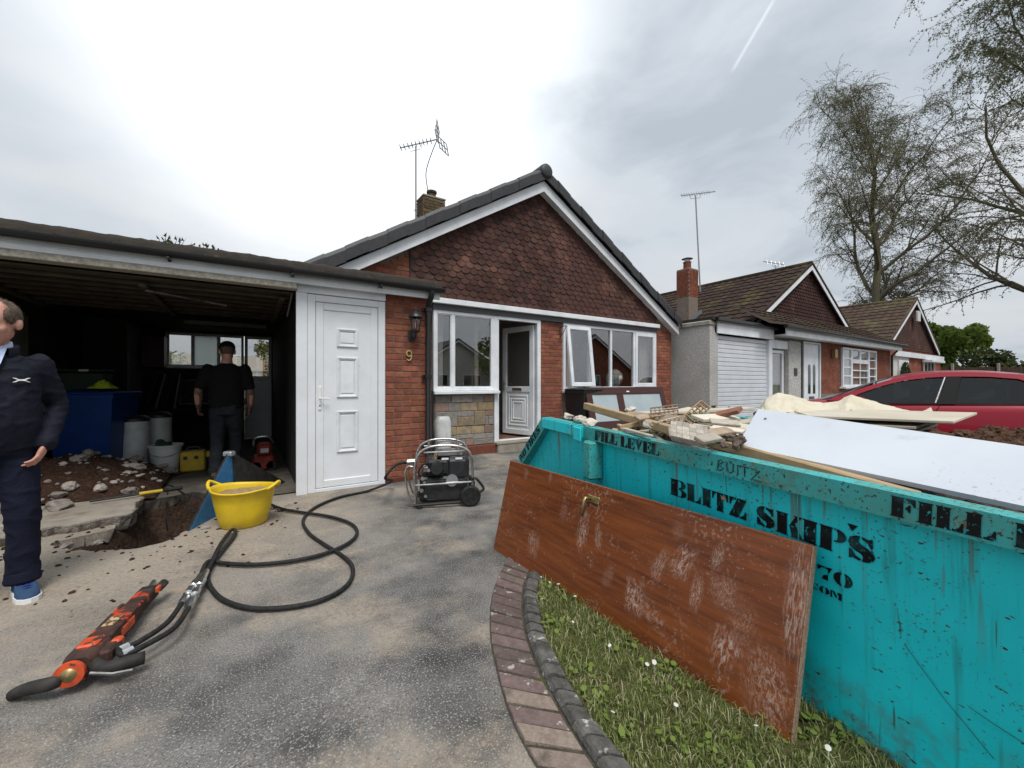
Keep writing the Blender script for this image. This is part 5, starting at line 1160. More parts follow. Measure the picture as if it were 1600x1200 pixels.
# ---- the old door leaning against the skip
mat('mahogany', (.225, .060, .013), .34, c2=(.105, .025, .007), ns=4.2, nd=8, lo=.34, hi=.66, stretch=(8, .55, 8), c3=(.23, .066, .016), n3=9, lo3=.5, hi3=.8, spec=.5)
pw = MB(); D0, D1 = Vector((1.565, 2.68, .004)), Vector((1.545, .655, .018)); du = D1-D0; dv_ = Vector((.145, -.01, .655)); nn = du.cross(dv_).normalized(); nn = nn if nn.x < 0 else -nn
dr = thing('old_door', 'scuffed mahogany door with brass handle lying on its side against the skip', 'door', tuple((D0+D1)/2))
ex, ey = du.normalized(), dv_.normalized(); mxd = Matrix(((ex.x, ey.x, nn.x, D0.x), (ex.y, ey.y, nn.y, D0.y), (ex.z, ey.z, nn.z, D0.z), (0, 0, 0, 1)))
LD, WD = du.length, dv_.length
t = tree_of('mahogany'); geo = N(t, 'ShaderNodeNewGeometry')
def dotc(v_): n_ = N(t, 'ShaderNodeVectorMath', operation='DOT_PRODUCT', inp={1: v_}); s_ = N(t, 'ShaderNodeVectorMath', operation='SUBTRACT', inp={1: D0}); L(t, geo.outputs['Position'], s_.inputs[0]); L(t, s_.outputs[0], n_.inputs[0]); return n_.outputs['Value']
U_, V_ = dotc(ex), dotc(ey)
def smear(px, py, a, b, rot, k, fine):
    # plaster dust trodden and dragged on to the door, measured off the photograph
    r_, u_ = (px-800)/640, (600-py)/640; dr2 = Vector((r_*CS+SN, -r_*SN+CS, u_)); C0 = Vector((0, 0, CAMH)); tt_ = nn.dot(D0-C0)/nn.dot(dr2); P_ = C0+dr2*tt_-D0; uu, vv = P_.dot(ex), P_.dot(ey)
    du_ = N(t, 'ShaderNodeMath', operation='SUBTRACT', inp={1: uu}); L(t, U_, du_.inputs[0]); dv2 = N(t, 'ShaderNodeMath', operation='SUBTRACT', inp={1: vv}); L(t, V_, dv2.inputs[0])
    cb = N(t, 'ShaderNodeCombineXYZ'); L(t, du_.outputs[0], cb.inputs[0]); L(t, dv2.outputs[0], cb.inputs[1])
    of_ = (px*.37 % 9, py*.53 % 7, 0); mp = N(t, 'ShaderNodeMapping', vector_type='POINT'); mp.inputs['Rotation'].default_value = (0, 0, R(rot)); L(t, cb.outputs[0], mp.inputs[0]); a, b = a*(.8+.5*((px*7) % 5)/4), b*(.75+.6*((py*3) % 7)/6); sc_ = N(t, 'ShaderNodeVectorMath', operation='MULTIPLY', inp={1: (1/a, 1/b, 0)}); L(t, mp.outputs[0], sc_.inputs[0])
    so_ = N(t, 'ShaderNodeVectorMath', operation='ADD', inp={1: of_}); L(t, sc_.outputs[0], so_.inputs[0]); nz = N(t, 'ShaderNodeTexNoise', inp={'Scale': 1.3, 'Detail': 5, 'Roughness': .65}); L(t, so_.outputs[0], nz.inputs['Vector'])
    ds = N(t, 'ShaderNodeVectorMath', operation='LENGTH'); L(t, sc_.outputs[0], ds.inputs[0]); ad = N(t, 'ShaderNodeMath', operation='MULTIPLY_ADD', inp={1: 1.3}); L(t, nz.outputs[0], ad.inputs[0]); L(t, ds.outputs['Value'], ad.inputs[2])
    mr = N(t, 'ShaderNodeMapRange', interpolation_type='SMOOTHSTEP', inp={'From Min': 1.75, 'From Max': .95, 'To Min': 0, 'To Max': k}); L(t, ad.outputs[0], mr.inputs['Value'])
    st1 = N(t, 'ShaderNodeVectorMath', operation='MULTIPLY', inp={1: (1/a, (.25+.5*(px % 3)/2)/b, 0)}); L(t, mp.outputs[0], st1.inputs[0]); st2 = N(t, 'ShaderNodeVectorMath', operation='ADD', inp={1: of_}); L(t, st1.outputs[0], st2.inputs[0])
    n2_ = N(t, 'ShaderNodeTexNoise', inp={'Scale': fine*1.7, 'Detail': 8, 'Roughness': .75, 'Distortion': .9}); L(t, st2.outputs[0], n2_.inputs['Vector']); m2_ = N(t, 'ShaderNodeMapRange', inp={'From Min': .47, 'From Max': .60}); L(t, n2_.outputs[0], m2_.inputs['Value'])
    return mul(t, mr.outputs[0], m2_.outputs[0])
tot = None
for s_ in ((911,825,.05,.12,4,.95,4),(934,838,.03,.09,-10,.7,4),(834,850,.06,.11,0,.6,5),(1030,884,.05,.08,20,.7,4),(1066,876,.06,.10,25,.95,3),(1088,925,.035,.09,6,.9,3),(992,934,.055,.12,-4,1.0,4),(1132,928,.06,.06,0,.6,8),(1132,1014,.06,.09,8,.9,3),(1196,1075,.09,.14,-8,.65,5),(1246,930,.05,.22,2,.8,5),(1258,1010,.03,.3,0,.55,6),(1121,872,.03,.06,10,.7,4),(860,745,.03,.05,0,.6,7),(822,740,.025,.06,0,.5,7),(1020,960,.16,.05,30,.5,5),(880,800,.05,.05,0,.4,8),(1160,975,.08,.07,10,.4,6),(1060,830,.05,.04,0,.35,8),(950,900,.05,.06,20,.4,6)):
    m_ = smear(*s_)
    if tot is None: tot = m_
    else: mm_ = N(t, 'ShaderNodeMath', operation='MAXIMUM'); L(t, tot, mm_.inputs[0]); L(t, m_, mm_.inputs[1]); tot = mm_.outputs[0]
overlay(t, (.50, .37, .31), tot); overlay(t, (.40, .27, .21), mul(t, mul(t, noise_mask(t, 4, .50, .62, offset=(3, 1, 4), detail=4), noise_mask(t, 60, .54, .62, detail=5)), .5))
overlay(t, (.42, .31, .26), mul(t, noise_mask(t, 130, .69, .72, stretch=(1, .5, 1), offset=(4, 9, 2), detail=2), .6))
part('door_skin', MB().rbox(0, LD, 0, WD, -.034, 0, .0025, mxd), 'mahogany', dr)
mat('door_edge', (.22, .12, .07), .8, c2=(.32, .24, .19), ns=30, stretch=(4, 1, 4))
part('lipping', MB().rbox(LD+.0005, LD+.005, .002, WD-.002, -.033, -.001, .001, mxd).rbox(0, LD, -.004, -.0005, -.033, -.001, .001, mxd), 'door_edge', dr)
hx = .905; hm = MB(); hm.rbox(hx-.01, hx+.085, WD-.105, WD-.065, .0005, .008, .003, mxd); part('handle_plate', hm, 'brass', dr)
hm = MB(); hm.tube([mxd @ Vector(p) for p in ((hx+.012, WD-.085, .006), (hx+.012, WD-.085, .045), (hx+.012, WD-.10, .05), (hx+.012, WD-.19, .046))], [.010, .010, .011, .008], 8); part('handle_lever', hm, 'brass', dr, smooth=True)

# ---- glazed brown frame and the black bin behind the skip
gf = thing('glazed_frame', 'dark brown glazed door frame leaning on its side behind the skip', 'door frame', (6.7, 5.7, 0))
LM = T(5.50, 5.62, 0) @ RX(R(-14))
def lm_(m): m.v = [tuple(LM @ Vector(p)) for p in m.v]; return m
f = frame2(MB(), 0, 2.36, .38, 1.22, .15, -.025, .025, .006); f.rbox(.84, 1.02, -.024, .024, .53, 1.07, .005); part('frame', lm_(f), 'mahogany_frame', gf)
for a, b in ((.15, .84), (1.02, 2.21)): part('pane', lm_(MB().box(a, b, -.004, .004, .53, 1.07)), 'frosted', gf)
part('label', lm_(MB().box(1.13, 1.22, -.0275, -.0255, 1.11, 1.135)), 'white_paint', gf)
for x in (.1, 2.2): part('prop', lm_(MB().rbox(x, x+.06, -.02, .02, 0.02, .379, .004)), 'mahogany_frame', gf)
def wheelie(name, label, loc, rz, m, h=1.07, w_=.58, d_=.72):
    o = thing(name, label, 'bin', loc); MX = T(*loc) @ RZ(rz)
    def tf(q): q.v = [tuple(MX @ Vector(p)) for p in q.v]; return q
    b = MB(); vs = []
    for (z, k) in ((.06, .80), (.10, .82), (h-.12, .97), (h-.119, 1.04), (h-.07, 1.05)):
        for (x, y) in ((-1, -1), (1, -1), (1, 1), (-1, 1)): vs.append((x*w_/2*k, y*d_/2*k, z))
    b.add(vs, [(3, 2, 1, 0)]+[(r*4+i, r*4+(i+1) % 4, (r+1)*4+(i+1) % 4, (r+1)*4+i) for r in range(4) for i in range(4)]+[(16, 17, 18, 19)])
    part('bin_body', tf(b), m, o)
    l = MB(); l.rbox(-w_*.54, w_*.54, -d_*.56, d_*.52, h-.068, h-.035, .012); l.grid(8, 8, lambda u, v: (-w_*.5+w_*u, -d_*.5+d_*v, h-.036+.05*math.sin(u*3.14)*math.sin(v*3.14))); part('lid', tf(l), m, o)
    for s_ in (-1, 1): part('wheel', tf(MB().lathe([(.0, -.025), (.10, -.025), (.10, .025), (0, .025)], 18, T(s_*(w_/2-.03), d_*.40, .10) @ RY(R(90)))), 'rubber', o)
    part('grip', tf(MB().tube([(-w_*.42, d_*.56, h-.08), (-w_*.42, d_*.62, h-.06), (w_*.42, d_*.62, h-.06), (w_*.42, d_*.56, h-.08)], .016, 8)), m, o)
    return o
wheelie('wheelie_bin', 'black wheelie bin in front of the four-light window', (5.66, 6.12, .0), R(4), 'bin_black', 1.19, .5, .5)
# ================================================================== THE NEIGHBOURS
def tiled(mb, p0, along, down, nA, nD, wave=.03, step=.035, seg=4, nrm=None):
    """interlocking roof tiles: stepped courses with a rolled profile"""
    p0, along, down = Vector(p0), Vector(along), Vector(down); n = nrm or along.cross(down).normalized(); n = n if n.z > 0 else -n
    for d in range(nD):
        for k in (0,):
            vs = []; N_ = nA*seg
            for e, (t0, lift) in enumerate(((d/nD, 0), ((d+1)/nD+.012, step), ((d+1)/nD+.012, 0))):
                for i in range(N_+1):
                    u = i/N_; ph = (i % seg)/seg; w_ = wave*abs(math.sin(ph*math.pi)); j = .006*mnoise.noise(Vector((i//seg*1.7, d*2.3, 0)))
                    vs.append(p0+along*u+down*t0+n*(lift+w_*(1 if e < 2 else .0)+j))
            m = N_+1; mb.add(vs, [(r*m+i, r*m+i+1, (r+1)*m+i+1, (r+1)*m+i) for r in (0, 1) for i in range(N_)])
    return mb
def gable_house(root, X, Z, S, HWd, Y0, Y1, roofm, gablem, ncol, tile_w=.30, front_y=None, leftw=True):
    rz_ = lambda x: Z-S*abs(x-X)
    rp = MB(); nD = int(HWd/math.cos(math.atan(S))/.34)
    for sg in (-1, 1):
        tiled(rp, (X, Y0, Z), (0, Y1-Y0, 0), (sg*HWd, 0, -S*HWd), int((Y1-Y0)/tile_w), nD, nrm=Vector((sg*S, 0, 1)).normalized())
    rr_ = part('roof', rp, roofm, root); tag(rr_, kind='stuff')
    und = MB(); und.prism([(X-HWd, rz_(X-HWd)-.12), (X, Z-.12), (X+HWd, rz_(X+HWd)-.12), (X+HWd, rz_(X+HWd)-.03), (X, Z-.03), (X-HWd, rz_(X-HWd)-.03)], Y0+.02, Y1); part('roof_deck', und, 'roof_dark', root)
    part('ridge', MB().tube([(X, Y0-.02, Z+.0), (X, Y1, Z+.0)], .11, 10), roofm, root)
    for sg in (-1, 1):
        bb = MB(); bb.prism([(X, Z-.03), (X+sg*HWd, rz_(X+HWd)-.03), (X+sg*HWd, rz_(X+HWd)+.05), (X, Z+.06)], Y0-.05, Y0+.02); part('verge_cap', bb, roofm, rr_)
        bb = MB(); bb.prism([(X, Z-.05), (X+sg*HWd, rz_(X+HWd)-.05), (X+sg*HWd, rz_(X+HWd)-.22), (X, Z-.22)], Y0-.03, Y0); part('bargeboard', bb, 'pvc', root)
    gb_ = MB(); gb_.prism([(X-HWd+.25, 2.3), (X+HWd-.25, 2.3), (X+HWd-.25, rz_(X+HWd-.25)-.1), (X, Z-.1), (X-HWd+.25, rz_(X-HWd+.25)-.1)], Y0+.16, Y1-.2); part('wall', gb_, 'brick', root)
    # small hung tiles on the gable, too small to tell apart
    tm = MB(); z = 2.9
    while z < Z-.45:
        hw = (Z-.25-z)/S-.1; n = int(2*hw/.2)
        for i in range(n):
            x = X-hw+(i+.5+(.25 if int(z*10) % 2 else -.25))*2*hw/n; tm.add([(x-.1, Y0+.125, z), (x, Y0+.115, z-.035), (x+.1, Y0+.125, z), (x+.1, Y0+.15, z+.15), (x-.1, Y0+.15, z+.15)], [(0, 1, 2, 3, 4)])
        z += .12
    tag(part('hung_tile', tm, gablem, root), kind='stuff')
    return rr_
def light(parent, x0, x1, z0, z1, y, cols, rows, name='window', fw=.06, bar=.02):
    f = frame2(MB(), x0, x1, z0, z1, fw, y-.03, y+.03, .005); o = part(name, f, 'pvc', parent)
    for i in range(cols):
        for j in range(rows):
            a, b = x0+fw+(x1-x0-2*fw)*i/cols, x0+fw+(x1-x0-2*fw)*(i+1)/cols; c, d = z0+fw+(z1-z0-2*fw)*j/rows, z0+fw+(z1-z0-2*fw)*(j+1)/rows
            part('pane', MB().box(a+bar/2, b-bar/2, y-.003, y+.003, c+bar/2, d-bar/2), 'window_glass', o)
    bm = MB()
    for i in range(1, cols): x = x0+fw+(x1-x0-2*fw)*i/cols; bm.box(x-bar/2-.006, x+bar/2+.006, y-.018, y+.018, z0+fw, z1-fw)
    for j in range(1, rows): z = z0+fw+(z1-z0-2*fw)*j/rows; bm.box(x0+fw, x1-fw, y-.016, y+.016, z-bar/2-.004, z+bar/2+.004)
    if bm.v: part('glazing_bar', bm, 'pvc', o); tag(o.children[-1], kind='stuff')
    return o
nb = thing('bungalow', 'neighbouring bungalow with pale pebbledash garage, roller door and mossy brown roof', 'house', (14, 6, 0))
X1, Z1 = 17.26, 5.63
gable_house(nb, X1, Z1, .60, 4.9, 6.6, 15.5, 'roof_brown', 'tile_hang', 28)
g1 = MB(); g1.box(9.28, 9.5, 5.65, 11, 0, 2.66); part('garage_side_wall', g1, 'pebbledash', nb)
part('garage_pier', MB().box(9.502, 9.63, 5.652, 5.9, 0, 2.5), 'pebbledash', nb)
part('coping', MB().rbox(9.25, 9.53, 5.62, 11, 2.662, 2.78, .02), 'render_grey', nb)
part('garage_fascia', MB().rbox(9.532, 12.3, 5.60, 5.63, 2.48, 2.78, .004), 'pvc', nb)
part('garage_roof', MB().box(9.3, 12.6, 5.58, 11, 2.785, 2.86), 'felt', nb)
part('garage_gutter', MB().tube([(9.4, 5.55, 2.80), (12.35, 5.55, 2.80)], .06, 10), 'gutter_black', nb)
rd = part('roller_door', MB().box(9.63, 12.12, 5.74, 5.76, .05, 2.46), 'roller_door', nb)
for k in range(22): z = .06+k*.109; part('slat', MB().rbox(9.635, 12.115, 5.705, 5.739, z, z+.103, .012), 'roller_door', rd)
part('door_post', MB().rbox(12.122, 12.3, 5.64, 5.8, 0, 2.47, .005), 'pvc', nb)
part('porch_wall', MB().box(12.3, 15.5, 5.86, 6.0, 0, 2.6), 'pebbledash', nb)
light(nb, 12.40, 13.20, .15, 2.22, 5.78, 1, 1, 'side_door', .09)
part('shutter_box', MB().rbox(12.32, 13.3, 5.68, 5.85, 2.26, 2.5, .01), 'pvc', nb)
part('porch_pier', MB().box(13.3, 14.08, 5.66, 5.858, 0, 2.52), 'pebbledash', nb)
part('house_plate', MB().rbox(13.62, 13.82, 5.645, 5.659, 1.5, 1.72, .003), 'black_plastic', nb)
part('side_light', MB().box(14.09, 14.32, 5.74, 5.76, .6, 2.45), 'dark_glass', nb)
nd = part('front_door', MB().rbox(14.36, 15.42, 5.70, 5.76, .1, 2.5, .006), 'pvc', nb)
frm = frame2(MB(), 14.30, 15.5, .08, 2.56, .055, 5.66, 5.698, .004); part('door_frame', frm, 'pvc', nb)
for x in (14.66, 15.0):
    P = [(x, .95), (x+.17, .95), (x+.17, 1.75)]+[(x+.085+.085*math.cos(R(a)), 1.75+.12*math.sin(R(a))) for a in range(15, 166, 30)]+[(x, 1.75)]; part('door_light', MB().prism(P, 5.692, 5.699), 'dark_glass', nd)
part('letter_plate', MB().rbox(14.72, 15.08, 5.685, 5.698, .72, .86, .003), 'lead', nd)
part('brick_wall', MB().box(15.52, 22.0, 5.65, 5.9, 0, 2.6), 'mortar', nb)
nbw = nb.children[-1]
nb_me = MB().rbox(-.1075, .1075, -.006, .05, -.0325, .0325, .003).mesh('brick'); cnt = 0; rest = MB()
for r in range(22):
    z = .95+r*.075+.0375; x = 15.52-(.1125 if r % 2 else 0)
    while x < 21.98:
        a, b = max(x, 15.52)+.005, min(x+.225, 22.0)-.005; x += .225
        if b-a < .03 or (16.9 < (a+b)/2 < 20.2 and 1.05 < z < 2.52): continue
        rest.box(a, b, 5.642, 5.66, z-.0325, z+.0325)
tag(part('brick', rest, 'brick_far', nbw), kind='stuff')
# bay window with small panes
for (a, b, c, d, co, ro) in ((16.94, 17.72, 1.16, 2.5, 1, 4), (17.722, 19.35, 1.16, 2.05, 2, 3), (17.722, 18.5, 2.052, 2.5, 1, 1), (18.502, 19.35, 2.052, 2.5, 1, 1), (19.352, 20.15, 1.16, 2.5, 1, 4)): light(nb, a, b, c, d, 5.58, co, ro, 'window', .07, .03)
part('sill', MB().rbox(16.88, 20.2, 5.45, 5.64, 1.09, 1.155, .01), 'pvc', nb)
part('room_back', MB().box(16.96, 20.13, 5.62, 5.64, 1.16, 2.5), 'curtain', nb)
part('wall_lamp', MB().rbox(16.2, 16.36, 5.5, 5.64, 2.1, 2.4, .02), 'brass', nb)
lt = MB(); tiled(lt, (12.1, 6.75, 3.62), (10.1, 0, 0), (0, -1.5, -.80), 33, 5, nrm=Vector((0, -.47, .88))); tag(part('lean_to_roof', lt, 'roof_brown', nb), kind='stuff')
hpz = MB(); hpz.add([(12.1, 6.75, 3.62), (11.4, 5.3, 2.84), (12.1, 5.24, 2.84)], [(0, 1, 2)]); hpz.add([(22.2, 6.75, 3.62), (22.9, 5.3, 2.84), (22.2, 5.24, 2.84)], [(0, 2, 1)]); part('lean_to_hip', hpz, 'roof_brown', nb)
part('lean_to_fascia', MB().rbox(12.32, 22.1, 5.30, 5.33, 2.58, 2.78, .004).box(12.32, 22.1, 5.332, 5.86, 2.6, 2.615), 'pvc', nb)
part('lean_to_gutter', MB().tube([(12.1, 5.22, 2.80), (22.3, 5.22, 2.78)], .06, 8), 'gutter_black', nb)
part('downpipe', MB().tube([(22.05, 5.3, 2.75), (22.05, 5.6, 2.4), (22.05, 5.6, .1)], .04, 8), 'gutter_black', nb)
c2 = part('chimney', MB().rbox(13.25, 13.8, 8.85, 9.35, 3.4, 5.42, .01), 'mortar', nb)
cbm = MB()
for r in range(13):
    for i in range(3):
        x = 13.25+i*.19+(.05 if r % 2 else 0); cbm.box(x, min(x+.175, 13.8), 8.842, 8.86, 4.4+r*.075, 4.465+r*.075); y = 8.86+i*.17+(.04 if r % 2 else 0); cbm.box(13.242, 13.26, y, min(y+.155, 9.35), 4.4+r*.075, 4.465+r*.075)
tag(part('brick', cbm, 'brick_far', c2), kind='stuff')
part('chimney_pot', MB().lathe([(.14, 5.42), (.13, 5.65), (.15, 5.7), (.12, 5.7)], 14, T(13.52, 9.1, 0)), 'brick', c2, angle=40)
cw = MB(); cw.lathe([(.10, 5.7), (.10, 5.8)], 12, T(13.52, 9.1, 0)); cw.lathe([(.2, 5.82), (.02, 5.89), (0, 5.89)], 14, T(13.52, 9.1, 0)); part('cowl', cw, 'alu', c2)
fl2 = MB()
for y_ in (8.80, 9.355): fl2.add([(13.05, y_, 3.30), (13.98, y_, 3.86), (13.98, y_+.045, 4.0), (13.05, y_+.045, 3.44)], [(0, 1, 2, 3)])
fl2.add([(13.02, 8.75, 3.26), (13.02, 9.45, 3.26), (13.24, 9.45, 3.48), (13.24, 8.75, 3.48)], [(0, 1, 2, 3)]); part('flashing', fl2, 'lead', c2)

n3 = thing('bungalow', 'farther bungalow with tan tiled roof, white porch and wreath on its door', 'house', (27, 6.2, 0))
gable_house(n3, 27.15, 5.36, .60, 4.0, 6.0, 14.5, 'roof_tan', 'tile_hang', 28)
part('white_porch_wall', MB().box(23.3, 25.5, 5.88, 6.1, 0, 2.45), 'white_render', n3)
o3 = part('front_door', MB().rbox(23.9, 25.2, 5.82, 5.87, .1, 2.3, .006), 'pvc_dirty', n3)
part('fan_light', MB().prism([(24.1, 1.55), (25.0, 1.55)]+[(24.55+.45*math.cos(R(a)), 1.55+.5*math.sin(R(a))) for a in range(20, 170, 20)], 5.80, 5.818), 'dark_glass', o3)
part('brick_wall', MB().box(25.5, 30.9, 5.9, 6.15, 0, 2.75), 'brick_far', n3)
part('fascia', MB().rbox(23.2, 30.9, 5.76, 5.8, 2.45, 2.68, .004), 'pvc', n3); light(n3, 27.6, 29.5, 1.0, 2.4, 5.85, 3, 2, 'window', .09, .05); part('canopy', MB().rbox(27.4, 29.7, 5.5, 5.86, 2.3, 2.42, .01), 'pvc', n3)
part('alarm_box', MB().rbox(26.9, 27.3, 5.88, 5.98, 4.25, 4.75, .02), 'white_plastic', n3)
wr = MB(); rr = random.Random(5)
for i in range(500):
    a = rr.random()*6.28; r_ = rr.uniform(.32, .62); x, z = 24.5+r_*math.cos(a)*1.2, 1.6+r_*math.sin(a); s_ = .03+.03*rr.random(); wr.add([(x-s_, 5.78, z), (x, 5.74, z+s_), (x+s_, 5.77, z-s_)], [(0, 1, 2)])
tag(wr.build('climbing_plant', 'weed'), 'dark climbing plant round the white door of the farther bungalow', 'plant')

# TV aerials
def aerial(label, mast, top, u, v, L_, tilt, nrod, rod, refl=True):
    """a mast with a Yagi boom; u boom direction, v rod direction"""
    o = thing('tv_aerial', label, 'aerial', mast, 'television aerials'); mast, top, u, v = Vector(mast), Vector(top), Vector(u).normalized(), Vector(v).normalized()
    part('mast', MB().bar(mast, top, .026, 6), 'alu', o)
    b0 = top-u*L_*.42+Vector((0, 0, .06)); b1 = top+u*L_*.58+Vector((0, 0, .06)); part('boom', MB().bar(b0, b1, .022, 6), 'alu', o)
    for i in range(nrod): p = b0.lerp(b1, .02+.8*i/(nrod-1)); part('rod', MB().bar(p-v*rod, p+v*rod, .012, 4), 'alu', o)
    part('cradle', MB().tube([b0.lerp(b1, .26), b0.lerp(b1, .28)-Vector((0, 0, .16)), b0.lerp(b1, .56)-Vector((0, 0, .16)), b0.lerp(b1, .58)], .010, 6), 'alu', o)
    if refl:
        w_ = u.cross(v).normalized(); w_ = w_ if w_.z > 0 else -w_
        for s_ in (-1, 1):
            rf_ = MB(); c = b1+w_*s_*.06
            for k in range(4): q = c+w_*s_*(.05+.085*k)+u*(.05*k); rf_.bar(q-v*.26, q+v*.26, .013, 4)
            for e in (-.26, 0, .26): rf_.bar(c+v*e, c+w_*s_*.30+u*.15+v*e, .013, 4)
            part('reflector', rf_, 'alu', o)
    return o, b1
a1, e1 = aerial('grey aerial with corner reflector on the chimney of the nearest bungalow', (3.80, 10.62, 5.45), (3.80, 10.62, 7.62), (.82, -.30, .32), (.5, .86, -.05), 1.05, 0, 9, .13)
part('cable', MB().tube(chain([e1, e1+Vector((-.12, .1, -.35)), e1+Vector((-.25, .2, -.9)), e1+Vector((-.22, .1, -1.5)), (4.05, 10.45, 6.35)], .1), .012, 5), 'rubber', a1)
part('chimney_strap', MB().bar((3.76, 10.62, 5.6), (3.95, 10.6, 5.62), .02, 5).bar((3.76, 10.62, 5.9), (3.95, 10.6, 5.92), .02, 5), 'alu', a1)
aerial('tall thin aerial on the neighbouring chimney', (13.86, 8.8, 4.6), (13.38, 8.68, 7.95), (.9, -.40, .18), (.3, .4, .87), 1.35, 0, 12, .10, False)
aerial('distant thin aerial rising behind the neighbouring gable', (21.0, 9.5, 3.5), (21.0, 9.5, 6.9), (-.9, .3, .05), (.2, .3, .9), 1.2, 0, 5, .12, False)

# ================================================================== TREES
def tree(label, base, H, seed, spread, r0, nl, nleaf, mats, lean=(0, 0), limb0=.28, leafs=.05, name='birch_tree', droop=.5, wind=(.25, -.16), group='birch trees', asym=None, kid=(2.2, 2.6)):
    rnd = random.Random(seed); rl = random.Random(seed+1); wood = MB(); fine = MB(); lv = ([], []); base = Vector(base)
    root = thing(name, label, 'tree', tuple(base), group)
    def leaf(p, s_):
        V, F = lv; i = len(V); a = Vector((rl.gauss(0, 1), rl.gauss(0, 1), rl.gauss(0, 1))).normalized()*s_; b = Vector((rl.gauss(0, 1), rl.gauss(0, 1), rl.gauss(0, 1)-.4)).normalized()*s_*.6
        V += [p-a, p-b, p+a, p+b]; F.append((i, i+1, i+2, i+3))
    def grow(p, d, ln, r, lev):
        n = (10, 8, 6, 6)[lev]; pts = [p.copy()]; rs = [r]; q = p.copy(); d = d.normalized()
        for k in range(n):
            t = (k+1)/n; w_ = (.06, .13, .2, .2)[lev]
            d = (d+Vector((rnd.gauss(0, w_), rnd.gauss(0, w_), rnd.gauss(0, w_)))+Vector((0, 0, (.05, .09, .0, -droop*.42)[lev]))+Vector((wind[0], wind[1], 0))*(0, .01, .06, .25)[lev]).normalized()
            q = q+d*ln/n; pts.append(q.copy()); rs.append(max((.03, .022, .014, .009)[lev], r*(1-t*(.80 if lev else .86))))
            if lev < 3 and t > (limb0 if lev == 0 else .2):
                kids = ((nl/(n*(1-limb0))),)+kid; kids = kids[lev]; kids = int(kids)+(rnd.random() < kids % 1)
                for _ in range(kids):
                    az = rnd.random()*6.283; side_ = Vector((math.cos(az), math.sin(az), 0)); side_ = (side_-d*side_.dot(d)).normalized(); an = R(rnd.uniform(28, 58))
                    if lev == 0: an = R(rnd.uniform(30, 55)); L2 = spread*(1.08-.52*t)*rnd.uniform(.8, 1.2)
                    elif lev == 1: L2 = ln*.42*rnd.uniform(.7, 1.25)*(1.1-.4*t)
                    else: L2 = rnd.uniform(.9, 1.9)
                    if asym and lev == 0: L2 *= asym(side_)
                    grow(q.lerp(pts[-2], rnd.random()*.5), d*math.cos(an)+side_*math.sin(an), L2, rs[-1]*(.62, .58, .5)[lev], lev+1)
            if lev == 3 or (lev == 2 and t > .5):
                for _ in range(int(nleaf)+(rl.random() < nleaf % 1)): leaf(q.lerp(pts[-2], rl.random())+Vector((rl.gauss(0, .07), rl.gauss(0, .07), rl.gauss(0, .07)-.04)), leafs*rl.uniform(.6, 1.35))
        (wood if lev < 2 else fine).tube(pts, rs, (10, 6, 3, 3)[lev], cap=False)
    grow(base, Vector((lean[0], lean[1], 1)), H, r0, 0)
    part('trunk', wood, 'bark', root, smooth=True); tag(part('twigs', fine, 'twig', root), kind='stuff')
    me = bpy.data.meshes.new('crown'); me.from_pydata([tuple(v) for v in lv[0]], [], lv[1]); me.materials.append(M[mats[0]]); me.materials.append(M[mats[1]])
    me.polygons.foreach_set('material_index', [1 if rnd.random() < .4 else 0 for _ in lv[1]]); tag(child('crown', me, None, root), kind='stuff')
    print('TREE', len(wood.f), len(fine.f), len(lv[1]))
    return root
tree('tall wispy birch standing behind the tan roofed bungalow', (36.3, 10.1, 0), 19.0, 7, 8.9, .34, 18, 2.2, ('leaf', 'leaf_b'), lean=(.02, -.01), limb0=.24, leafs=.048, kid=(2.4, 2.8))
tree('large leafy birch overhanging from the right edge of the picture', (42.6, .2, 0), 27, 8, 12.5, .42, 24, 3.0, ('leaf', 'leaf_b'), lean=(-.05, .0), limb0=.12, leafs=.07, asym=lambda s_: 1.2 if s_.x*-.55+s_.y*.84 > -.2 else .7)
def bush(name, label, c, rad, n, mats, seed, cat='tree', trunk=None, group=None, leafs=.10):
    rnd = random.Random(seed); root = thing(name, label, cat, (c[0], c[1], 0), group); V = []; F = []
    cl = [(Vector((rnd.gauss(0, .45)*rad[0], rnd.gauss(0, .45)*rad[1], rnd.uniform(-.8, .75)*rad[2])), rnd.uniform(.22, .45)) for _ in range(26)]
    for i in range(n):
        c0, r_ = rnd.choice(cl); dv = Vector((rnd.gauss(0, 1), rnd.gauss(0, 1), rnd.gauss(0, 1))).normalized()*r_*rnd.random()**.3
        p = Vector(c)+c0+Vector((dv.x*rad[0], dv.y*rad[1], dv.z*rad[2])); a = Vector((rnd.gauss(0, 1), rnd.gauss(0, 1), rnd.gauss(0, 1))).normalized()*leafs*rnd.uniform(.6, 1.3); b = a.cross(Vector((rnd.gauss(0, 1), rnd.gauss(0, 1), rnd.gauss(0, 1)))).normalized()*leafs*.6
        k = len(V); V += [p-a, p-b, p+a, p+b]; F.append((k, k+1, k+2, k+3))
    me = bpy.data.meshes.new('crown'); me.from_pydata([tuple(v) for v in V], [], F)
    for m_ in mats: me.materials.append(M[m_])
    me.polygons.foreach_set('material_index', [rnd.randrange(len(mats)) if rnd.random() < .5 else 0 for _ in F]); tag(child('crown', me, None, root), kind='stuff')
    tk = MB()
    for k in range(5): a = k*1.3; tk.tube([(c[0], c[1], 0), (c[0]+.2*math.cos(a), c[1]+.2*math.sin(a), c[2]*.5), (c[0]+rad[0]*.4*math.cos(a), c[1]+rad[1]*.4*math.sin(a), c[2])], [.12*rad[0]/2, .08*rad[0]/2, .02], 6)
    part('trunk', tk, 'bark', root); return root
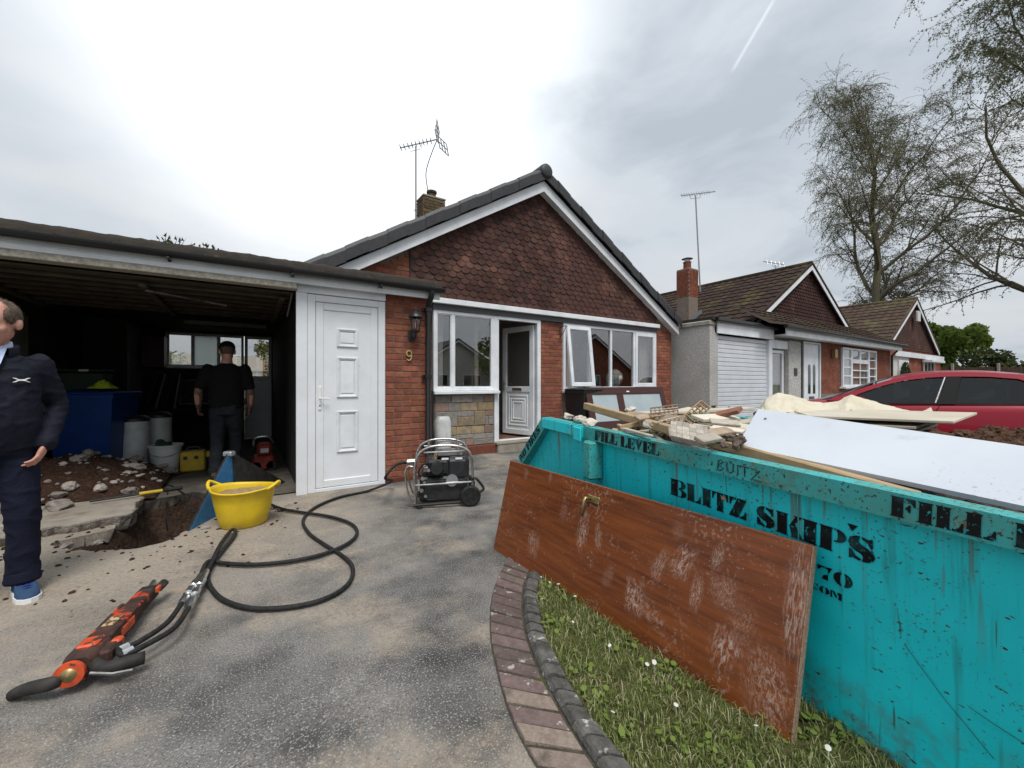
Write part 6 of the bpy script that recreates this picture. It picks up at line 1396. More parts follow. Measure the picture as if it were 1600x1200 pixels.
bush('garden_tree', 'rounded bright green tree between the farther bungalow and the birches', (49.2, 9.4, 4.3), (2.0, 2.0, 2.1), 8000, ('leaf_green', 'leaf_green_b'), 3, leafs=.2)
for i, (x, y, r_) in enumerate(((36.5, 4.6, 1.5), (39.0, 2.6, 1.6), (41.5, .6, 1.6))): bush('hedge_shrub', ('dark hedge shrub behind the concrete fence post', 'dark hedge shrub over the middle of the fence', 'dark hedge shrub at the right end of the fence')[i], (x, y, 2.0), (1.9, 1.9, 1.3), 2600, ('hedge', 'leaf'), 60+i, 'shrub', group='hedge behind the fence', leafs=.13)
# fence
fn_ = thing('fence', 'dark brown boarded fence with a concrete post right of the farther bungalow', 'fence', (33, 5, 0)); A0, A1 = Vector((31.3, 6.3, 0)), Vector((38.6, -.4, 0)); fd = (A1-A0).normalized(); fl_ = (A1-A0).length
bd_me = MB().rbox(-.085, .085, -.012, .012, 0, 1, .004).mesh('board')
for k in range(int(fl_/.18)):
    p = A0+fd*(k*.18+.09); child('board', bd_me, 'fence_wood', fn_, T(p.x, p.y, .1) @ RZ(math.atan2(fd.y, fd.x)) @ Matrix.Diagonal((1, 1, 2.05+random.uniform(-.02, .02), 1)))
for k in range(5): p = A0+fd*(.85+k*2.1); part('post', MB().rbox(p.x-.09, p.x+.09, p.y-.13, p.y-.03, 0, 2.35, .01), 'concrete', fn_)
fr = thing('house', 'distant house with grey roof far beyond the hedge', 'house', (60, -2, 0)); rfp = MB(); rfp.prism([(-4, 4.4), (0, 6.0), (4, 4.4)], -5, 5, T(66, -3.5, 0) @ RZ(R(35))); part('roof', rfp, 'far_roof', fr); part('wall', MB().box(-3.8, 3.8, -4.8, 4.8, 0, 4.4, T(66, -3.5, 0) @ RZ(R(35))), 'brick', fr)
# garden seen through the garage
gfn = thing('garden_fence', 'pale slatted garden fence seen through the back window of the garage', 'fence', (-2, 17, 0))
for k in range(34): part('slat', MB().box(-6+k*.3, -5.71+k*.3, 17, 17.03, 0, 2.2+.02*(k % 3)), 'fence_pale', gfn)
for z in (.6, 1.7): part('rail', MB().box(-5, 2.9, 16.95, 16.998, z, z+.1), 'fence_pale', gfn)
bush('garden_shrub', 'green shrub against the garden fence behind the garage window', (-2.0, 15.8, 1.8), (1.1, .8, 1.2), 3000, ('leaf_green', 'leaf'), 28, 'shrub', leafs=.05)
bush('flowering_shrub', 'green shrub topped with red flowers behind the garage door', (1.2, 15.2, 1.7), (1.1, .9, 1.0), 3500, ('leaf_green', 'leaf', 'flower_red'), 8, 'shrub', leafs=.05)
# weed by the neighbour's wall
bush('wall_weed', 'small dark shrub at the foot of the pebbledash wall by the roller door', (9.45, 5.35, .42), (.24, .2, .36), 260, ('weed', 'leaf'), 9, 'shrub', leafs=.045)

# ================================================================== OPPOSITE SIDE OF THE STREET (seen mirrored in the windows)
def opposite(label, X, Y, wallm, hw, z, s_, win):
    o = thing('bungalow', label, 'house', (X, Y, 0)); m = MB(); m.prism([(X-hw, 0), (X+hw, 0), (X+hw, z-s_*hw), (X, z), (X-hw, z-s_*hw)], Y-8, Y); part('wall', m, wallm, o)
    r_ = MB()
    for sg in (-1, 1): r_.prism([(X, z+.02), (X+sg*(hw+.4), z-s_*(hw+.4)+.02), (X+sg*(hw+.4), z-s_*(hw+.4)+.16), (X, z+.16)], Y-8.2, Y+.35)
    part('roof', r_, 'roof_dark', o)
    for sg in (-1, 1): part('bargeboard', MB().prism([(X, z), (X+sg*(hw+.4), z-s_*(hw+.4)), (X+sg*(hw+.4), z-s_*(hw+.4)-.22), (X, z-.22)], Y+.30, Y+.36), 'pvc', o)
    for (a, b) in win:
        w_ = part('window', frame2(MB(), X+a, X+b, 1.0, 2.2, .09, Y+.01, Y+.08, .01).rbox(X+(a+b)/2-.04, X+(a+b)/2+.04, Y+.012, Y+.078, 1.09, 2.11, .01), 'pvc', o); part('pane', MB().box(X+a+.09, X+b-.09, Y+.03, Y+.035, 1.09, 2.11), 'dark_glass', w_)
opposite('white rendered gable house across the street, mirrored in the left window', 17.5, -24, 'white_render', 4.6, 5.6, .6, ((.6, 2.6), (-3, -1)))
opposite('red brick house across the street, mirrored in the four-light window', 31, -19, 'brick', 6, 6.4, .6, ((-4, -2), (-1, 1), (2, 4)))
bush('street_tree', 'broad tree across the street, mirrored in the open casement', (23, -21, 5), (3, 3, 3), 3000, ('leaf_green', 'leaf'), 17, leafs=.25)

# ================================================================== CARS
def car(name, label, loc, rz, paint, L_=4.1):
    root = thing(name, label, 'car', tuple(loc)); MX = T(*loc) @ RZ(rz)
    def tf(q): q.v = [tuple(MX @ Vector(p)) for p in q.v]; return q
    def hood(x):   # top line of the lower body
        P = [(0, .60), (.08, .70), (.4, .84), (.9, .94), (1.15, .985), (1.6, .94), (3.2, .985), (3.8, 1.0), (4.0, .92), (L_, .72)]
        for (a, b), (c, d) in zip(P, P[1:]):
            if a <= x <= c: return b+(d-b)*(x-a)/(c-a)
        return P[-1][1]
    def wid(x): return .90*(1-.34*max(0, (.9-x)/.9)**2.2-.22*max(0, (x-3.5)/.85)**2)
    st_ = [0, .04, .12, .3, .55, .9, 1.15, 1.6, 2.4, 3.0, 3.4, 3.7, 3.9, 4.02, L_]; b = MB(); K = 0; vs = []
    for x in st_:
        w_, h_ = wid(x), hood(x); ring = [(-w_*.86, .22), (-w_*.97, .34), (-w_, .60), (-w_*.985, h_*.88), (-w_*.955, h_-.03), (-w_*.90, h_), (-w_*.4, h_+.03), (0, h_+.04)]; ring = ring+[(-y, z) for y, z in ring[-2::-1]]; K = len(ring); vs += [(x, y, z) for y, z in ring]
    b.add(vs, [(i*K+k, i*K+k+1, (i+1)*K+k+1, (i+1)*K+k) for i in range(len(st_)-1) for k in range(K-1)]+[tuple(range(K)), tuple(range((len(st_)-1)*K, len(st_)*K))[::-1]]); part('body', tf(b), paint, root, smooth=True)
    def sy(z, s_): return s_*(.845-(z-.975)*.50)
    def side_poly(P, s_, t_, out=0):
        m = MB(); n = len(P); vs = [(x, sy(z, s_)+s_*out, z) for x, z in P]+[(x, sy(z, s_)+s_*out-s_*t_, z) for x, z in P]; tri = tessellate_polygon([[Vector((x, z, 0)) for x, z in P]])
        m.add(vs, [tuple(q) for q in tri]+[tuple(i+n for i in q[::-1]) for q in tri]+[(i, (i+1) % n, n+(i+1) % n, n+i) for i in range(n)]); return tf(m)
    top = [(1.10, .985), (1.215, 1.04), (1.655, 1.23), (1.935, 1.337), (2.25, 1.406), (2.55, 1.418), (2.9, 1.412), (3.2, 1.376), (3.6, 1.28), (3.95, 1.02)]
    low = [(1.38, .965), (1.50, 1.09), (1.76, 1.21), (2.0, 1.295), (2.27, 1.345), (2.55, 1.36), (2.9, 1.352), (3.16, 1.318), (3.36, 1.21), (3.46, .995)]
    for s_ in (-1, 1):
        part('roof_rail', side_poly(top+low[::-1], s_, .05, .006), paint, root)
        dr_ = [(1.40, .955)]+[(1.52, 1.08), (1.78, 1.20), (2.02, 1.285), (2.28, 1.338), (2.48, 1.35), (2.36, .965)]
        part('side_glass', side_poly([(x, z) for x, z in dr_], s_, .006, -.018), 'car_glass', root)
        part('side_glass', side_poly([(2.56, .975), (2.64, 1.352), (2.9, 1.346), (3.15, 1.312), (3.35, 1.205), (3.44, .995)], s_, .006, -.018), 'car_glass', root)
        part('door_pillar', side_poly([(2.37, .967), (2.49, 1.358), (2.635, 1.356), (2.555, .975)], s_, .02, .002), 'car_black', root)
        part('waist_strip', side_poly([(1.36, .938), (1.36, .956), (3.48, 1.003), (3.48, .985)], s_, .02, .012), 'car_black', root)
        part('chrome_strip', side_poly([(2.345, .97), (2.465, 1.35), (2.478, 1.35), (2.36, .97)], s_, .004, .006), 'chrome', root)
        part('door_seam', tf(MB().tube([(2.40, s_*.895, .96), (2.33, s_*.905, .8), (2.33, s_*.905, .5), (2.36, s_*.89, .34)], .004, 4)), 'car_black', root)
        part('door_handle', tf(MB().rbox(2.12, 2.28, s_*.895-.02, s_*.895+.02, .83, .86, .008)), paint, root)
        mr_ = MB(); mr_.ball((1.52, s_*.98, .985), (.09, .10, .065), 12, 8); part('door_mirror', tf(mr_), paint, root, smooth=True)
        part('headlight', tf(MB().ball((.18, s_*.66, .70), (.17, .13, .075), 12, 8)), 'car_glass', root, smooth=True)
        part('tail_light', tf(MB().ball((3.96, s_*.72, .85), (.10, .10, .14), 12, 8)), 'red_paint', root, smooth=True)
        for x in (.78, 3.32):
            wh = part('wheel', tf(MB().lathe([(.20, -.1), (.30, -.11), (.32, -.07), (.32, .07), (.30, .11), (.20, .1)], 24, T(x, s_*.80, .32) @ RX(R(90)))), 'rubber', root, angle=40)
            rim_ = MB(); rim_.lathe([(.0, .085), (.05, .09), (.06, .06), (.2, .09), (.21, .10)], 20, T(x, s_*.80, .32) @ RX(R(90*s_*1)))
            for k in range(5): a = k*1.2566; rim_.bar((x, s_*.90, .32), (x+.19*math.cos(a), s_*.90, .32+.19*math.sin(a)), .022, 5)
            part('rim', tf(rim_), 'alu', wh)
            part('wheel_arch', tf(MB().lathe([(.36, -.012), (.38, .0), (.36, .012)], 24, T(x, s_*(.895 if x > 1 else .86), .34) @ RX(R(90)))), 'car_black', root)
    def tt(x): 
        for (a, b_), (c, d) in zip(top, top[1:]):
            if a <= x <= c: return b_+(d-b_)*(x-a)/(c-a)
        return 1.02
    rp = MB(); rp.grid(14, 12, lambda u, v: (1.9+1.7*u, (2*v-1)*(abs(sy(tt(1.9+1.7*u), 1))-.0), tt(1.9+1.7*u)-.004+.05*(1-(2*v-1)**2))); part('roof_panel', tf(rp), paint, root, smooth=True)
    ws = MB(); ws.grid(8, 8, lambda u, v: (1.12+.80*u-.14*(1-(2*v-1)**2)*(1-u), (2*v-1)*(abs(sy(tt(1.12+.80*u), 1))-.04), tt(1.12+.80*u)-.004+.05*u*(1-(2*v-1)**2))); part('windscreen', tf(ws), 'car_glass', root, smooth=True)
    rw = MB(); rw.grid(4, 6, lambda u, v: (3.6+.34*u, (2*v-1)*(abs(sy(tt(3.6+.34*u), 1))-.05), tt(3.6+.34*u)-.004)); part('rear_window', tf(rw), 'car_glass', root, smooth=True)
    for x in (2.15, 3.1):
        for y in (-.38, .38): ins = MB(); ins.rbox(x-.1, x+.14, y-.22, y+.22, .55, 1.02, .06); ins.rbox(x+.04, x+.14, y-.12, y+.12, .99, 1.24, .04); part('seat', tf(ins), 'car_seat', root)
    part('steering_wheel', tf(MB().tube([(1.72+.05*math.sin(a), .38+.17*math.cos(a), .98+.17*math.sin(a)) for a in [k*6.283/16 for k in range(16)]], .014, 6, closed=True)), 'car_black', root)
    part('dashboard', tf(MB().rbox(1.15, 1.55, -.7, .7, .8, .97, .05)), 'car_seat', root)
    return root
# near side of the red car is square to the view, nose to the left
ur, ud = Vector((CS, -SN, 0)), Vector((SN, CS, 0))
CA = -YAW-R(40); cx2 = Vector((math.cos(CA), math.sin(CA), 0)); cy2 = Vector((-cx2.y, cx2.x, 0))
nose = ud*5.85+ur*6.2-cx2*2.46+cy2*.86
car('parked_car', 'dark red hatchback parked beyond the skip', (nose.x, nose.y, 0), CA, 'car_red')
nose2 = ud*10.6+ur*(12.0); car('parked_car', 'white car half out of the picture behind the red hatchback', (nose2.x, nose2.y, .22), -YAW-R(30), 'car_white')
# ================================================================== TOOLS AND THINGS ON THE DRIVE
# hydraulic power pack in its tube frame
go = at(649, 795, 0); GX = Vector((.931, -.365, 0)); GYv = Vector((.365, .931, 0))
GMX = Matrix(((GX.x, GYv.x, 0, go.x), (GX.y, GYv.y, 0, go.y), (0, 0, 1, 0), (0, 0, 0, 1)))
gen = thing('power_pack', 'black hydraulic power pack in a bare steel tube frame on wheels', 'power pack', tuple(go))
def gp_(nm, m, mt, **k): m.v = [tuple(GMX @ Vector(p)) for p in m.v]; return part(nm, m, mt, gen, **k)
hoop = [(0, .03), (0, .46), (.13, .61), (.44, .61), (.565, .48), (.565, .05)]
for y in (0, .5): gp_('frame_hoop', MB().tube(chain([(x, y, z) for x, z in hoop], .04), .0125, 8), 'chrome', smooth=True)
for y in (0, .5):
    gp_('frame_rail', MB().bar((0, y, .235), (.565, y, .245), .0115, 8), 'chrome'); gp_('base_rail', MB().bar((-.01, y, .035), (.5, y, .045), .016, 8), 'engine_black')
gp_('frame_rail', MB().bar((.08, .03, .555), (.50, .03, .56), .010, 8), 'chrome'); gp_('frame_rail', MB().bar((.08, .47, .555), (.50, .47, .56), .010, 8), 'chrome')
for (x, z) in ((.13, .61), (.44, .61), (0, .46), (.565, .48), (0, .05), (.5, .05)): gp_('cross_tube', MB().bar((x, .0, z), (x, .5, z), .010, 8), 'chrome')
for y in (.05, .44): gp_('bumper', MB().tube(chain([(0, y, .40), (-.07, y, .42), (-.10, y, .36), (-.085, y, .2), (-.04, y, .05), (0, y, .04)], .03), .0095, 8), 'chrome' if y < .1 else 'brass', smooth=True)
eng = MB(); eng.rbox(.04, .53, .04, .46, .05, .30, .02); gp_('base_housing', eng, 'engine_black')
gp_('engine_block', MB().rbox(.10, .36, .05, .42, .302, .47, .03), 'engine_black')
gp_('fuel_tank', MB().rbox(.30, .545, .03, .47, .25, .50, .045), 'black_plastic'); gp_('tank_top', MB().rbox(.20, .50, .08, .42, .475, .535, .025), 'engine_black')
gp_('filler_cap', MB().lathe([(.035, .50), (.035, .53), (.02, .535)], 14, T(.42, .2, 0)), 'engine_black')
rs = MB(); rs.lathe([(.0, 0), (.03, .0), (.033, .012), (.055, .012), (.06, .0), (.06, .03), (.0, .03)], 20, T(.365, .032, .265) @ RX(R(90))); gp_('recoil_starter', rs, 'alu', angle=40)
for k in range(7): gp_('cooling_fin', MB().box(.12, .28, .028, .06, .32+k*.02, .328+k*.02), 'engine_black')
gp_('exhaust', MB().rbox(.06, .15, .03, .2, .34, .42, .02), 'steel'); gp_('air_filter', MB().lathe([(.06, .0), (.065, .03), (.06, .09), (.0, .09)], 18, T(.21, .06, .40) @ RX(R(90))), 'black_plastic', angle=40)
for (x, z, s_) in ((.07, .30, .02), (.09, .26, .015), (.13, .38, .018), (.06, .18, .02), (.1, .12, .016)): gp_('fitting', MB().lathe([(s_*.6, 0), (s_*.6, .03), (s_, .03), (s_, .045), (0, .045)], 8, T(x, .036, z) @ RX(R(90))), 'chrome')
gp_('hydraulic_line', MB().tube(chain([(.06, .03, .30), (.03, .02, .36), (.08, .02, .44), (.14, .04, .44)], .02), .010, 8), 'rubber', smooth=True); gp_('hydraulic_line', MB().tube(chain([(.06, .03, .18), (.02, .0, .14), (.1, .02, .08), (.2, .03, .07)], .02), .010, 8), 'rubber', smooth=True)
for (a, b) in ((.26, .33), (.40, .47)): gp_('white_sticker', MB().box(a, b, .0265, .029, .475, .495), 'white_paint')
gp_('control_panel', MB().rbox(-.004, .02, .08, .40, .36, .56, .006, T(.02, 0, 0) @ RY(R(20))), 'beige_panel')
for y in (-.02, .52):
    gp_('wheel', MB().lathe([(.045, -.028), (.09, -.032), (.105, -.015), (.105, .015), (.09, .032), (.045, .028)], 24, T(.55, y, .105) @ RX(R(90))), 'rubber', angle=40); gp_('hub', MB().lathe([(0, -.03), (.045, -.026), (.045, .026), (0, .03)], 16, T(.55, y, .105) @ RX(R(90))), 'engine_black')
    gp_('foot', MB().lathe([(.03, 0), (.03, .03)], 12, T(.04, y*.9+.02, 0)), 'rubber')
gp_('pull_handle', MB().tube(chain([(.57, -.02, .27), (.60, -.03, .29), (.68, -.03, .19), (.66, -.03, .15), (.5, -.03, .055)], .03), .014, 8), 'engine_black', smooth=True)
for y in (.16, .24): gp_('hose_coupling', MB().lathe([(.018, 0), (.022, .01), (.022, .05), (.016, .055), (.016, .09)], 10, T(-.0, y, .44) @ RY(R(-90))), 'chrome', angle=40)

# the hydraulic hoses
def hose(label, pts, r_=.0135): return tag(MB().tube(chain(pts, .02), r_, 10).build('hydraulic_hose', 'rubber', smooth=True), label, 'hose', 'hydraulic hoses')
gq = [GMX @ Vector((-.09, .16, .44)), GMX @ Vector((-.20, .14, .42)), GMX @ Vector((-.30, .10, .30))]
P = [at(px, py, .02) for px, py in ((575,767),(530,777),(492,793),(474,812),(482,832),(506,850),(532,866),(550,884),(547,908),(520,930),(470,946),(400,951),(350,938),(328,915),(326,895),(340,870),(358,848))]
hose('long black hose running from the power pack round a big loop to the breaker', gq+[at(612, 752, .10)]+P+[at(368, 832, .03), at(362, 828, .035), at(345, 850, .04), at(330, 880, .05), at(322, 893, .055)])
P = [at(px, py, .026) for px, py in ((330,876),(350,880),(400,882),(460,876),(510,864),(545,848),(558,832),(548,818),(515,807),(475,801),(445,796),(425,789))]
hose('second black hose curling under the first and away behind the yellow tub', [at(314, 899, .055), at(321, 882, .05)]+P+[at(405, 778, .02)], .0135)
# breaker
H0 = at(114, 1052, .085); H1 = at(205, 955, .075); A = (H1-H0); AL = A.length; A.normalize(); Nn = Vector((0, 0, 1)); Sd = A.cross(Nn).normalized(); Nn = Sd.cross(A)
Sd *= .78; Nn = Nn*.78
BM = Matrix(((Sd.x, A.x, Nn.x, H0.x), (Sd.y, A.y, Nn.y, H0.y), (Sd.z, A.z, Nn.z, H0.z), (0, 0, 0, 1)))
bk = thing('hydraulic_breaker', 'grimy orange and black hydraulic breaker lying on the drive', 'breaker', (H0.x, H0.y, 0))
def bp_(nm, m, mt, **k): m.v = [tuple(BM @ Vector(p)) for p in m.v]; return part(nm, m, mt, bk, **k)
k_ = AL/.66
def loft(secs, n=16, p=3.2):
    """rounded-box sections (y, half width, half height, centre x, centre z) joined along the tool"""
    m = MB(); vs = []
    for (y, a, b, cx_, cz_) in secs:
        for i in range(n):
            t_ = 2*math.pi*i/n; c, s_ = math.cos(t_), math.sin(t_); vs.append((cx_+a*math.copysign(abs(c)**(2/p), c), y, cz_+b*math.copysign(abs(s_)**(2/p), s_)))
    m.add(vs, [(r*n+i, r*n+(i+1) % n, (r+1)*n+(i+1) % n, (r+1)*n+i) for r in range(len(secs)-1) for i in range(n)]+[tuple(range(n))[::-1], tuple(range((len(secs)-1)*n, len(secs)*n))]); return m
bp_('body', loft([(.02,.06,.06,0,0),(.06,.075,.07,0,0),(.16,.075,.07,0,0),(.2,.062,.062,0,0),(.24,.066,.064,0,0),(.44,.064,.062,0,0),(.48,.055,.055,0,0),(.56,.05,.052,0,0),(.60,.055,.055,0,0),(.66,.052,.05,0,0)]), 'breaker_grime', angle=35)
for x in (-.05, .05):
    for z in (-.035, .045): bp_('tie_bolt', MB().bar((x, .18, z), (x, .52, z), .012, 8), 'breaker_grime')
bp_('orange_plate', MB().rbox(-.045, .045, .085, .17, .062, .078, .01), 'orange_paint'); bp_('white_label', MB().rbox(-.03, .03, .27, .36, .0635, .066, .001), 'beige_panel'); bp_('side_patch', MB().rbox(.062, .07, .27, .40, -.02, .03, .002), 'orange_paint')
bp_('end_ring', MB().lathe([(.036, -.012), (.058, -.012), (.062, -.004), (.062, .010), (.036, .012)], 24, T(-.005, -.012, .008) @ RX(R(90))), 'orange_paint', angle=40)
bp_('end_bolt', MB().lathe([(0, -.002), (.030, -.002), (.034, .006), (.022, .014), (.0, .018)], 18, T(-.005, -.018, .008) @ RX(R(90))), 'brass', angle=40)
def wpath(nm, pts, r_, mt, n=10): return part(nm, MB().tube(chain(pts, .015), r_, n), mt, bk, smooth=True)
hl = [BM @ Vector((-.04, .03, .0)), at(85, 1066, .075), at(58, 1073, .06), at(35, 1079, .04), at(20, 1086, .022)]
part('grip', MB().tube(chain(hl, .02), [.026-.004*max(0, i/(len(chain(hl, .02))-1)-.55)/.45 for i in range(len(chain(hl, .02)))], 12), 'breaker_black', bk, smooth=True)
hr = [BM @ Vector((.05, .05, .0)), at(165, 1044, .075), at(195, 1036, .07), at(226, 1027, .065)]
part('grip', MB().tube(chain(hr, .02), .026, 12), 'breaker_black', bk, smooth=True)
tp_ = [at(140, 1052, .08), at(175, 1053, .06), at(207, 1047, .055)]; part('trigger_lever', MB().tube(tp_, .0065, 6), 'steel', bk)
bp_('valve_block', MB().rbox(.05, .12, .06, .16, -.03, .045, .012), 'breaker_grime'); bp_('orange_valve', MB().rbox(.075, .125, .13, .18, .0, .05, .01), 'orange_paint')
bp_('chisel_collar', MB().rbox(-.055, .06, .655, .74, -.04, .05, .02), 'breaker_black'); bp_('latch', MB().rbox(.035, .095, .70, .80, .0, .055, .02), 'breaker_black'); bp_('orange_latch', MB().rbox(.062, .085, .66, .70, .02, .058, .004), 'orange_paint')
ct = [BM @ Vector((0, .72, 0)), at(240, 909, .02)]; part('chisel', MB().tube(ct, [.02, .014], 10), 'steel', bk, angle=40)
# short hoses from the breaker to the couplings
for i, (dx, lab) in enumerate(((0, 'upper short hose with steel coupling leaving the breaker'), (12, 'lower short hose with steel coupling leaving the breaker'))):
    pts = [BM @ Vector((.10, .15+.02*i, .03)), at(186+dx*.4, 1017+dx*.5, .09), at(225+dx, 998+dx*.4, .09), at(262+dx, 972+dx*.6, .085), at(283+dx*.9, 944+dx*.6, .07)]
    o = thing('coupling_hose', lab, 'hose', tuple(pts[0]), 'short breaker hoses'); part('hose', MB().tube(chain(pts, .02), .0125, 10), 'rubber', o, smooth=True)
    q0, q1 = at(283+dx*.9, 944+dx*.6, .07), (at(322, 893, .055) if i else at(314, 899, .055)); d_ = (q1-q0)
    rr_ = []; pp = []
    for t_, r_ in ((0,.017),(.05,.021),(.2,.021),(.21,.015),(.3,.015),(.31,.025),(.42,.025),(.43,.018),(.55,.018),(.56,.024),(.75,.024),(.76,.019),(1,.019)): pp.append(q0+d_*t_); rr_.append(r_)
    part('coupling', MB().tube(pp, rr_, 10), 'chrome', o, angle=30)
    f0, f1 = pts[1], pts[1].lerp(pts[2], .35); part('ferrule', MB().tube([f0, f1], .0195, 10), 'chrome', o)
# chalk marks and crumbs on the drive
# yellow tub
tc_ = at(381, 818, 0); tub = thing('flexible_tub', 'yellow flexible builders tub with two handles and sand inside', 'tub', tuple(tc_)); RT = Matrix.Rotation(-YAW, 4, 'Z')
TM = T(*tc_) @ RT @ Matrix.Scale(.90, 4)
def tb_(nm, m, mt, **k): m.v = [tuple(TM @ Vector(p)) for p in m.v]; return part(nm, m, mt, tub, **k)
m = MB(); prof = [(.0,.004),(.185,.0),(.2,.012),(.225,.12),(.25,.24),(.268,.345),(.278,.352),(.282,.362),(.276,.37),(.266,.368),(.258,.34),(.24,.24),(.21,.06)]
m.lathe(prof, 40); V2 = []
for (x, y, z) in m.v:
    a = math.atan2(y, x); sag = -.020*math.cos(2*a)*(z/.37)**2*-1; V2.append((x*(1+.06*(z/.37)), y*(1-.10*(z/.37)), z+.012*math.cos(2*a)*(z/.37)**3))
m.v = V2; tb_('tub_body', m, 'yellow_tub', smooth=True)
tb_('sand_fill', MB().grid(20, 20, lambda u, v: ((lambda a, r_: (r_*.262*math.cos(a)*1.05, r_*.262*math.sin(a)*.91, .325+.02*fnz(r_*math.cos(a)*3, r_*math.sin(a)*3)-.02*r_))(u*6.2832, v))), 'sand', smooth=True)
for sg in (-1, 1): tb_('tub_handle', MB().tube(chain([(sg*.28, -.085, .36), (sg*.315, -.06, .385), (sg*.345, 0, .42), (sg*.315, .06, .385), (sg*.28, .085, .36)], .02), [.016]*len(chain([(sg*.28, -.085, .36), (sg*.315, -.06, .385), (sg*.345, 0, .42), (sg*.315, .06, .385), (sg*.28, .085, .36)], .02)), 8), 'yellow_tub', smooth=True)
# folding triangular sign, blue back
BLp, BRp, AP = at(294, 830, 0), at(398, 772, 0), atd(356, 709, 4.12); sg_ = thing('folding_sign', 'blue triangular folding sign standing open behind the yellow tub', 'sign', tuple(BLp))
def tri_panel(a, b, c, t_, inset=0): n = (b-a).cross(c-a).normalized()*t_; cc = (a+b+c)/3; q = [p.lerp(cc, inset) for p in (a, b, c)]; return MB().add(q+[p+n for p in q], [(0, 1, 2), (5, 4, 3), (0, 3, 4, 1), (1, 4, 5, 2), (2, 5, 3, 0)])
part('blue_panel', tri_panel(BLp, BRp, AP, .012), 'blue_sign', sg_)
ed = MB()
for a, b in ((BLp, AP), (AP, BRp)): ed.bar(a, b, .011, 6)
part('panel_edge', ed, 'rubber', sg_)
b2, b3 = BLp+Vector((.34, .62, 0)), BRp+Vector((.34, .42, 0)); AP2 = AP+Vector((.03, .05, 0)); part('rear_panel', tri_panel(b2, b3, AP2, .012), 'breaker_black', sg_)
part('hinge_cap', MB().rbox(-.045, .045, -.04, .04, -.03, .022, .012, T(*(AP+Vector((.01, .02, .0)))) @ RZ(-YAW)), 'alu', sg_)

# heap of dug earth inside the garage mouth, with its stones
eh = MB()
def mound(u, v):
    x, y = -2.28+1.45*u, 5.75+1.75*v; e = max(0, 1-((u-.32)/.72)**2)*max(0, 1-((v-.5)/.55)**2); return (x, y, .0+.42*e**.8+.05*e*fnz(x, y, 4)+.03*fnz(x, y, 11)*min(1, e*4))
eh.grid(80, 80, mound); eho = tag(eh.build('dug_earth', 'soil'), 'heap of dug dark red earth and stones inside the garage mouth', 'earth')
rs_ = random.Random(77); st_me = [MB().rock((0, 0, 0), 1, 800+i, 1).mesh('stone') for i in range(6)]
for q in st_me: q.materials.append(M['stone'])
for i in range(120):
    u, v = rs_.random(), rs_.uniform(0, .8); p = mound(u, v); s_ = rs_.uniform(.01, .035) if i > 16 else rs_.uniform(.05, .09)
    o = bpy.data.objects.new('stone', st_me[i % 6]); col.objects.link(o); o.parent = eho; o.matrix_basis = T(p[0], p[1], max(p[2], .06)+s_*.3) @ RZ(rs_.random()*6) @ Matrix.Diagonal((s_, s_*rs_.uniform(.7, 1.2), s_*.75, 1))
rs_2 = random.Random(5)
for i, (px, py, s_, lab) in enumerate(((10,795,.10,'biggest pale rubble stone at the left edge behind the man'),(20,820,.08,'rubble stone on the slab behind the man'),(110,768,.07,'pale stone in the earth right of the man'),(92,790,.09,'grey stone lying on the slab edge right of the man'))):
    p = at(px, py, .1); tag(MB().rock(p, s_, 840+i, 2, .8).build('stone', 'stone'), lab, 'stone', 'rubble stones on the slab')
# hand tool with a yellow grip
hk = thing('pinch_bar', 'long black bar with a yellow grip lying by the earth heap', 'bar', tuple(at(180, 780, .1))); q0, q1 = at(140, 783, .11), at(285, 762, .10)
part('shaft', MB().bar(q0, q1, .013, 8), 'engine_black', hk); part('grip', MB().bar(q0.lerp(q1, .5), q0.lerp(q1, .76), .019, 10), 'yellow_paint', hk); part('rubber_end', MB().bar(q0.lerp(q1, .78), q1, .02, 8), 'rubber', hk)
# leads on the garage floor
tag(MB().tube(chain([at(300, 770, .03), at(292, 785, .02), at(300, 800, .02), at(318, 792, .03), at(312, 778, .02), at(290, 772, .03), at(270, 760, .02), at(250, 752, .02), at(300, 735, .02)], .03), .007, 6).build('extension_lead', 'rubber'), 'thin black lead snaking past the trench to the yellow transformer', 'cable')
tag(MB().tube(chain([at(262, 768, .03), at(258, 800, -.1), at(262, 830, -.3)], .03), .007, 6).build('trench_cable', 'rubber'), 'thin cable hanging down into the trench', 'cable')

# ---- things stored in the garage
wheelie('wheelie_bin', 'blue wheelie bin inside the garage behind the earth heap', (-1.72, 7.75, .012), R(-12), 'bin_blue', 1.17, .66, .74)
bx = at(150, 597, 1.243) if False else Vector((-1.72, 7.75, 1.2))
vz = MB(); vz.grid(30, 30, lambda u, v: (-1.62+.24*(u-.5)*(1+.2*math.sin(v*9)), 7.6+.3*(v-.5), 1.19+.10*math.sin(u*3.14)*math.sin(v*3.14)+.05*fnz(u, v, 6)*math.sin(u*3.14)*math.sin(v*3.14))); tag(vz.build('hi_vis_vest', 'hi_vis', smooth=True), 'crumpled lime high visibility vest on the blue bin lid', 'vest')
gc = thing('storage_crate', 'dark green lidded crate behind the blue wheelie bin', 'crate', (-2.0, 8.5, .012)); part('crate_body', MB().rbox(-2.27, -1.75, 8.3, 8.75, .012, 1.42, .02), 'bin_green', gc); part('crate_lid', MB().rbox(-2.29, -1.73, 8.28, 8.77, 1.422, 1.47, .015), 'bin_green', gc); part('paper_label', MB().box(-2.02, -1.92, 8.27, 8.279, 1.43, 1.46), 'white_paint', gc)
